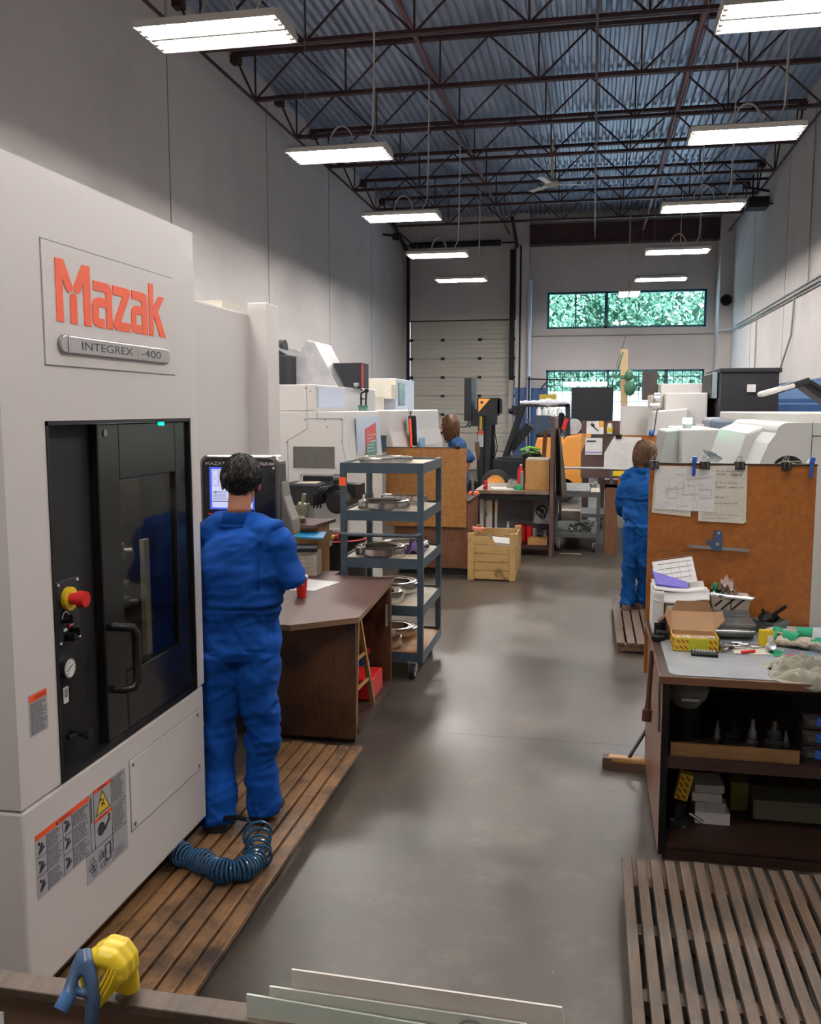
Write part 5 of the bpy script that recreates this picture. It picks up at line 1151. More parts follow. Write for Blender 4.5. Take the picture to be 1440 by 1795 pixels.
# crate ------------------------------------------------------------------------
t = thing('wooden_crate', 'slatted pine crate with corner posts standing on the floor', 'crate', (-1.15, 11.1, 0))
x0, x1, y0, y1 = -1.44, -.865, 10.70, 11.55
for (x, y) in ((x0, y0), (x1 - .075, y0), (x0, y1 - .075), (x1 - .075, y1 - .075)): MB().box(x, x + .075, y, y + .05 if y < 11 else y + .075, .002, .575).build('corner_post', 'crate', t, bevel=.003)
for k in range(5):
    z = .02 + k * .105
    if k < 4: MB().box(x0 + .076, x1 - .076, y0 + .008, y0 + .03, z, z + .095).build('slat', 'crate', t, bevel=.003)
    MB().box(x0 + .076, x1 - .076, y1 - .03, y1 - .008, z, z + .095).build('slat', 'crate', t, bevel=.003)
    for x in (x0 + .01, x1 - .03): MB().box(x, x + .02, y0 + .05, y1 - .076, z, z + .095).build('slat', 'crate', t, bevel=.003)
MB().prism([(x0 + .076, .44), (x1 - .22, .44), (x1 - .28, .505), (x1 - .34, .535), (x0 + .076, .535)], 'Y', y0 + .008, y0 + .03).build('broken_slat', 'crate', t)
MB().box(x0 + .02, x1 - .02, y0 + .03, y1 - .03, .01, .03).build('crate_floor', 'crate', t)
tag(MB().rbox((-1.02, 10.92, .44), (.28, .22, .05), (.2, .1, .2)).rbox((-1.12, 11.0, .40), (.3, .2, .05), (0, .1, .5)).build('scrap_board', 'cardgrey'), 'crumpled grey packing lying inside the pine crate', 'packing')
tag(MB().rbox((-1.36, 10.98, .59), (.12, .1, .03), (.1, .2, .3)).ball((-1.30, 10.96, .60), (.04, .03, .02), 8).build('work_glove', mat('pink_glove', (.7, .25, .18), .8)), 'small pink glove on the left rim of the pine crate', 'glove')
# middle workbench -----------------------------------------------------------------
t = thing('workbench', 'steel-legged workbench with worn brown top and lower shelf in the middle of the hall', 'workbench', (-1.05, 13, 0))
wx0, wx1, wy0, wy1 = -1.60, -.56, 12.56, 13.9
MB().box(wx0, wx1, wy0, wy1, .875, .925).build('worktop', wood('worn_worktop', (.10, .065, .045), (.19, .13, .09), 'X', .5, stain=(.30, .20, .12)), t, bevel=.004)
MB().box(wx0 + .02, wx1, wy0 + .02, wy1 - .02, .80, .872).build('apron', 'mattblack', t)
for x, y in ((wx0 + .12, wy0 + .08), (wx0 + .12, wy1 - .1)): MB().box(x, x + .035, y, y + .035, 0, .8).build('leg', 'cartgrey', t)
MB().bar((wx0 + .16, wy0 + .1, .55), (wx0 + .14, wy0 + .1, .75), .02).build('brace', 'black', t)
MB().box(-1.25, wx1, wy0 + .1, wy1 - .1, .10, .15).build('lower_shelf', 'benchwood', t)
MB().box(wx0 + .2, wx1, wy1 - .12, wy1 - .1, .15, .80).build('back_panel', 'cardgrey', t)
t = thing('upright_board', 'tall brown board post standing at the right end of the middle workbench', 'board', (-.53, 13, 0))
MB().box(-.555, -.505, 12.50, 13.9, .0, 1.95).build('board_body', 'darkboard', t, bevel=.003)
MB().cyl((-.53, 12.6, 1.951), (-.53, 12.6, 1.99), .03).build('top_reel', 'white', t)
t = thing('soda_can', 'red soft drink can on the left end of the middle workbench', 'can', (-1.46, 12.68, .925))
MB().lathe([(0, .926), (.03, .926), (.033, .935), (.033, 1.035), (.027, 1.048), (0, 1.048)], (-1.46, 12.68, 0), 20).build('can_body', 'red', t)
MB().tube([(-1.493 + .006 * 0, 12.66, .97), (-1.46, 12.646, .99), (-1.43, 12.665, 1.0)], .004, 5).build('can_stripe', 'white', t)
tag(MB().rbox((-1.25, 12.95, .93), (.32, .22, .004), (0, 0, .1)).rbox((-1.2, 12.75, .931), (.28, .12, .006), (0, 0, -.1)).build('paper_sheet', 'paper'), 'white papers lying beside the red can on the middle workbench', 'paper')
tag(crumple((-1.06, 13.0, .925), .12, .14, .13, 7).build('shop_rag', 'rag', solid=.004), 'crumpled cream rag heap on the middle workbench', 'rag')
tag(MB().lathe([(0, .926), (.05, .926), (.055, .96), (.04, 1.0), (0, 1.005)], (-1.0, 12.72, 0), 14).build('tape_roll', mat('green_tape', (.02, .30, .10), .4)), 'green roll beside the rag heap on the middle workbench', 'tape')
t = thing('wooden_box', 'golden plywood box standing on the middle workbench', 'box', (-.74, 12.9, .925))
MB().box(-.905, -.575, 12.70, 13.2, .926, 1.34).build('box_body', 'ply', t, bevel=.004)
MB().box(-.90, -.58, 12.705, 13.195, 1.341, 1.36).build('box_rim', 'liner', t)
for i, (x, y, z, r, h, m_, lb, nm) in enumerate(((-.98, 12.9, .925, .05, .33, 'red', 'tall dark red spray can left of the plywood box', 'spray_can'), (-.95, 12.72, .925, .03, .25, 'dullsteel', 'steel flask before the dark red spray can', 'flask'),
        (-.88, 13.3, 1.2, .04, .22, 'red', 'red can with white band behind the plywood box', 'can'), (-1.14, 12.75, .15, .04, .33, 'dullsteel', 'grey grease tube standing on the lower shelf of the middle workbench', 'grease_tube'))):
    tt = thing(nm, lb, 'can', (x, y, z)); zb = z if z > 1 else z
    MB().lathe([(0, .001), (r, .001), (r, h * .8), (r * .5, h * .92), (r * .45, h), (0, h)], (x, y, (.925 if z == 1.2 else zb)) if z != 1.2 else (x, y, .926), 16).build('can_body', m_, tt)
    MB().cyl((x, y, (.926 if z == 1.2 else z) + h * .9), (x, y, (.926 if z == 1.2 else z) + h * 1.05), r * .35, n=10).build('cap', 'white' if i < 3 else 'black', tt)
t = thing('calendar', 'motorcycle wheel poster leaning under the middle workbench', 'poster', (-.68, 13.0, .45))
o = MB().box(-.80, -.565, 13.02, 13.03, .42, .78).build('poster_sheet', 'cardgrey', t)
f = MB()
for (x, z, r) in ((-.69, .60, .075), (-.675, .53, .04)): f.tube([(x + r * math.cos(a), 13.017, z + r * math.sin(a)) for a in [2 * PI * k / 20 for k in range(21)]], .012, 5)
f.rbox((-.70, 13.017, .61), (.1, .004, .05), (0, .5, 0)); f.build('poster_print', 'ink', o)
text('LIVE', (-.66, 13.018, .44), '-Y', .025, .08, 'ink', o)
SB = [('carton', 'white carton with dark label on the lower shelf behind the crate', 'box', (-1.21, -1.07, 12.7, 12.85, .151, .33), 'cardgrey'), ('carton', 'tan carton right of the white carton under the middle workbench', 'box', (-1.05, -.95, 12.72, 12.9, .151, .35), 'kraft'),
      ('parts_tray', 'low wooden tray on the lower shelf of the middle workbench', 'tray', (-.86, -.585, 12.7, 12.95, .151, .24), 'ply')]
for nm, lb, ct_, (a, b, c, d, e_, f_), m_ in SB:
    tt = thing(nm, lb, ct_, ((a + b) / 2, (c + d) / 2, e_)); MB().box(a, b, c, d, e_, f_).build('body', m_, tt, bevel=.004)
    if lb.startswith('white'): MB().box(a + .02, b - .02, c - .002, c, f_ - .07, f_ - .03).build('printed_label', mat('maroon_print', (.2, .03, .04), .5), tt)
for i, (x, y, r, h, m_, lb) in enumerate(((-.99, 13.1, .09, .24, 'red', 'round red tin at the back of the lower shelf'), (-.86, 13.05, .05, .22, 'red', 'small red can behind the wooden tray'), (-.80, 13.1, .05, .2, 'galv', 'grey can behind the wooden tray, left of the pale box'), (-.63, 12.99, .05, .18, 'dullsteel', 'grey metal can right of the pale box under the workbench'))):
    tt = thing('tin_can', lb, 'can', (x, y, .15)); MB().lathe([(0, .001), (r, .001), (r, h), (r * .9, h + .004), (0, h + .002)], (x, y, .15), 16).build('can_body', m_, tt)
# jacket hanging on post
def jf(u, v):
    a = -.6 + u * 2.2; z = 1.78 - v * .95
    r = .05 + .07 * v + .025 * math.sin(a * 7 + v * 3) * v
    return (-.50 + r * math.cos(a) * 1.1 + .02 * v, 12.62 + r * math.sin(a) * 2.2 + .1, z)
tag(MB().grid(jf, 26, 18).build('jacket', 'jacket', solid=.012), 'brown work jacket hanging on the right side of the tall brown board post', 'jacket')
tag(MB().bar((-.70, 13.25, .95), (-.66, 13.2, 1.75), .06, .02).build('plank', 'redwood'), 'thin plank leaning between the plywood box and the tall board post', 'plank')
# carts --------------------------------------------------------------------------------
def util_cart(lb, x0, x1, y0, y1, z1, zs, m_, handle=False):
    t = thing('utility_cart', lb, 'cart', ((x0 + x1) / 2, (y0 + y1) / 2, 0))
    for x in (x0, x1 - .04):
        for y in (y0, y1 - .04): MB().box(x, x + .04, y, y + .04, .13, z1).build('post', m_, t)
    for z in zs: MB().box(x0, x1, y0, y1, z - .006, z).box(x0, x1, y0 - .003, y0, z - .06, z + .004).box(x0, x1, y1, y1 + .003, z - .06, z + .004).box(x0 - .003, x0, y0, y1, z - .06, z + .004).box(x1, x1 + .003, y0, y1, z - .06, z + .004).build('shelf', m_, t)
    for x in (x0 + .05, x1 - .07):
        for y in (y0 + .05, y1 - .07):
            o = MB().cyl((x - .016, y, .063), (x + .016, y, .063), .062, n=20).build('caster_wheel', 'rubber', t, bevel=.005)
            MB().cyl((x - .019, y, .063), (x + .019, y, .063), .042, n=16).box(x - .026, x + .026, y - .02, y + .03, .105, .13).box(x - .026, x - .02, y - .015, y + .015, .06, .12).build('hub', 'galv', o)
    if handle: MB().tube([(x0, y0 - .02, z1 + .0), (x1, y0 - .02, z1)], .02).build('handle_bar', 'galv', t)
    return t
util_cart('small grey two-shelf cart with wood-boarded top beside the tall board post', -.50, .13, 13.15, 14.7, .86, (.86, .27), 'cartgrey')
tag(MB().box(-.49, -.02, 13.17, 14.6, .866, .885).box(-.02, -.015, 13.17, 14.6, .866, .889).build('steel_plate', 'dullsteel'), 'grey ribbed board lying on the top shelf of the small two-shelf cart', 'board')
tag(MB().box(.0, .12, 13.2, 13.9, .866, .87).build('note_pad', 'paperyel'), 'cream pad on the right corner of the small two-shelf cart', 'pad')
tag(MB().rbox((.03, 14.0, .90), (.07, .2, .05), (0, 0, .2)).cyl((.05, 13.95, .92), (.07, 14.0, .96), .02).build('hand_tool', 'dullsteel'), 'small steel tool standing on the small two-shelf cart', 'tool')
cr = MB()
for k in range(60): cr.rbox((RNG.uniform(-.3, .05), RNG.uniform(13.25, 14.4), .285 + .01 * RNG.random()), (.05, .03, .015), (RNG.random(), RNG.random(), RNG.random() * 3))
o = cr.build('metal_swarf', 'dullsteel'); o['kind'] = 'stuff'; tag(o, 'dark metal chips on the lower shelf of the small cart', 'metal chips')
util_cart('long low grey cart with a tubular handle behind the small two-shelf cart', -.62, .36, 15.6, 16.6, 1.06, (.28,), 'cartgrey', True)
tag(MB().box(-.42, -.12, 12.95, 12.96, 0, .01).box(-.46, -.16, 14.75, 15.0, .005, .42).build('paper_sack', 'liner', bevel=.03), 'cream sack on the floor behind the small two-shelf cart', 'sack')
# boards, calendar -------------------------------------------------------------------------
t = thing('notice_board', 'dark brown upright board with a telescope calendar, beyond the two-shelf cart', 'board', (.3, 17.2, 0))
MB().box(-.20, .82, 17.1, 17.13, .78, 1.84).build('board_panel', 'darkboard', t)
for x in (-.17, .12): MB().box(x, x + .12, 17.12, 17.2, 0, .80).build('leg', 'benchwood', t)
MB().box(-.20, .8, 17.2, 18.2, .55, .60).box(.2, .8, 17.15, 17.9, .60, .75).build('shelf', 'redwood', t)
MB().prism([(-.2, 1.25), (-.2, 1.6), (-.11, 1.6), (-.13, 1.4)], 'Y', 17.08, 17.1).build('wood_wedge', 'ply', t)
t = thing('wall_calendar', 'calendar with a telescope picture clipped on the dark brown board', 'calendar', (.03, 17.08, 1.5))
o = MB().box(-.11, .20, 17.085, 17.095, 1.53, 1.83).box(-.125, .185, 17.085, 17.095, 1.21, 1.52).build('calendar_sheet', 'paper', t)
MB().rbox((.05, 17.08, 1.70), (.16, .004, .02), (0, .75, 0)).rbox((.0, 17.08, 1.76), (.07, .004, .05), (0, .6, 0)).box(-.04, .20, 17.08, 17.084, 1.53, 1.59).box(-.10, .07, 17.08, 17.084, 1.445, 1.475).build('calendar_print', 'ink', o)
MB().box(.12, .20, 17.079, 17.083, 1.72, 1.83).box(-.11, -.02, 17.079, 17.083, 1.54, 1.6).build('calendar_colour', 'liftyel', o)
MB().box(-.12, .18, 17.079, 17.083, 1.25, 1.265).build('calendar_rule', 'paperlil', o)
t = thing('clip_bottle', 'small yellow labelled bottle hung on the dark brown board right of the calendar', 'bottle', (.31, 17.07, 1.7))
MB().lathe([(0, 0), (.05, 0), (.055, .1), (.04, .17), (.03, .19), (0, .19)], (.31, 17.03, 1.60), 14).build('bottle_body', 'paperyel', t); MB().cyl((.31, 17.03, 1.64), (.31, 17.03, 1.71), .056, n=14).build('bottle_label', 'yellow', t)
for i, (x, z) in enumerate(((.0, 1.85), (.22, 1.85))): tag(MB().box(x - .03, x + .03, 17.07, 17.15, z - .02, z + .03).build('binder_clip', 'black'), ('left' if i == 0 else 'right') + ' black clip on the top edge of the dark brown notice board', 'clip')
t = thing('bench_board', 'orange-brown board with a pencil drawing behind the head of the person at right', 'board', (.7, 13, 0))
MB().box(.37, 1.02, 13.0, 13.025, .62, 1.69).build('board_panel', 'hardboard', t)
MB().box(.20, .37, 13.02, 13.6, .0, .95).box(.20, .70, 13.03, 13.6, .9, .95).build('bench_side', 'redwood', t)
t = thing('drawing_sheet', 'large pencil drawing clipped on the far orange-brown board', 'drawing', (.5, 12.98, 1.4))
o = MB().prism([(.17, 1.44), (.165, 1.22), (.66, 1.20), (.67, 1.66), (.30, 1.67)], 'Y', 12.985, 12.992).build('sheet', 'paper', t)
lines(MB(), (.2, 12.984, 1.25), '-Y', .42, .34, 14, seed=6, th=.08).build('print', 'inkgrey', o)
MB().box(.32, .40, 12.97, 13.03, 1.64, 1.70).build('binder_clip', 'black', t)
tag(MB().box(.29, .62, 12.97, 12.98, 1.12, 1.19).build('yellow_sign', 'yellow'), 'narrow yellow sign below the pencil drawing', 'sign')
tag(MB().ball((.80, 12.98, 1.72), (.04, .04, .05), 10).build('clamp', 'blueplastic'), 'small blue clamp on the top of the far orange-brown board', 'clamp')
t = thing('wooden_post', 'tall pale wooden post with a pulley block, in front of the far windows', 'post', (.65, 20, 0))
MB().bar((.70, 20, 0), (.62, 20, 3.31), .15, .1).build('post_beam', 'ply' if False else mat('pale_post', (.58, .42, .22), .7), t)
MB().bar((.60, 19.95, 3.25), (.46, 19.95, 2.75), .03).box(.42, .85, 19.9, 19.95, 2.70, 2.76).ball((.73, 19.9, 2.75), (.09, .05, .13), 10).ball((.76, 19.9, 2.50), (.12, .06, .18), 10).build('pulley_block', 'green', t)
t = thing('dark_door_board', 'large dark grey board standing before the low gridded windows', 'board', (-.02, 29.4, 0))
MB().box(-.68, .62, 29.4, 29.46, .0, 2.73).build('board_panel', 'darkgrey', t)
t = thing('storage_cabinet', 'dark blue cabinet with jugs on top behind the forklift', 'cabinet', (-1.2, 27.8, 0))
MB().box(-1.72, -.75, 27.6, 28.3, 0, 1.85).build('cabinet_body', mat('dark_blue_cabinet', (.02, .045, .08), .5), t)
for k, x in enumerate((-1.6, -1.42, -1.25, -1.0)):
    tt = thing('jug', ['leftmost', 'second', 'third', 'rightmost'][k] + ' of the four pale jugs on top of the dark blue cabinet', 'jug', (x, 27.8, 1.85), 'pale jugs on the dark blue cabinet'); MB().lathe([(0, 1.851), (.085, 1.86), (.085, 2.02), (.03, 2.1), (.03, 2.14), (0, 2.14)], (x, 27.8, 0), 14).build('jug_body', 'white', tt)
t = thing('wall_sign', 'yellow square sign with a round emblem on the blue wall above the jugs', 'sign', (-1.35, 30.3, 2.3))
MB().box(-1.62, -1.1, 28.28, 28.3, 2.1, 2.5).build('sign_plate', mat('dull_yellow', (.45, .33, .03), .5), t); MB().cyl((-1.36, 28.28, 2.3), (-1.36, 28.26, 2.3), .09, n=16).build('emblem', 'yellow', t)
t = thing('awning_bar', 'thin horizontal rail fixed across the left end of the gridded window', 'rail', (-1.4, 29.9, 3.0))
MB().bar((-2.1, 29.9, 3.02), (-.9, 29.9, 2.98), .05).bar((-1.45, 29.9, 2.98), (-1.7, 30.4, 2.7), .03).cyl((-2.05, 29.9, 0), (-2.05, 29.9, 3.1), .03).build('rail_bar', 'darkgrey', t)
t = thing('tube_reflection', 'white bar made to glow like a reflected tube, above the large dark board', 'lamp', (-.3, 29.3, 2.85))  # glowing bar stands in for the reflection of a light tube
MB().box(-.95, .42, 29.45, 29.5, 2.78, 2.90).build('reflection_bar', mat('reflection_glow', (1, 1, 1), .4, emit=(1, 1, 1), estr=1.6), t)
t = thing('metal_cabinet', 'shiny silver metal drum cabinet left of the dark notice board', 'cabinet', (-.4, 25, 0))
MB().lathe([(0, 0), (.5, 0), (.5, .45), (.52, .47), (.5, .49), (.5, .85), (.52, .87), (.5, .89), (.5, 1.3), (.42, 1.38), (0, 1.4)], (-.15, 25, 0), 28).build('drum_body', 'galv', t)
# forklift -----------------------------------------------------------------------------------
fk = thing('forklift', 'black and orange-yellow forklift truck parked before the overhead door, seen from its side', 'forklift', (-1.7, 21, 0))
LY0, LY1 = 20.4, 21.5
ms_ = MB()
for y in (LY0 + .1, LY1 - .15): ms_.box(-2.55, -2.42, y, y + .12, .08, 2.22).box(-2.38, -2.26, y, y + .1, .08, 2.15)
ms_.box(-2.56, -2.30, LY0 + .1, LY1 - .05, 2.12, 2.24)
ms_.build('mast', 'lift', fk); 
MB().box(-2.57, -2.05, LY0 + .06, LY0 + .1, 1.9, 2.30).box(-2.1, -2.0, LY0 + .06, LY0 + .2, 1.95, 2.28).box(-2.30, -2.10, LY0, LY0 + .1, 1.70, 1.95).build('mast_head', 'lift', fk)
o = MB().prism([(-2.53, 2.28), (-2.27, 2.28), (-2.53, 1.98)], 'Y', LY0 + .05, LY0 + .06).build('mast_decal', 'liftyel', fk)
MB().cyl((-2.455, LY0 + .05, 2.2), (-2.455, LY0 + .045, 2.2), .035, n=12).build('emblem', 'ink', o)
b_ = MB(); RR = random.Random(2)
for k in range(7): b_.wire([(-2.50, LY0 + .092, 1.58 + .05 * k), (-2.455, LY0 + .092, 1.58 + .05 * k), (-2.455, LY0 + .092, 1.61 + .05 * k), (-2.50, LY0 + .092, 1.61 + .05 * k)], .011)
b_.build('mast_marking', 'yellow', fk)
o = MB().box(-2.535, -2.42, LY0 + .09, LY0 + .1, 1.20, 1.56).build('mast_label', 'label', fk); MB().box(-2.53, -2.425, LY0 + .085, LY0 + .09, 1.48, 1.555).build('label_stripe', 'red', o)
lines(MB(), (-2.52, LY0 + .088, 1.22), '-Y', .09, .25, 9, seed=4, th=.4).build('label_print', 'inkgrey', o)
MB().box(-2.86, -2.70, LY0 + .1, LY1 - .1, 1.78, 2.74).box(-2.72, -2.56, LY0 + .2, LY1 - .2, 1.66, 2.05).build('fork_carriage', 'lift', fk)
MB().tube([(-2.80, LY0 + .3, 1.9), (-2.78, LY0 + .3, 1.72), (-2.86, LY0 + .3, 1.665), (-3.55, LY0 + .3, 1.65)], .03, 8).box(-3.6, -2.8, LY1 - .4, LY1 - .28, 1.63, 1.68).build('fork_arm', 'dullsteel', fk)
for y in (LY0 + .12, LY1 - .15): MB().bar((-1.98, y, .85), (-1.56, y, 2.13), .09, .10).build('guard_pillar', 'lift', fk)
fm = MB()
for y in (LY0 + .12, LY1 - .15): fm.bar((-.52, y, 1.2), (-.56, y, 2.14), .10, .08)
fm.box(-1.56, -.52, LY0 + .08, LY0 + .16, 2.10, 2.17).box(-1.56, -.52, LY1 - .2, LY1 - .1, 2.10, 2.17)
for k in range(7): fm.box(-1.5 + k * .15, -1.46 + k * .15, LY0 + .1, LY1 - .12, 2.12, 2.16)
fm.build('overhead_guard', 'lift', fk)
def bag(u, v):
    x = -1.60 + 1.08 * u; a = v * 2 * PI; r = .06 + .055 * math.exp(-((u - .58) / .16) ** 2) + .012 * math.sin(u * 40) * math.cos(a * 2)
    return (x, LY0 + .12 + r * math.cos(a), 2.19 + r * .8 * math.sin(a))
MB().grid(bag, 40, 12).build('plastic_wrap', mat('white_plastic_wrap', (.66, .68, .74), .35), fk)
MB().rbox((-1.72, LY0 + .05, 2.02), (.14, .1, .2), (0, .2, 0)).cyl((-1.78, LY0, 2.02), (-1.84, LY0 - .02, 2.0), .06).build('work_light', 'black', fk)
MB().bar((-1.82, LY0 + .5, 1.15), (-1.40, LY0 + .5, 1.68), .18, .2).build('steering_column', 'lift', fk)
R_ = Euler((0, .9, 0)).to_matrix()
MB().tube([Vector((-1.38, LY0 + .5, 1.70)) + R_ @ Vector((.17 * math.cos(a), .17 * math.sin(a), 0)) for a in [2 * PI * k / 20 for k in range(21)]], .014, 6).build('steering_wheel', 'dullsteel', fk)
MB().box(-2.2, -.9, LY0 + .05, LY1, .3, .92).box(-2.0, -1.3, LY0 + .05, LY1, .90, .98).build('chassis', 'lift', fk, bevel=.02)
MB().prism([(-1.34, .92), (-1.20, 1.42), (-.62, 1.42), (-.55, .92)], 'Y', LY0 + .1, LY1).build('engine_cover', 'liftyel', fk, bevel=.03)
MB().prism([(-.90, .28), (-.90, 1.0), (-.55, 1.46), (-.22, 1.50), (-.14, 1.42), (-.18, .3)], 'Y', LY0, LY1).build('counterweight', 'liftyel', fk, bevel=.05, seg=3)
MB().box(-1.25, -.75, LY0 + .2, LY1 - .2, 1.42, 1.52).rbox((-.72, LY0 + .55, 1.72), (.12, .6, .5), (0, .15, 0)).build('seat', 'mattblack', fk, bevel=.04)
MB().cyl((-.42, LY0 + .15, 1.66), (-.42, LY1 - .2, 1.66), .17, n=24).cyl((-.55, LY0 + .1, 1.5), (-.55, LY0 + .1, 2.2), .015).build('gas_cylinder', 'galv', fk, bevel=.03)
MB().rbox((-.60, LY0 + .1, 1.72), (.09, .1, .26), (0, .3, 0)).rbox((-.80, LY0 + .12, 1.46), (.08, .12, .2), (0, -.2, 0)).build('red_bracket', 'red', fk)
o = MB().lathe([(.0, -.02), (.30, -.02), (.345, .02), (.345, .2), (.30, .24), (0, .24)], (-2.12, LY0 + .22, .36), 32, R=Euler((PI / 2, 0, 0)).to_matrix()).build('front_wheel', 'rubber', fk)
MB().lathe([(0, .245), (.06, .26), (.10, .25), (.20, .245), (.215, .25), (.215, .2)], (-2.12, LY0 + .22, .36), 28, R=Euler((PI / 2, 0, 0)).to_matrix()).build('hub', 'liftyel', o)
MB().lathe([(.0, 0), (.25, 0), (.27, .02), (.27, .18), (.25, .2), (0, .2)], (-.6, LY0 + .2, .27), 28, R=Euler((PI / 2, 0, 0)).to_matrix()).build('rear_wheel', 'rubber', fk)
f = MB()
for k in range(2): f.tube([(-2.22 + .05 * k, LY0 + .1, 1.9), (-2.2 + .05 * k, LY0 + .05, 1.5), (-2.14 + .05 * k, LY0 + .03, 1.2), (-2.2, LY0 + .1, .8)], .012, 5)
f.build('hydraulic_hose', 'black', fk)
t = thing('power_tool_bag', 'black and bright green equipment pile behind the plywood box', 'equipment', (-.95, 14.2, .0))
MB().ball((-.92, 14.2, 1.33), (.16, .12, .12), 12).box(-1.05, -.78, 14.1, 14.3, .9, 1.3).build('bag_body', 'black', t)
MB().tube([(-1.08, 14.1, 1.42), (-.95, 14.05, 1.47), (-.78, 14.1, 1.43)], .02, 6).tube([(-1.06, 14.1, 1.36), (-.95, 14.04, 1.40), (-.80, 14.08, 1.37)], .008, 6).build('green_trim', mat('bright_green', (.18, .60, .03), .5), t)
MB().cyl((-.92, 14.2, 0), (-.92, 14.2, .9), .05).build('stand', 'black', t)

# ================================================================== right hand machines
t = thing('machine_tool', 'beige stepped machine with a round steel ring at its side, before the dark cabinet', 'machine', (1.2, 14, 0))
MB().box(1.02, 1.60, 13.6, 15.0, .1, 2.28).build('main_column', 'mwhite2', t, bevel=.015)
MB().box(1.03, 2.0, 14.65, 15.6, 1.6, 2.44).build('top_box', 'mwhite2', t, bevel=.01)
MB().prism([(.72, .1), (.80, 1.6), (.84, 2.02), (1.3, 2.06), (1.3, .1)], 'Y', 13.2, 14.2).build('sliding_guard', 'mwhite2', t, bevel=.02)
MB().tube([(.90, 13.18, 2.06), (.88, 13.18, 2.02), (.83, 13.18, 1.6), (.80, 13.18, 1.2)], .008, 5).build('guard_seam', 'ink', t)
MB().box(.46, 1.02, 15.2, 16.0, .1, 2.10).build('side_wing', 'mwhite2', t)
MB().box(.84, 1.02, 14.0, 14.8, 2.06, 2.26).build('ram_block', 'paperyel', t)
MB().lathe([(.05, 0), (.085, 0), (.085, .08), (.05, .08)], (.88, 13.9, 2.20), 20, R=Euler((0, PI / 2, 0)).to_matrix()).cyl((.82, 13.7, 2.1), (.95, 13.7, 2.1), .035).build('steel_ring', 'chrome', t)
MB().box(.80, 1.02, 15.4, 15.9, 2.2, 2.66).build('dark_tower', mat('brown_dark_tower', (.05, .038, .035), .5), t)
MB().box(1.27, 1.39, 13.592, 13.6, 1.62, 1.70).build('warning_label', 'paper', t); MB().box(1.27, 1.39, 13.588, 13.592, 1.69, 1.70).box(1.31, 1.35, 13.588, 13.592, 1.63, 1.66).build('label_print', 'red', t)
t = thing('dark_machine_cabinet', 'large charcoal machine cabinet with a small white label, by the right wall', 'cabinet', (2.1, 13.8, 0))
MB().box(1.70, 2.44, 13.0, 14.6, .05, 2.56).box(1.68, 2.47, 12.98, 14.62, 2.54, 2.60).build('cabinet_body', 'darkgrey', t, bevel=.008)
MB().prism([(1.70, 2.2), (1.70, 2.58), (1.62, 2.54), (1.62, 2.2)], 'Y', 13.4, 14.5).build('side_hood', 'darkgrey', t)
MB().box(1.625, 1.685, 13.3, 13.38, 2.2, 2.56).build('grey_edge', mat('grey_green_edge', (.28, .36, .38), .5), t)
MB().box(2.03, 2.14, 12.975, 12.98, 2.28, 2.38).build('white_label', 'paper', t)
MB().box(1.35, 1.95, 12.6, 12.98, 1.78, 1.85).build('ledge', 'mwhite2', t)
MB().box(1.45, 1.9, 12.0, 12.9, .1, 1.94).build('rounded_block', mat('slate_block', (.16, .20, .26), .35), t, bevel=.06, seg=4)
t = thing('machine_tool', 'grey-green machine with a lit green beacon, behind the orange board', 'machine', (1.1, 9.8, 0))
MB().prism([(.92, .1), (.88, 1.845), (1.27, 1.85), (1.30, .1)], 'Y', 9.5, 11.5).build('main_body', 'mgrey', t, bevel=.012)
MB().prism([(.72, .6), (.70, 1.50), (.755, 1.82), (.90, 1.84), (.90, .6)], 'Y', 9.8, 11.0).build('side_door', mat('grey_green_door', (.33, .36, .33), .4), t, bevel=.015)
MB().prism([(1.34, .1), (1.40, 1.82), (1.60, 1.82), (1.60, .1)], 'Y', 9.3, 11.0).build('right_panel', 'mgrey', t, bevel=.01)
MB().box(1.2, 1.45, 10.2, 11.4, .1, 1.80).build('dark_gap', mat('grey_green_recess', (.14, .16, .15), .6), t)
MB().tube([(1.36, 9.9, 1.83), (1.31, 9.6, 1.74), (1.33, 9.5, 1.65), (1.40, 9.5, 1.55)], .012, 6).build('cable', 'black', t)
o = MB().cyl((.955, 9.75, 1.85), (.955, 9.75, 1.90), .045, n=16).build('beacon_base', 'mgrey', t)
MB().cyl((.955, 9.75, 1.90), (.955, 9.75, 1.96), .048, n=16).build('beacon_lens', 'greenlit', o)
t = thing('machine_tool', 'large pale grey rounded machine with a round port holding coiled wire, far right', 'machine', (2.2, 8, 0))
prof = [(1.22, .05), (1.17, 1.2), (1.19, 1.62), (1.26, 1.80)]
for k in range(7): a = PI - (PI / 2) * k / 6; prof.append((1.385 + .075 * math.cos(a) + 0 * k, 1.875 + .075 * math.sin(a)))
prof += [(4.0, 1.985), (4.0, .05)]
MB().prism(prof, 'Y', 7.0, 9.2).build('main_body', 'mgrey', t)
MB().prism([(1.05, .1), (1.08, 1.5), (1.20, 1.86), (1.36, 1.93), (1.36, .1)], 'Y', 7.6, 9.2).build('curved_guard', 'mgrey', t, bevel=.02)
MB().box(1.5, 4.0, 7.2, 11.5, 1.93, 2.02).build('top_cover', 'mwhite', t, bevel=.01)
MB().box(1.552, 1.556, 6.996, 7.0, .2, 1.955).box(1.555, 4.0, 6.996, 7.0, 1.855, 1.86).build('panel_seam', 'ink', t)
MB().cyl((1.402, 7.0, 1.60), (1.402, 6.992, 1.60), .115, n=36).build('port', 'mattblack', t)
f = MB()
for k in range(7): f.tube([(1.33 + .17 * u / 10, 6.985 - .01 * math.sin(k), 1.585 + .012 * k + .018 * math.sin(u / 10 * PI) + .006 * math.sin(u + k * 2)) for u in range(11)], .006, 5)
f.build('wire_coil', 'rag', t)
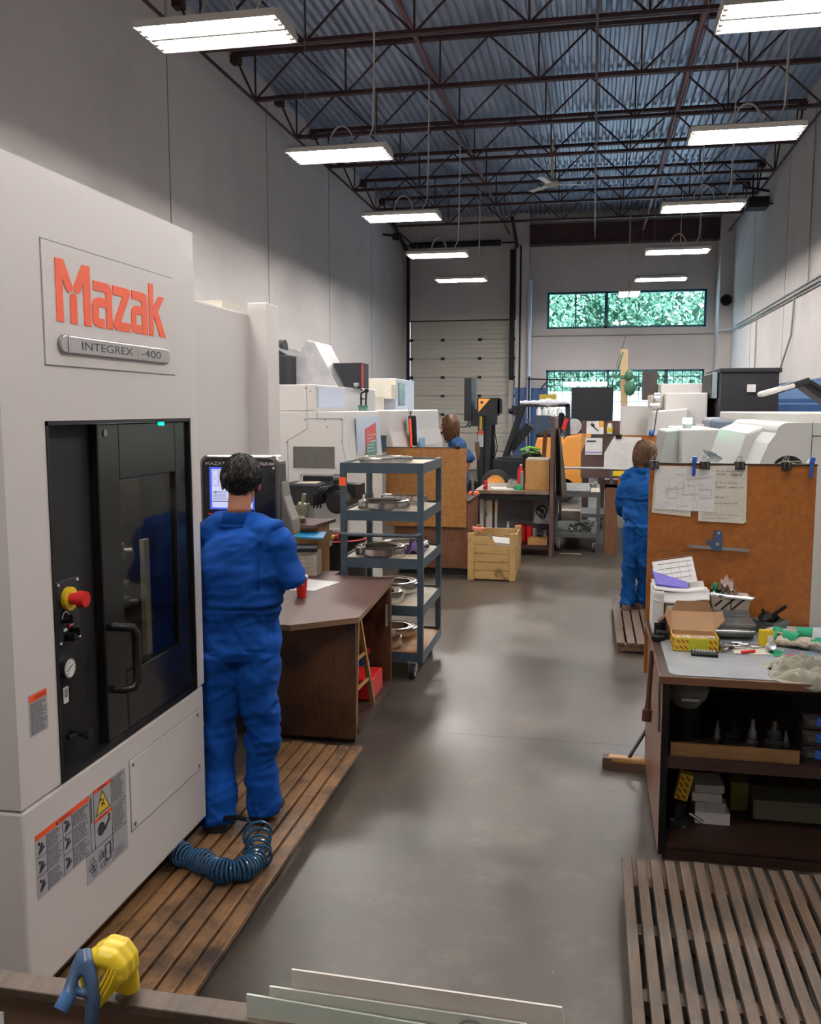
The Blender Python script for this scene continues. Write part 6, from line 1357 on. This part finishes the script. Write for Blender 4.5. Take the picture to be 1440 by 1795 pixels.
MB().cyl((1.565, 7.0, 1.10), (1.565, 6.97, 1.10), .016, n=14).build('latch_knob', 'black', t)
MB().cyl((2.7, 7.8, 2.02), (2.7, 7.8, 2.04), .1).build('top_cap', 'mwhite', t)
t = thing('work_lamp', 'jointed dark work lamp with a pale wrapped head at the right edge', 'lamp', (1.8, 8.3, 2.02))
MB().bar((2.05, 8.3, 2.02), (1.66, 8.0, 2.26), .09, .05).bar((2.2, 8.3, 2.02), (1.74, 8.0, 2.27), .03, .03).build('lamp_arm', 'darkgrey', t)
MB().rbox((1.60, 8.0, 2.24), (.26, .16, .05), (0, -.32, 0)).build('lamp_joint', 'darkgrey', t)
MB().rbox((1.48, 8.0, 2.205), (.28, .18, .045), (0, -.28, 0)).build('lamp_head', 'paper', t, bevel=.02)
t = thing('blue_locker', 'blue metal cabinets against the blue-painted right wall', 'cabinet', (3.3, 14.5, 0))
MB().box(2.6, 4.05, 14.0, 15.0, 0, 2.12).box(2.58, 4.05, 13.98, 14.0, 2.14, 2.2).build('locker_body', 'bluepaint', t, bevel=.01)
t = thing('storage_shelf', 'brown board shelf on the right wall behind the work lamp', 'shelf', (3.9, 13, 2.2)); MB().box(3.2, 4.05, 12.4, 13.2, 2.13, 2.4).build('shelf_body', 'redwood', t)

# ================================================================== right workbench
wb = thing('workbench', 'dark wooden workbench with grey metal top and open shelves, nearest at right', 'workbench', (.95, 4.6, 0))
bx0, bx1, by0, by1 = .335, 1.75, 4.09, 5.20
MB().box(bx0 - .012, bx1, by0 - .012, by1, .832, .862).build('bench_top', 'benchwood', wb, bevel=.003)
rr = .05; pts = [(bx0 + .03 + rr - rr * math.cos(a), by0 + .025 + rr - rr * math.sin(a)) for a in [PI / 2 * k / 6 for k in range(7)]]
MB().prism(pts + [(bx1, by0 + .025), (bx1, by1 - .01), (bx0 + .03, by1 - .01)], 'Z', .862, .866).build('metal_top', 'greytop', wb)
MB().box(bx0 - .013, bx1, by0 - .018, by0 - .011, .834, .868).box(bx0 - .018, bx0 - .012, by0 - .018, by1, .834, .868).build('edge_band', mat('edge_oak', (.16, .075, .04), .4), wb)
MB().box(bx0, bx0 + .024, by0, by1, .03, .832).build('side_panel', wood('red_side', (.15, .055, .03), (.22, .09, .05), 'Z', .4), wb)
MB().box(bx0 + .024, bx1, by1 - .03, by1, .03, .832).build('back_panel', 'benchwood', wb)
MB().box(bx0 + .024, bx1, by0 + .02, by1 - .03, .465, .487).build('shelf', 'benchwood', wb)
MB().box(bx0 + .024, bx1, by0, by0 + .02, .44, .492).build('shelf_edge', 'benchwood', wb)
MB().box(bx0 + .045, .93, by0 + .03, by0 + .045, .488, .548).build('shelf_lip', 'benchfront', wb)
MB().box(bx0 + .024, bx1, by0 + .01, by1 - .03, .06, .085).box(bx0 + .024, bx1, by0 + .02, by0 + .04, .0, .06).build('bottom_shelf', 'benchwood', wb)
MB().box(bx0 - .001, bx0 + .03, by0 - .004, by0, .03, .832).build('front_edge', 'black', wb)
t = thing('upright_board', 'large orange hardboard panel with clipped drawings behind the right workbench', 'board', (.76, 5.23, 0))
MB().box(.318, 1.192, 5.215, 5.235, .55, 1.752).build('board_panel', 'hardboard', t, bevel=.001)
MB().box(.316, 1.194, 5.213, 5.237, 1.744, 1.754).build('top_edge', 'benchwood', t)
sp2 = text('INTEGRAL', (.365, 5.2145, 1.252), '-Y', .014, .11, mat('scorched_mark', (.13, .045, .012), .6), t); 
lines(MB(), (.50, 5.2145, 1.254), '-Y', .10, .012, 1, seed=3, th=.8, ragged=0).build('faint_marks', mat('scorched_mark_faint', (.17, .06, .012), .6), t)
Y5 = 5.2135
def sheet(nm, lb, poly, y, m_, pr=None):
    tt = thing(nm, lb, 'drawing', (poly[0][0], y, poly[0][1])); o = MB().prism(poly, 'Y', y, y + .0012).build('sheet', m_, tt)
    if pr: pr.build('print', 'inkgrey', o)
    return tt
sheet('drawing_sheet', 'aged yellow sheet behind the crumpled pencil drawing on the orange board', [(.345, 1.738), (.335, 1.475), (.545, 1.455), (.56, 1.735)], Y5 - .002, 'paperyel')
pr = MB()
for k in range(40):
    x, z = .37 + .26 * RNG.random(), 1.49 + .2 * RNG.random(); a = RNG.uniform(-.2, .2); pr.rbox((x, Y5 - .0063, z), (RNG.uniform(.01, .06), .0005, .0012), (0, a + (PI / 2 if RNG.random() < .3 else 0), 0))
for k in range(3): cx_, cz_ = .41 + .09 * k, 1.56 + .02 * (k % 2); pr.wire([(cx_, Y5 - .0063, cz_), (cx_ + .06, Y5 - .0063, cz_), (cx_ + .06, Y5 - .0063, cz_ + .05), (cx_, Y5 - .0063, cz_ + .05)], .0012)
sheet('drawing_sheet', 'crumpled pencil part drawing clipped on the left of the orange board', [(.352, 1.725), (.348, 1.495), (.665, 1.485), (.668, 1.71), (.60, 1.722)], Y5 - .0055, 'paper', pr)
tt = sheet('handwritten_note', 'handwritten note sheet with block notes clipped on the middle of the orange board', [(.59, 1.738), (.585, 1.433), (.825, 1.424), (.838, 1.434), (.834, 1.745)], Y5 - .0035, 'paperyel')
for s_, x, z, h, w_ in (('Front Boss', .675, 1.706, .010, .09), ('05500   offset 9', .675, 1.688, .009, .13), ('3  Turn dome', .672, 1.643, .009, .11), ('05572  offset 23', .675, 1.618, .009, .14), ('Thread 12', .672, 1.563, .009, .07), ('work center 03', .668, 1.53, .009, .12), ('vector [07]  speed [32]  center down', .603, 1.464, .008, .20), ('tool [input]  output speed', .603, 1.446, .008, .15)):
    text(s_, (x, Y5 - .0036, z), '-Y', h, w_, 'ink', tt, name='handwriting')
def bclip(x, z, lb, w_=.052):
    tt = thing('binder_clip', lb, 'clip', (x, 5.21, z), 'binder clips along the top of the orange board')
    MB().prism([(5.196, z - .03), (5.209, z + .012), (5.241, z + .012), (5.252, z - .03), (5.2405, z - .03), (5.2385, z + .004), (5.2112, z + .004), (5.207, z - .03)], 'X', x - w_ / 2, x + w_ / 2).build('clip_body', 'black', tt)
    f = MB()
    for s in (-1, 1):
        f.tube([(x + s * .016, 5.200, z - .028), (x + s * .012, 5.203, z + .012), (x + s * .007, 5.206, z + .028), (x + s * .012, 5.206, z + .04), (x, 5.206, z + .044)], .0016, 5)
        f.tube([(x + s * .016, 5.246, z + .008), (x + s * .011, 5.25, z + .03), (x, 5.25, z + .036)], .0016, 5)
    f.build('clip_handle', 'chrome', tt)
bclip(.342, 1.752, 'leftmost binder clip on the orange board, beside the brown-haired person'); bclip(.612, 1.752, 'binder clip holding the pencil drawing and the note together'); bclip(.795, 1.752, 'binder clip at the right corner of the handwritten note'); bclip(1.035, 1.752, 'lone binder clip near the wire coil port', .05)
for x, lb in ((.553, 'blue squeeze clamp on the orange board between the two drawings'), (1.16, 'blue squeeze clamp at the right top corner of the orange board')):
    tt = thing('squeeze_clamp', lb, 'clamp', (x, 5.2, 1.74)); MB().rbox((x, 5.198, 1.725), (.018, .014, .085), (.1, 0, 0)).rbox((x + .002, 5.2, 1.775), (.026, .03, .035), (0, .2, 0)).build('clamp_body', 'blueplastic', tt, bevel=.005)
    MB().rbox((x - .005, 5.225, 1.768), (.016, .04, .02), (0, .3, 0)).build('clamp_pad', 'white', tt)
tag(MB().grid(lambda u, v: (.62 + .07 * u + .02 * math.sin(v * 5), 5.25 + .03 * math.sin(u * 7 + v * 5), 1.76 + .07 * v * (1 - .3 * u)), 10, 10).build('plastic_bag', 'clear', solid=.001), 'small clear plastic bag tucked behind the top of the orange board', 'bag')
t = thing('combination_square', 'steel rule with a dark blue cast head hanging on the orange board', 'square', (.7, 5.2, 1.27))
MB().bar((.54, 5.206, 1.292), (.862, 5.206, 1.276), .006, .019).build('rule', 'chrome', t)
MB().prism([(.675, 1.385), (.715, 1.385), (.715, 1.27), (.675, 1.27), (.632, 1.315), (.632, 1.335), (.652, 1.33), (.668, 1.318)], 'Y', 5.190, 5.204).build('head', 'bluegrey', t, bevel=.003)
MB().cyl((.695, 5.188, 1.37), (.695, 5.192, 1.37), .008).cyl((.69, 5.188, 1.31), (.69, 5.191, 1.31), .01).build('screw', 'chrome', t)
# left: tray of papers
t = thing('paper_tray', 'stack of grey and lilac papers standing at the left back of the right workbench', 'papers', (.5, 5.0, .866))
def pl_(u, v): return (.352 + .012 * math.sin(v * 3), 4.78 + .37 * u, .868 + .235 * v)
MB().box(.345, .60, 4.98, 5.15, .867, .88).box(.352, .362, 4.86, 5.15, .868, 1.10).box(.585, .595, 4.9, 5.15, .868, 1.085).build('tray_frame', 'dullsteel', t)
def pt_(u, v): return (.338 + .275 * u, 4.88 + .27 * v, 1.105 - .012 * math.sin(u * 3) + .01 * math.sin(v * 9))
def ps_(u, v):  # sheet curling down over the front-left
    return (.338 + .28 * u, 4.885 - .035 * v * v, 1.10 - .05 * v - .012 * math.sin(u * 5))
MB().grid(pt_, 8, 8).grid(ps_, 8, 6).build('top_sheet', 'paper', t, solid=.004)
MB().grid(lambda u, v: (.338 + .05 * u, 4.86 - .01 * u + .0 * v, 1.10 - .23 * v + .005 * math.sin(v * 6)), 4, 10).grid(lambda u, v: (.336, 4.86 + .25 * u, 1.10 - .235 * v), 4, 8).build('curled_sheet', 'paper', t, solid=.003)
MB().rbox((.43, 5.02, 1.135), (.17, .2, .012), (.25, .12, .1)).build('lilac_folder', 'paperlil', t)
o = MB().rbox((.455, 5.06, 1.17), (.215, .16, .003), (.85, -.18, .0)).build('form_sheet', 'paper', t)
f = MB()
for k in range(5): f.rbox((.455, 5.028 + .022 * k, 1.1415 + .0245 * k), (.18, .002, .0016), (.85, -.18, 0))
for k in range(4): f.rbox((.395 + .045 * k, 5.056, 1.168 - .008 * (k - 1.5) * -1), (.0016, .12, .002), (.85, -.18, 0))
f.build('form_print', 'inkgrey', o)
# open yellow box
t = thing('open_carton', 'yellow and red patterned carton with open kraft lid on the right workbench', 'box', (.51, 4.64, .866))
x0, x1, y0, y1, z0, z1 = .412, .630, 4.53, 4.70, .867, .935
f = MB(); f.box(x0, x1, y0, y0 + .003, z0, z1).box(x0, x0 + .003, y0, y1, z0, z1).box(x1 - .003, x1, y0, y1, z0, z1).box(x0, x1, y1 - .003, y1, z0, z1).box(x0, x1, y0, y1, z0, z0 + .003)
o = f.build('carton_base', 'yellow', t)
f = MB()
for r_ in range(2):
    for k in range(3): f.rbox((x0 + .018 + .022 * k + .008 * r_, y0 - .0006, z0 + .02 + .03 * r_), (.022, .0008, .007), (0, .75, 0))
    for k in range(2): f.rbox((x1 - .04 + .022 * k, y0 - .0006, z0 + .02 + .03 * r_), (.022, .0008, .007), (0, .75, 0))
    for k in range(6): f.rbox((x0 - .0006, y0 + .02 + .026 * k, z0 + .02 + .03 * r_), (.0008, .022, .007), (.75, 0, 0)); f.rbox((x1 - .004, y0 + .02 + .026 * k, z0 + .02 + .03 * r_), (.0008, .022, .007), (.75, 0, 0))
f.build('red_pattern', mat('brick_red_print', (.35, .06, .02), .5), o)
MB().box(x0 + .075, x1 - .055, y0 - .0012, y0, z0 + .004, z1 - .003).build('blank_label', mat('lime_label', (.55, .55, .03), .5), o)
MB().box(x0 + .003, x1 - .003, y0 + .003, y1 - .003, z0 + .003, z0 + .045).box(x0 + .003, x1 - .003, y1 - .006, y1 - .003, z0, z1).build('kraft_inside', 'kraft', t)
f = MB()
for k in range(24): a, b = RNG.uniform(x0 + .01, x1 - .02), RNG.uniform(y0 + .008, y0 + .06); f.rbox((a, b, z1 - .006), (.016, .012, .006), (RNG.random(), RNG.random(), RNG.random() * 3))
o = f.build('packing_chips', 'paperyel', t)
f = MB(); f.add([(x0, y1, z1), (x1, y1, z1), (x1 - .005, y1 + .055, z1 + .085), (x0 + .005, y1 + .055, z1 + .085)], [(0, 1, 2, 3)])
f.add([(x0 + .005, y1 + .055, z1 + .085), (x1 - .005, y1 + .055, z1 + .085), (x1 - .03, y1 + .05, z1 + .14), (x0 + .03, y1 + .05, z1 + .14)], [(0, 1, 2, 3)])
f.add([(x1, y1, z1), (x1 + .045, y1, z1 + .06), (x1 + .035, y1 + .02, z1 + .10), (x1 - .005, y1 + .055, z1 + .085)], [(0, 1, 2, 3)])
f.add([(x0, y1, z1), (x0 + .005, y1 + .055, z1 + .085), (x0 - .02, y1 + .03, z1 + .11), (x0 - .03, y1, z1 + .07)], [(0, 1, 2, 3)])
f.build('open_lid', 'kraft', t, solid=.003)
t = thing('brown_carton', 'open brown carton with white papers inside, behind the yellow carton', 'box', (.5, 4.88, .866))
f = MB(); f.box(.40, .575, 4.80, 4.803, .868, .98).box(.40, .575, 4.93, 4.933, .868, 1.0).box(.40, .403, 4.80, 4.93, .868, .98).box(.572, .575, 4.80, 4.93, .868, .98)
f.add([(.40, 4.80, .98), (.40, 4.93, .98), (.355, 4.92, .95), (.36, 4.82, .94)], [(0, 1, 2, 3)]).add([(.575, 4.80, .98), (.575, 4.93, .98), (.61, 4.92, .955), (.605, 4.82, .945)], [(0, 1, 2, 3)])
f.build('carton_body', mat('brown_card', (.20, .11, .07), .8), t, solid=.002)
MB().rbox((.475, 4.86, .985), (.15, .003, .13), (-.2, .06, 0)).rbox((.48, 4.875, .99), (.14, .003, .13), (-.2, .02, 0)).build('white_paper', 'paper', t)
MB().rbox((.455, 4.845, .975), (.04, .003, .09), (-.2, 0, 0)).rbox((.51, 4.845, .98), (.07, .003, .1), (-.2, 0, 0)).build('kraft_envelope', 'kraft', t)
t = thing('calculator', 'black pocket calculator lying in front of the yellow carton', 'calculator', (.54, 4.46, .866))
MB().rbox((.555, 4.475, .876), (.125, .06, .016), (.08, 0, -.08)).build('calculator_body', 'black', t, bevel=.005)
f = MB()
for k in range(8): f.rbox((.505 + .0135 * k, 4.486 - .001 * k, .8865), (.008, .035, .003), (.08, 0, -.08))
f.build('key', 'inkgrey', t)
t = thing('vise_block', 'dark ground steel vise block on the right workbench behind the yellow box', 'vise', (.78, 4.95, .866))
f = MB(); f.box(.64, .845, 4.86, 5.12, .867, .90).box(.64, .845, 4.80, 4.98, .90, .955).box(.65, .84, 4.98, 5.1, .90, .985)
f.build('vise_body', 'dullsteel', t, bevel=.003)
MB().box(.645, .84, 4.80, 4.803, .93, .934).box(.645, .84, 4.975, 4.98, .958, .963).cyl((.63, 4.77, .92), (.84, 4.80, .915), .007, n=10).build('bright_edge', 'chrome', t)
t = thing('parts_bin', 'cream striped parts bins holding steel rods and a green clamp', 'bin', (.75, 5.03, .985))
f = MB(); f.prism([(.652, .986), (.835, .986), (.845, 1.055), (.64, 1.055)], 'Y', 4.99, 5.12)
o = f.build('bin_body', 'liner', t)
f = MB()
for k in range(3): f.rbox((.68 + .052 * k, 4.9885, 1.02), (.10 if k else .05, .002, .010), (0, -.75, 0))
f.box(.742, .746, 4.986, 4.99, .987, 1.055)
f.build('stripe', 'darkgrey', o)
MB().cyl((.615, 4.985, 1.068), (.86, 4.985, 1.055), .006).cyl((.70, 4.975, 1.06), (.85, 4.975, 1.05), .007).cyl((.64, 5.02, 1.07), (.80, 5.0, 1.05), .004).build('steel_rod', 'chrome', t)
MB().ball((.665, 5.03, 1.10), (.016, .016, .028), 10).ball((.69, 5.0, 1.055), (.012, .012, .022), 10).build('green_clamp', mat('green_plastic', (.01, .22, .10), .35), t)
MB().grid(lambda u, v: (.69 + .10 * u, 5.06 + .03 * math.sin(v * 6 + u * 4), 1.06 + .09 * v * (1 - (u * 2 - .8) ** 2 * .6) + .012 * math.sin(u * 20)), 14, 8).grid(lambda u, v: (.645 + .07 * u, 5.05 + .03 * math.sin(v * 6 + u * 9), 1.05 + .05 * v + .012 * math.sin(u * 30)), 14, 8).build('crinkled_foil', mat('pinkish_clear_film', (.55, .42, .38), .2, .4), t, solid=.001)
t = thing('oil_tray', 'grey metal tray with a black oil can and brush, before the orange board', 'tray', (.97, 5.0, .866))
MB().lathe([(0, .002), (.075, .002), (.10, .065), (.104, .065), (.104, .07), (.096, .07), (.07, .01), (0, .01)], (.95, 5.02, .867), 4, smooth=False).build('tray_body', 'dullsteel', t)
MB().lathe([(0, 0), (.035, 0), (.035, .04), (.01, .06), (.006, .09)], (.93, 5.0, .93), 16, R=Euler((.5, -.4, 0)).to_matrix()).bar((.93, 5.0, .94), (1.02, 4.98, 1.02), .018).cyl((.96, 5.03, .93), (.99, 5.03, .96), .02).build('oil_can', 'black', t)
tag(MB().prism([(.838, .867), (.918, .867), (.912, .945), (.902, .953), (.842, .953)], 'Y', 4.70, 4.72).build('yellow_box', 'yellow', bevel=.004), 'small upright yellow box between the vise and the gloves', 'box')
tag(MB().box(.882, .908, 4.697, 4.70, .885, .925).build('bar_label', 'paper'), 'white barcode sticker on the small upright yellow box', 'sticker')
tag(MB().lathe([(0, 0), (.022, 0), (.024, .03), (.02, .034), (0, .03)], (.875, 4.60, .885), 20, R=Euler((.9, 0, .2)).to_matrix()).build('tape_roll', 'galv'), 'small grey roll lying in front of the upright yellow box', 'roll')
# gloves
def glove(lb, x, y, z, a, seed):
    tt = thing('work_glove', lb, 'glove', (x, y, z)); m_ = MB(); c, s = math.cos(a), math.sin(a)
    def L_(u, v, w_): return (x + u * c - v * s, y + u * s + v * c, z + w_)
    m_.ball(L_(0, 0, .022), (.055, .045, .024), 12)
    for k in range(4): m_.tube([L_(.03, -.036 + .023 * k, .022), L_(.07, -.042 + .027 * k, .030), L_(.11, -.045 + .028 * k, .022), L_(.125, -.045 + .028 * k, .016)], [.014, .0135, .0125, .008], 8)
    m_.tube([L_(-.01, .035, .02), L_(.03, .07, .02), L_(.06, .085, .016)], [.014, .013, .008], 8)
    me = vox(m_, .004, 2, lambda co, n: .002 * noise.noise(co * 60)); place(me, 'glove_hand', 'glove', tt, tt.location.copy())
    MB().tube([L_(-.03, 0, .024), L_(-.075, 0, .026), L_(-.10, 0, .024)], [.036, .034, .040], 10).build('cuff', 'gloveg', tt)
    f = MB()
    for k in (1, 3): f.tube([L_(.035, -.036 + .023 * k, .034), L_(.085, -.043 + .0275 * k, .041)], .010, 6)
    f.build('green_patch', 'gloveg', tt)
glove('cream and green work glove lying beside the upright yellow box', .965, 4.74, .868, -.35, 1)
glove('cream and green work glove nearest the right edge, fingers spread', 1.06, 4.70, .880, -.6, 2)
glove('green-backed work glove lying on top of the pair of gloves', 1.02, 4.84, .885, 2.9, 3)
# rag draped over the front edge
def rg(px, py, zz):
    if py < by0 - .01: zz = max(zz - (by0 - .01 - py) * 1.6, zz - .14)
    return zz
o = crumple((1.06, 4.24, .862), .25, .17, .075, 12, n=80, drop=rg).build('shop_rag', 'rag', solid=.003)
tag(o, 'large crumpled grey-green rag hanging over the front edge of the right workbench', 'rag')
# papers and small tools
tag(MB().rbox((.80, 4.60, .868), (.20, .12, .002), (0, 0, .05)).build('leaflet', 'paperyel'), 'pale green leaflet under the small tools in front of the vise', 'leaflet')
tag(MB().rbox((.905, 4.585, .869), (.07, .12, .002), (0, 0, .2)).build('green_card', 'gloveg'), 'dark green card beside the pale leaflet', 'card')
tag(MB().rbox((1.0, 4.56, .869), (.14, .15, .004), (0, 0, -.3)).build('photo_card', mat('blue_red_card', (.10, .22, .30), .4, col2=(.45, .08, .07), scale=(14, 14, 14), lo=.5, hi=.52)), 'blue and red printed card between the gloves and the large rag', 'card')
R3 = random.Random(8)
TL = [('end_mill', 'dullsteel'), ('drill_bit', 'chrome'), ('insert_tool', 'galv'), ('hex_key', 'black'), ('collet', 'chrome')]
spots = [(.655, 4.62, 1.1), (.67, 4.57, .9), (.685, 4.65, .4), (.72, 4.67, .1), (.76, 4.70, .05), (.80, 4.68, -.1), (.74, 4.62, .2), (.83, 4.64, .1), (.70, 4.60, .7), (.78, 4.655, 0)]
wn = ['nearest the yellow carton', 'lying against the yellow carton corner', 'beside the carton behind the leaflet', 'under the front of the vise, left', 'under the front of the vise, middle', 'under the front of the vise, right', 'on the left of the leaflet', 'on the right of the leaflet', 'at the left edge of the leaflet', 'behind the middle of the leaflet']
for i, (x, y, a) in enumerate(spots):
    nm, m_ = TL[i % 5]; L = .035 + .02 * R3.random(); r = .006 + .004 * R3.random(); dx, dy = math.cos(a) * L, math.sin(a) * L; z = .872 + r
    tag(MB().cyl((x - dx, y - dy, z), (x, y, z), r, n=10).cyl((x, y, z), (x + dx, y + dy, z), r * .6, n=8).build(nm, m_), 'small ' + nm.replace('_', ' ') + ' ' + wn[i], 'tool', 'small cutting tools on the right workbench')
tag(MB().cyl((.735, 4.53, .876), (.80, 4.57, .876), .008, n=10).build('marker_pen', 'red'), 'short dark red marker in front of the leaflet', 'pen')
tag(MB().cyl((.37, 4.85, .868), (.37, 4.85, .93), .028, n=18).cyl((.355, 4.74, .868), (.355, 4.74, .888), .032, n=18).box(.35, .42, 4.76, 4.84, .868, .90).build('tool_holder', 'mattblack'), 'black tool holder at the left edge behind the yellow carton', 'tool holder')
t = thing('vise_handle', 'long dark red vise handle hanging on the left side of the right workbench', 'handle', (.31, 4.6, .6))  # this is the vise handle at the bench side
MB().tube([(.312, 4.50, .87), (.305, 4.48, .75), (.298, 4.46, .62), (.292, 4.44, .56)], [.012, .011, .013, .02], 10).cyl((.294, 4.44, .59), (.290, 4.43, .535), .024, n=14).build('bar', mat('dark_red_bar', (.07, .02, .018), .35), t)
MB().tube([(.328, 4.2, .84), (.330, 4.2, .6), (.330, 4.19, .57)], .006, 6).build('chain', 'dullsteel', t)
# things on the shelves
t = thing('hard_cap', 'grey-green cap with a pale band on the upper shelf of the right workbench', 'cap', (.46, 4.35, .7))
MB().lathe([(.0, .0), (.05, .005), (.088, .05), (.098, .095), (.09, .10), (.06, .13), (0, .14)], (.47, 4.36, .645), 24).build('bowl', mat('dusty_cap_grey', (.22, .22, .20), .7), t)
MB().box(.435, .515, 4.262, 4.27, .70, .712).build('band', 'white', t); MB().cyl((.47, 4.38, .49), (.47, 4.38, .65), .06, n=16).build('stand', 'black', t)
for i, (x, y, r, h, lb) in enumerate(((.60, 4.28, .018, .10, 'thin steel tool holder right of the cap on the upper shelf'), (.745, 4.22, .026, .13, 'bright steel tool holder in the middle of the upper shelf'), (.845, 4.25, .04, .12, 'wide steel drill chuck on the upper shelf'), (.90, 4.27, .02, .08, 'small steel sleeve beside the clear drawers'), (.68, 4.35, .04, .10, 'dark cylindrical holder behind the bright steel tool holder'))):
    tt = thing('tool_holder', lb, 'tool holder', (x, y, .488)); m_ = MB()
    m_.lathe([(0, .001), (r * .8, .001), (r * .8, h * .25), (r, h * .3), (r, h * .45), (r * .75, h * .5), (r * .75, h * .8), (r * .4, h * .9), (r * .3, h * 1.25), (0, h * 1.26)], (x, y, .488), 20).build('holder_body', 'mattblack' if i == 4 else mat('dark_holder_steel_%d' % i, (.10, .10, .10), .35, .8), tt)
for i in range(3):
    z = .488 + .075 * i; tt = thing('storage_drawer', ['bottom', 'middle', 'top'][i] + ' clear drawer with blue handle at the right end of the upper shelf', 'drawer', (1.1, 4.3, z), 'clear plastic drawers on the bench shelf')  # each one is a clear plastic storage drawer
    MB().box(.945, 1.22, 4.16, 4.40, z + .002, z + .07).build('drawer_shell', 'clear', tt, bevel=.003); MB().box(.98, 1.2, 4.2, 4.38, z + .006, z + .03).build('contents', 'dullsteel', tt)
    o = MB().box(1.0, 1.10, 4.150, 4.159, z + .018, z + .058).build('drawer_handle', 'blueplastic', tt, bevel=.003); MB().box(1.025, 1.075, 4.147, 4.150, z + .03, z + .046).build('finger_slot', 'black', o)
BX = [((.52, .68), (4.32, 4.5), (.086, .145), 0, 'cardgrey', 'lowest pale carton of the stack on the bottom shelf'), ((.515, .655), (4.33, 4.5), (.146, .19), .05, 'cardgrey', 'pale carton with blue print, second from the bottom of the stack'),
      ((.51, .645), (4.33, 4.5), (.191, .232), -.06, 'paper', 'pale carton third from the bottom of the stack'), ((.515, .65), (4.34, 4.5), (.233, .27), .04, 'cardgrey', 'topmost pale carton of the stack on the bottom shelf')]
for (a, b), (c, d), (e_, f_), an, m_, lb in BX:
    tt = thing('carton', lb, 'box', ((a + b) / 2, (c + d) / 2, e_), 'stacked pale cartons on the bottom shelf'); MB().rbox(((a + b) / 2, (c + d) / 2, (e_ + f_) / 2), (b - a, d - c, f_ - e_), (0, 0, an)).build('carton_body', m_, tt, bevel=.002)
    if 'print' in lb: lines(MB(), (a + .035, c + .003, e_ + .006), '-Y', .03, .034, 4, seed=2, th=.5, lift=.004).build('print', 'paperlil', tt)
t = thing('insert_box', 'yellow and red patterned box leaning over the black fittings on the bottom shelf', 'box', (.47, 4.35, .2))
o = MB().rbox((.465, 4.34, .262), (.06, .05, .13), (0, .22, 0)).build('box_body', 'yellow', t)
f = MB()
for k in range(4):
    for j in range(2): f.rbox((.448 + .026 * j + (k - 1.5) * .006, 4.314, .215 + .03 * k), (.024, .002, .008), (0, .22 + .7, 0))
f.build('red_pattern', mat('brick_red_print_dark', (.35, .06, .02), .5), o)
t = thing('machine_fitting', 'black valve fittings lying on the bottom shelf under the yellow box', 'fitting', (.45, 4.3, .085))
MB().cyl((.43, 4.32, .086), (.45, 4.32, .19), .03, n=14).ball((.42, 4.28, .11), .024, 10).box(.40, .48, 4.25, 4.36, .086, .12).build('fitting_body', 'mattblack', t); MB().cyl((.49, 4.28, .15), (.55, 4.26, .12), .009).cyl((.455, 4.245, .10), (.46, 4.235, .10), .01).cyl((.41, 4.25, .13), (.41, 4.24, .13), .008).build('bright_lever', 'chrome', t)
tag(MB().box(.705, .79, 4.5, 4.65, .086, .23).build('storage_tin', mat('dark_olive_tin', (.10, .09, .01), .5), bevel=.004), 'dark olive tin behind the pale carton stack', 'tin')
t = thing('parts_case', 'long olive-grey metal case on the bottom shelf of the right workbench', 'case', (.95, 4.45, .085))
MB().box(.80, 1.14, 4.42, 4.6, .086, .165).box(.798, 1.142, 4.418, 4.602, .165, .185).build('case_body', mat('olive_grey_case', (.14, .14, .10), .5), t, bevel=.004)
# broom
t = thing('broom', 'push broom with a wooden head resting on the floor left of the right workbench', 'broom', (.25, 5.15, 0))
MB().rbox((.26, 5.145, .055), (.26, .06, .035), (0, 0, -.06)).build('broom_head', 'ladder', t, bevel=.012, seg=3)
MB().rbox((.26, 5.145, .02), (.25, .075, .04), (0, 0, -.06)).rbox((.125, 5.155, .035), (.05, .07, .06), (0, 0, -.06)).build('bristles', 'shoebrown', t)
MB().cyl((.245, 5.14, .07), (.40, 5.26, .30), .010).cyl((.40, 5.26, .30), (.62, 5.30, .72), .010).build('broom_stick', 'black', t)
tag(MB().box(.52, .60, 9.15, 9.16, .12, .26).build('white_note', 'paper'), 'small white card low on the machine behind the person at right', 'card')
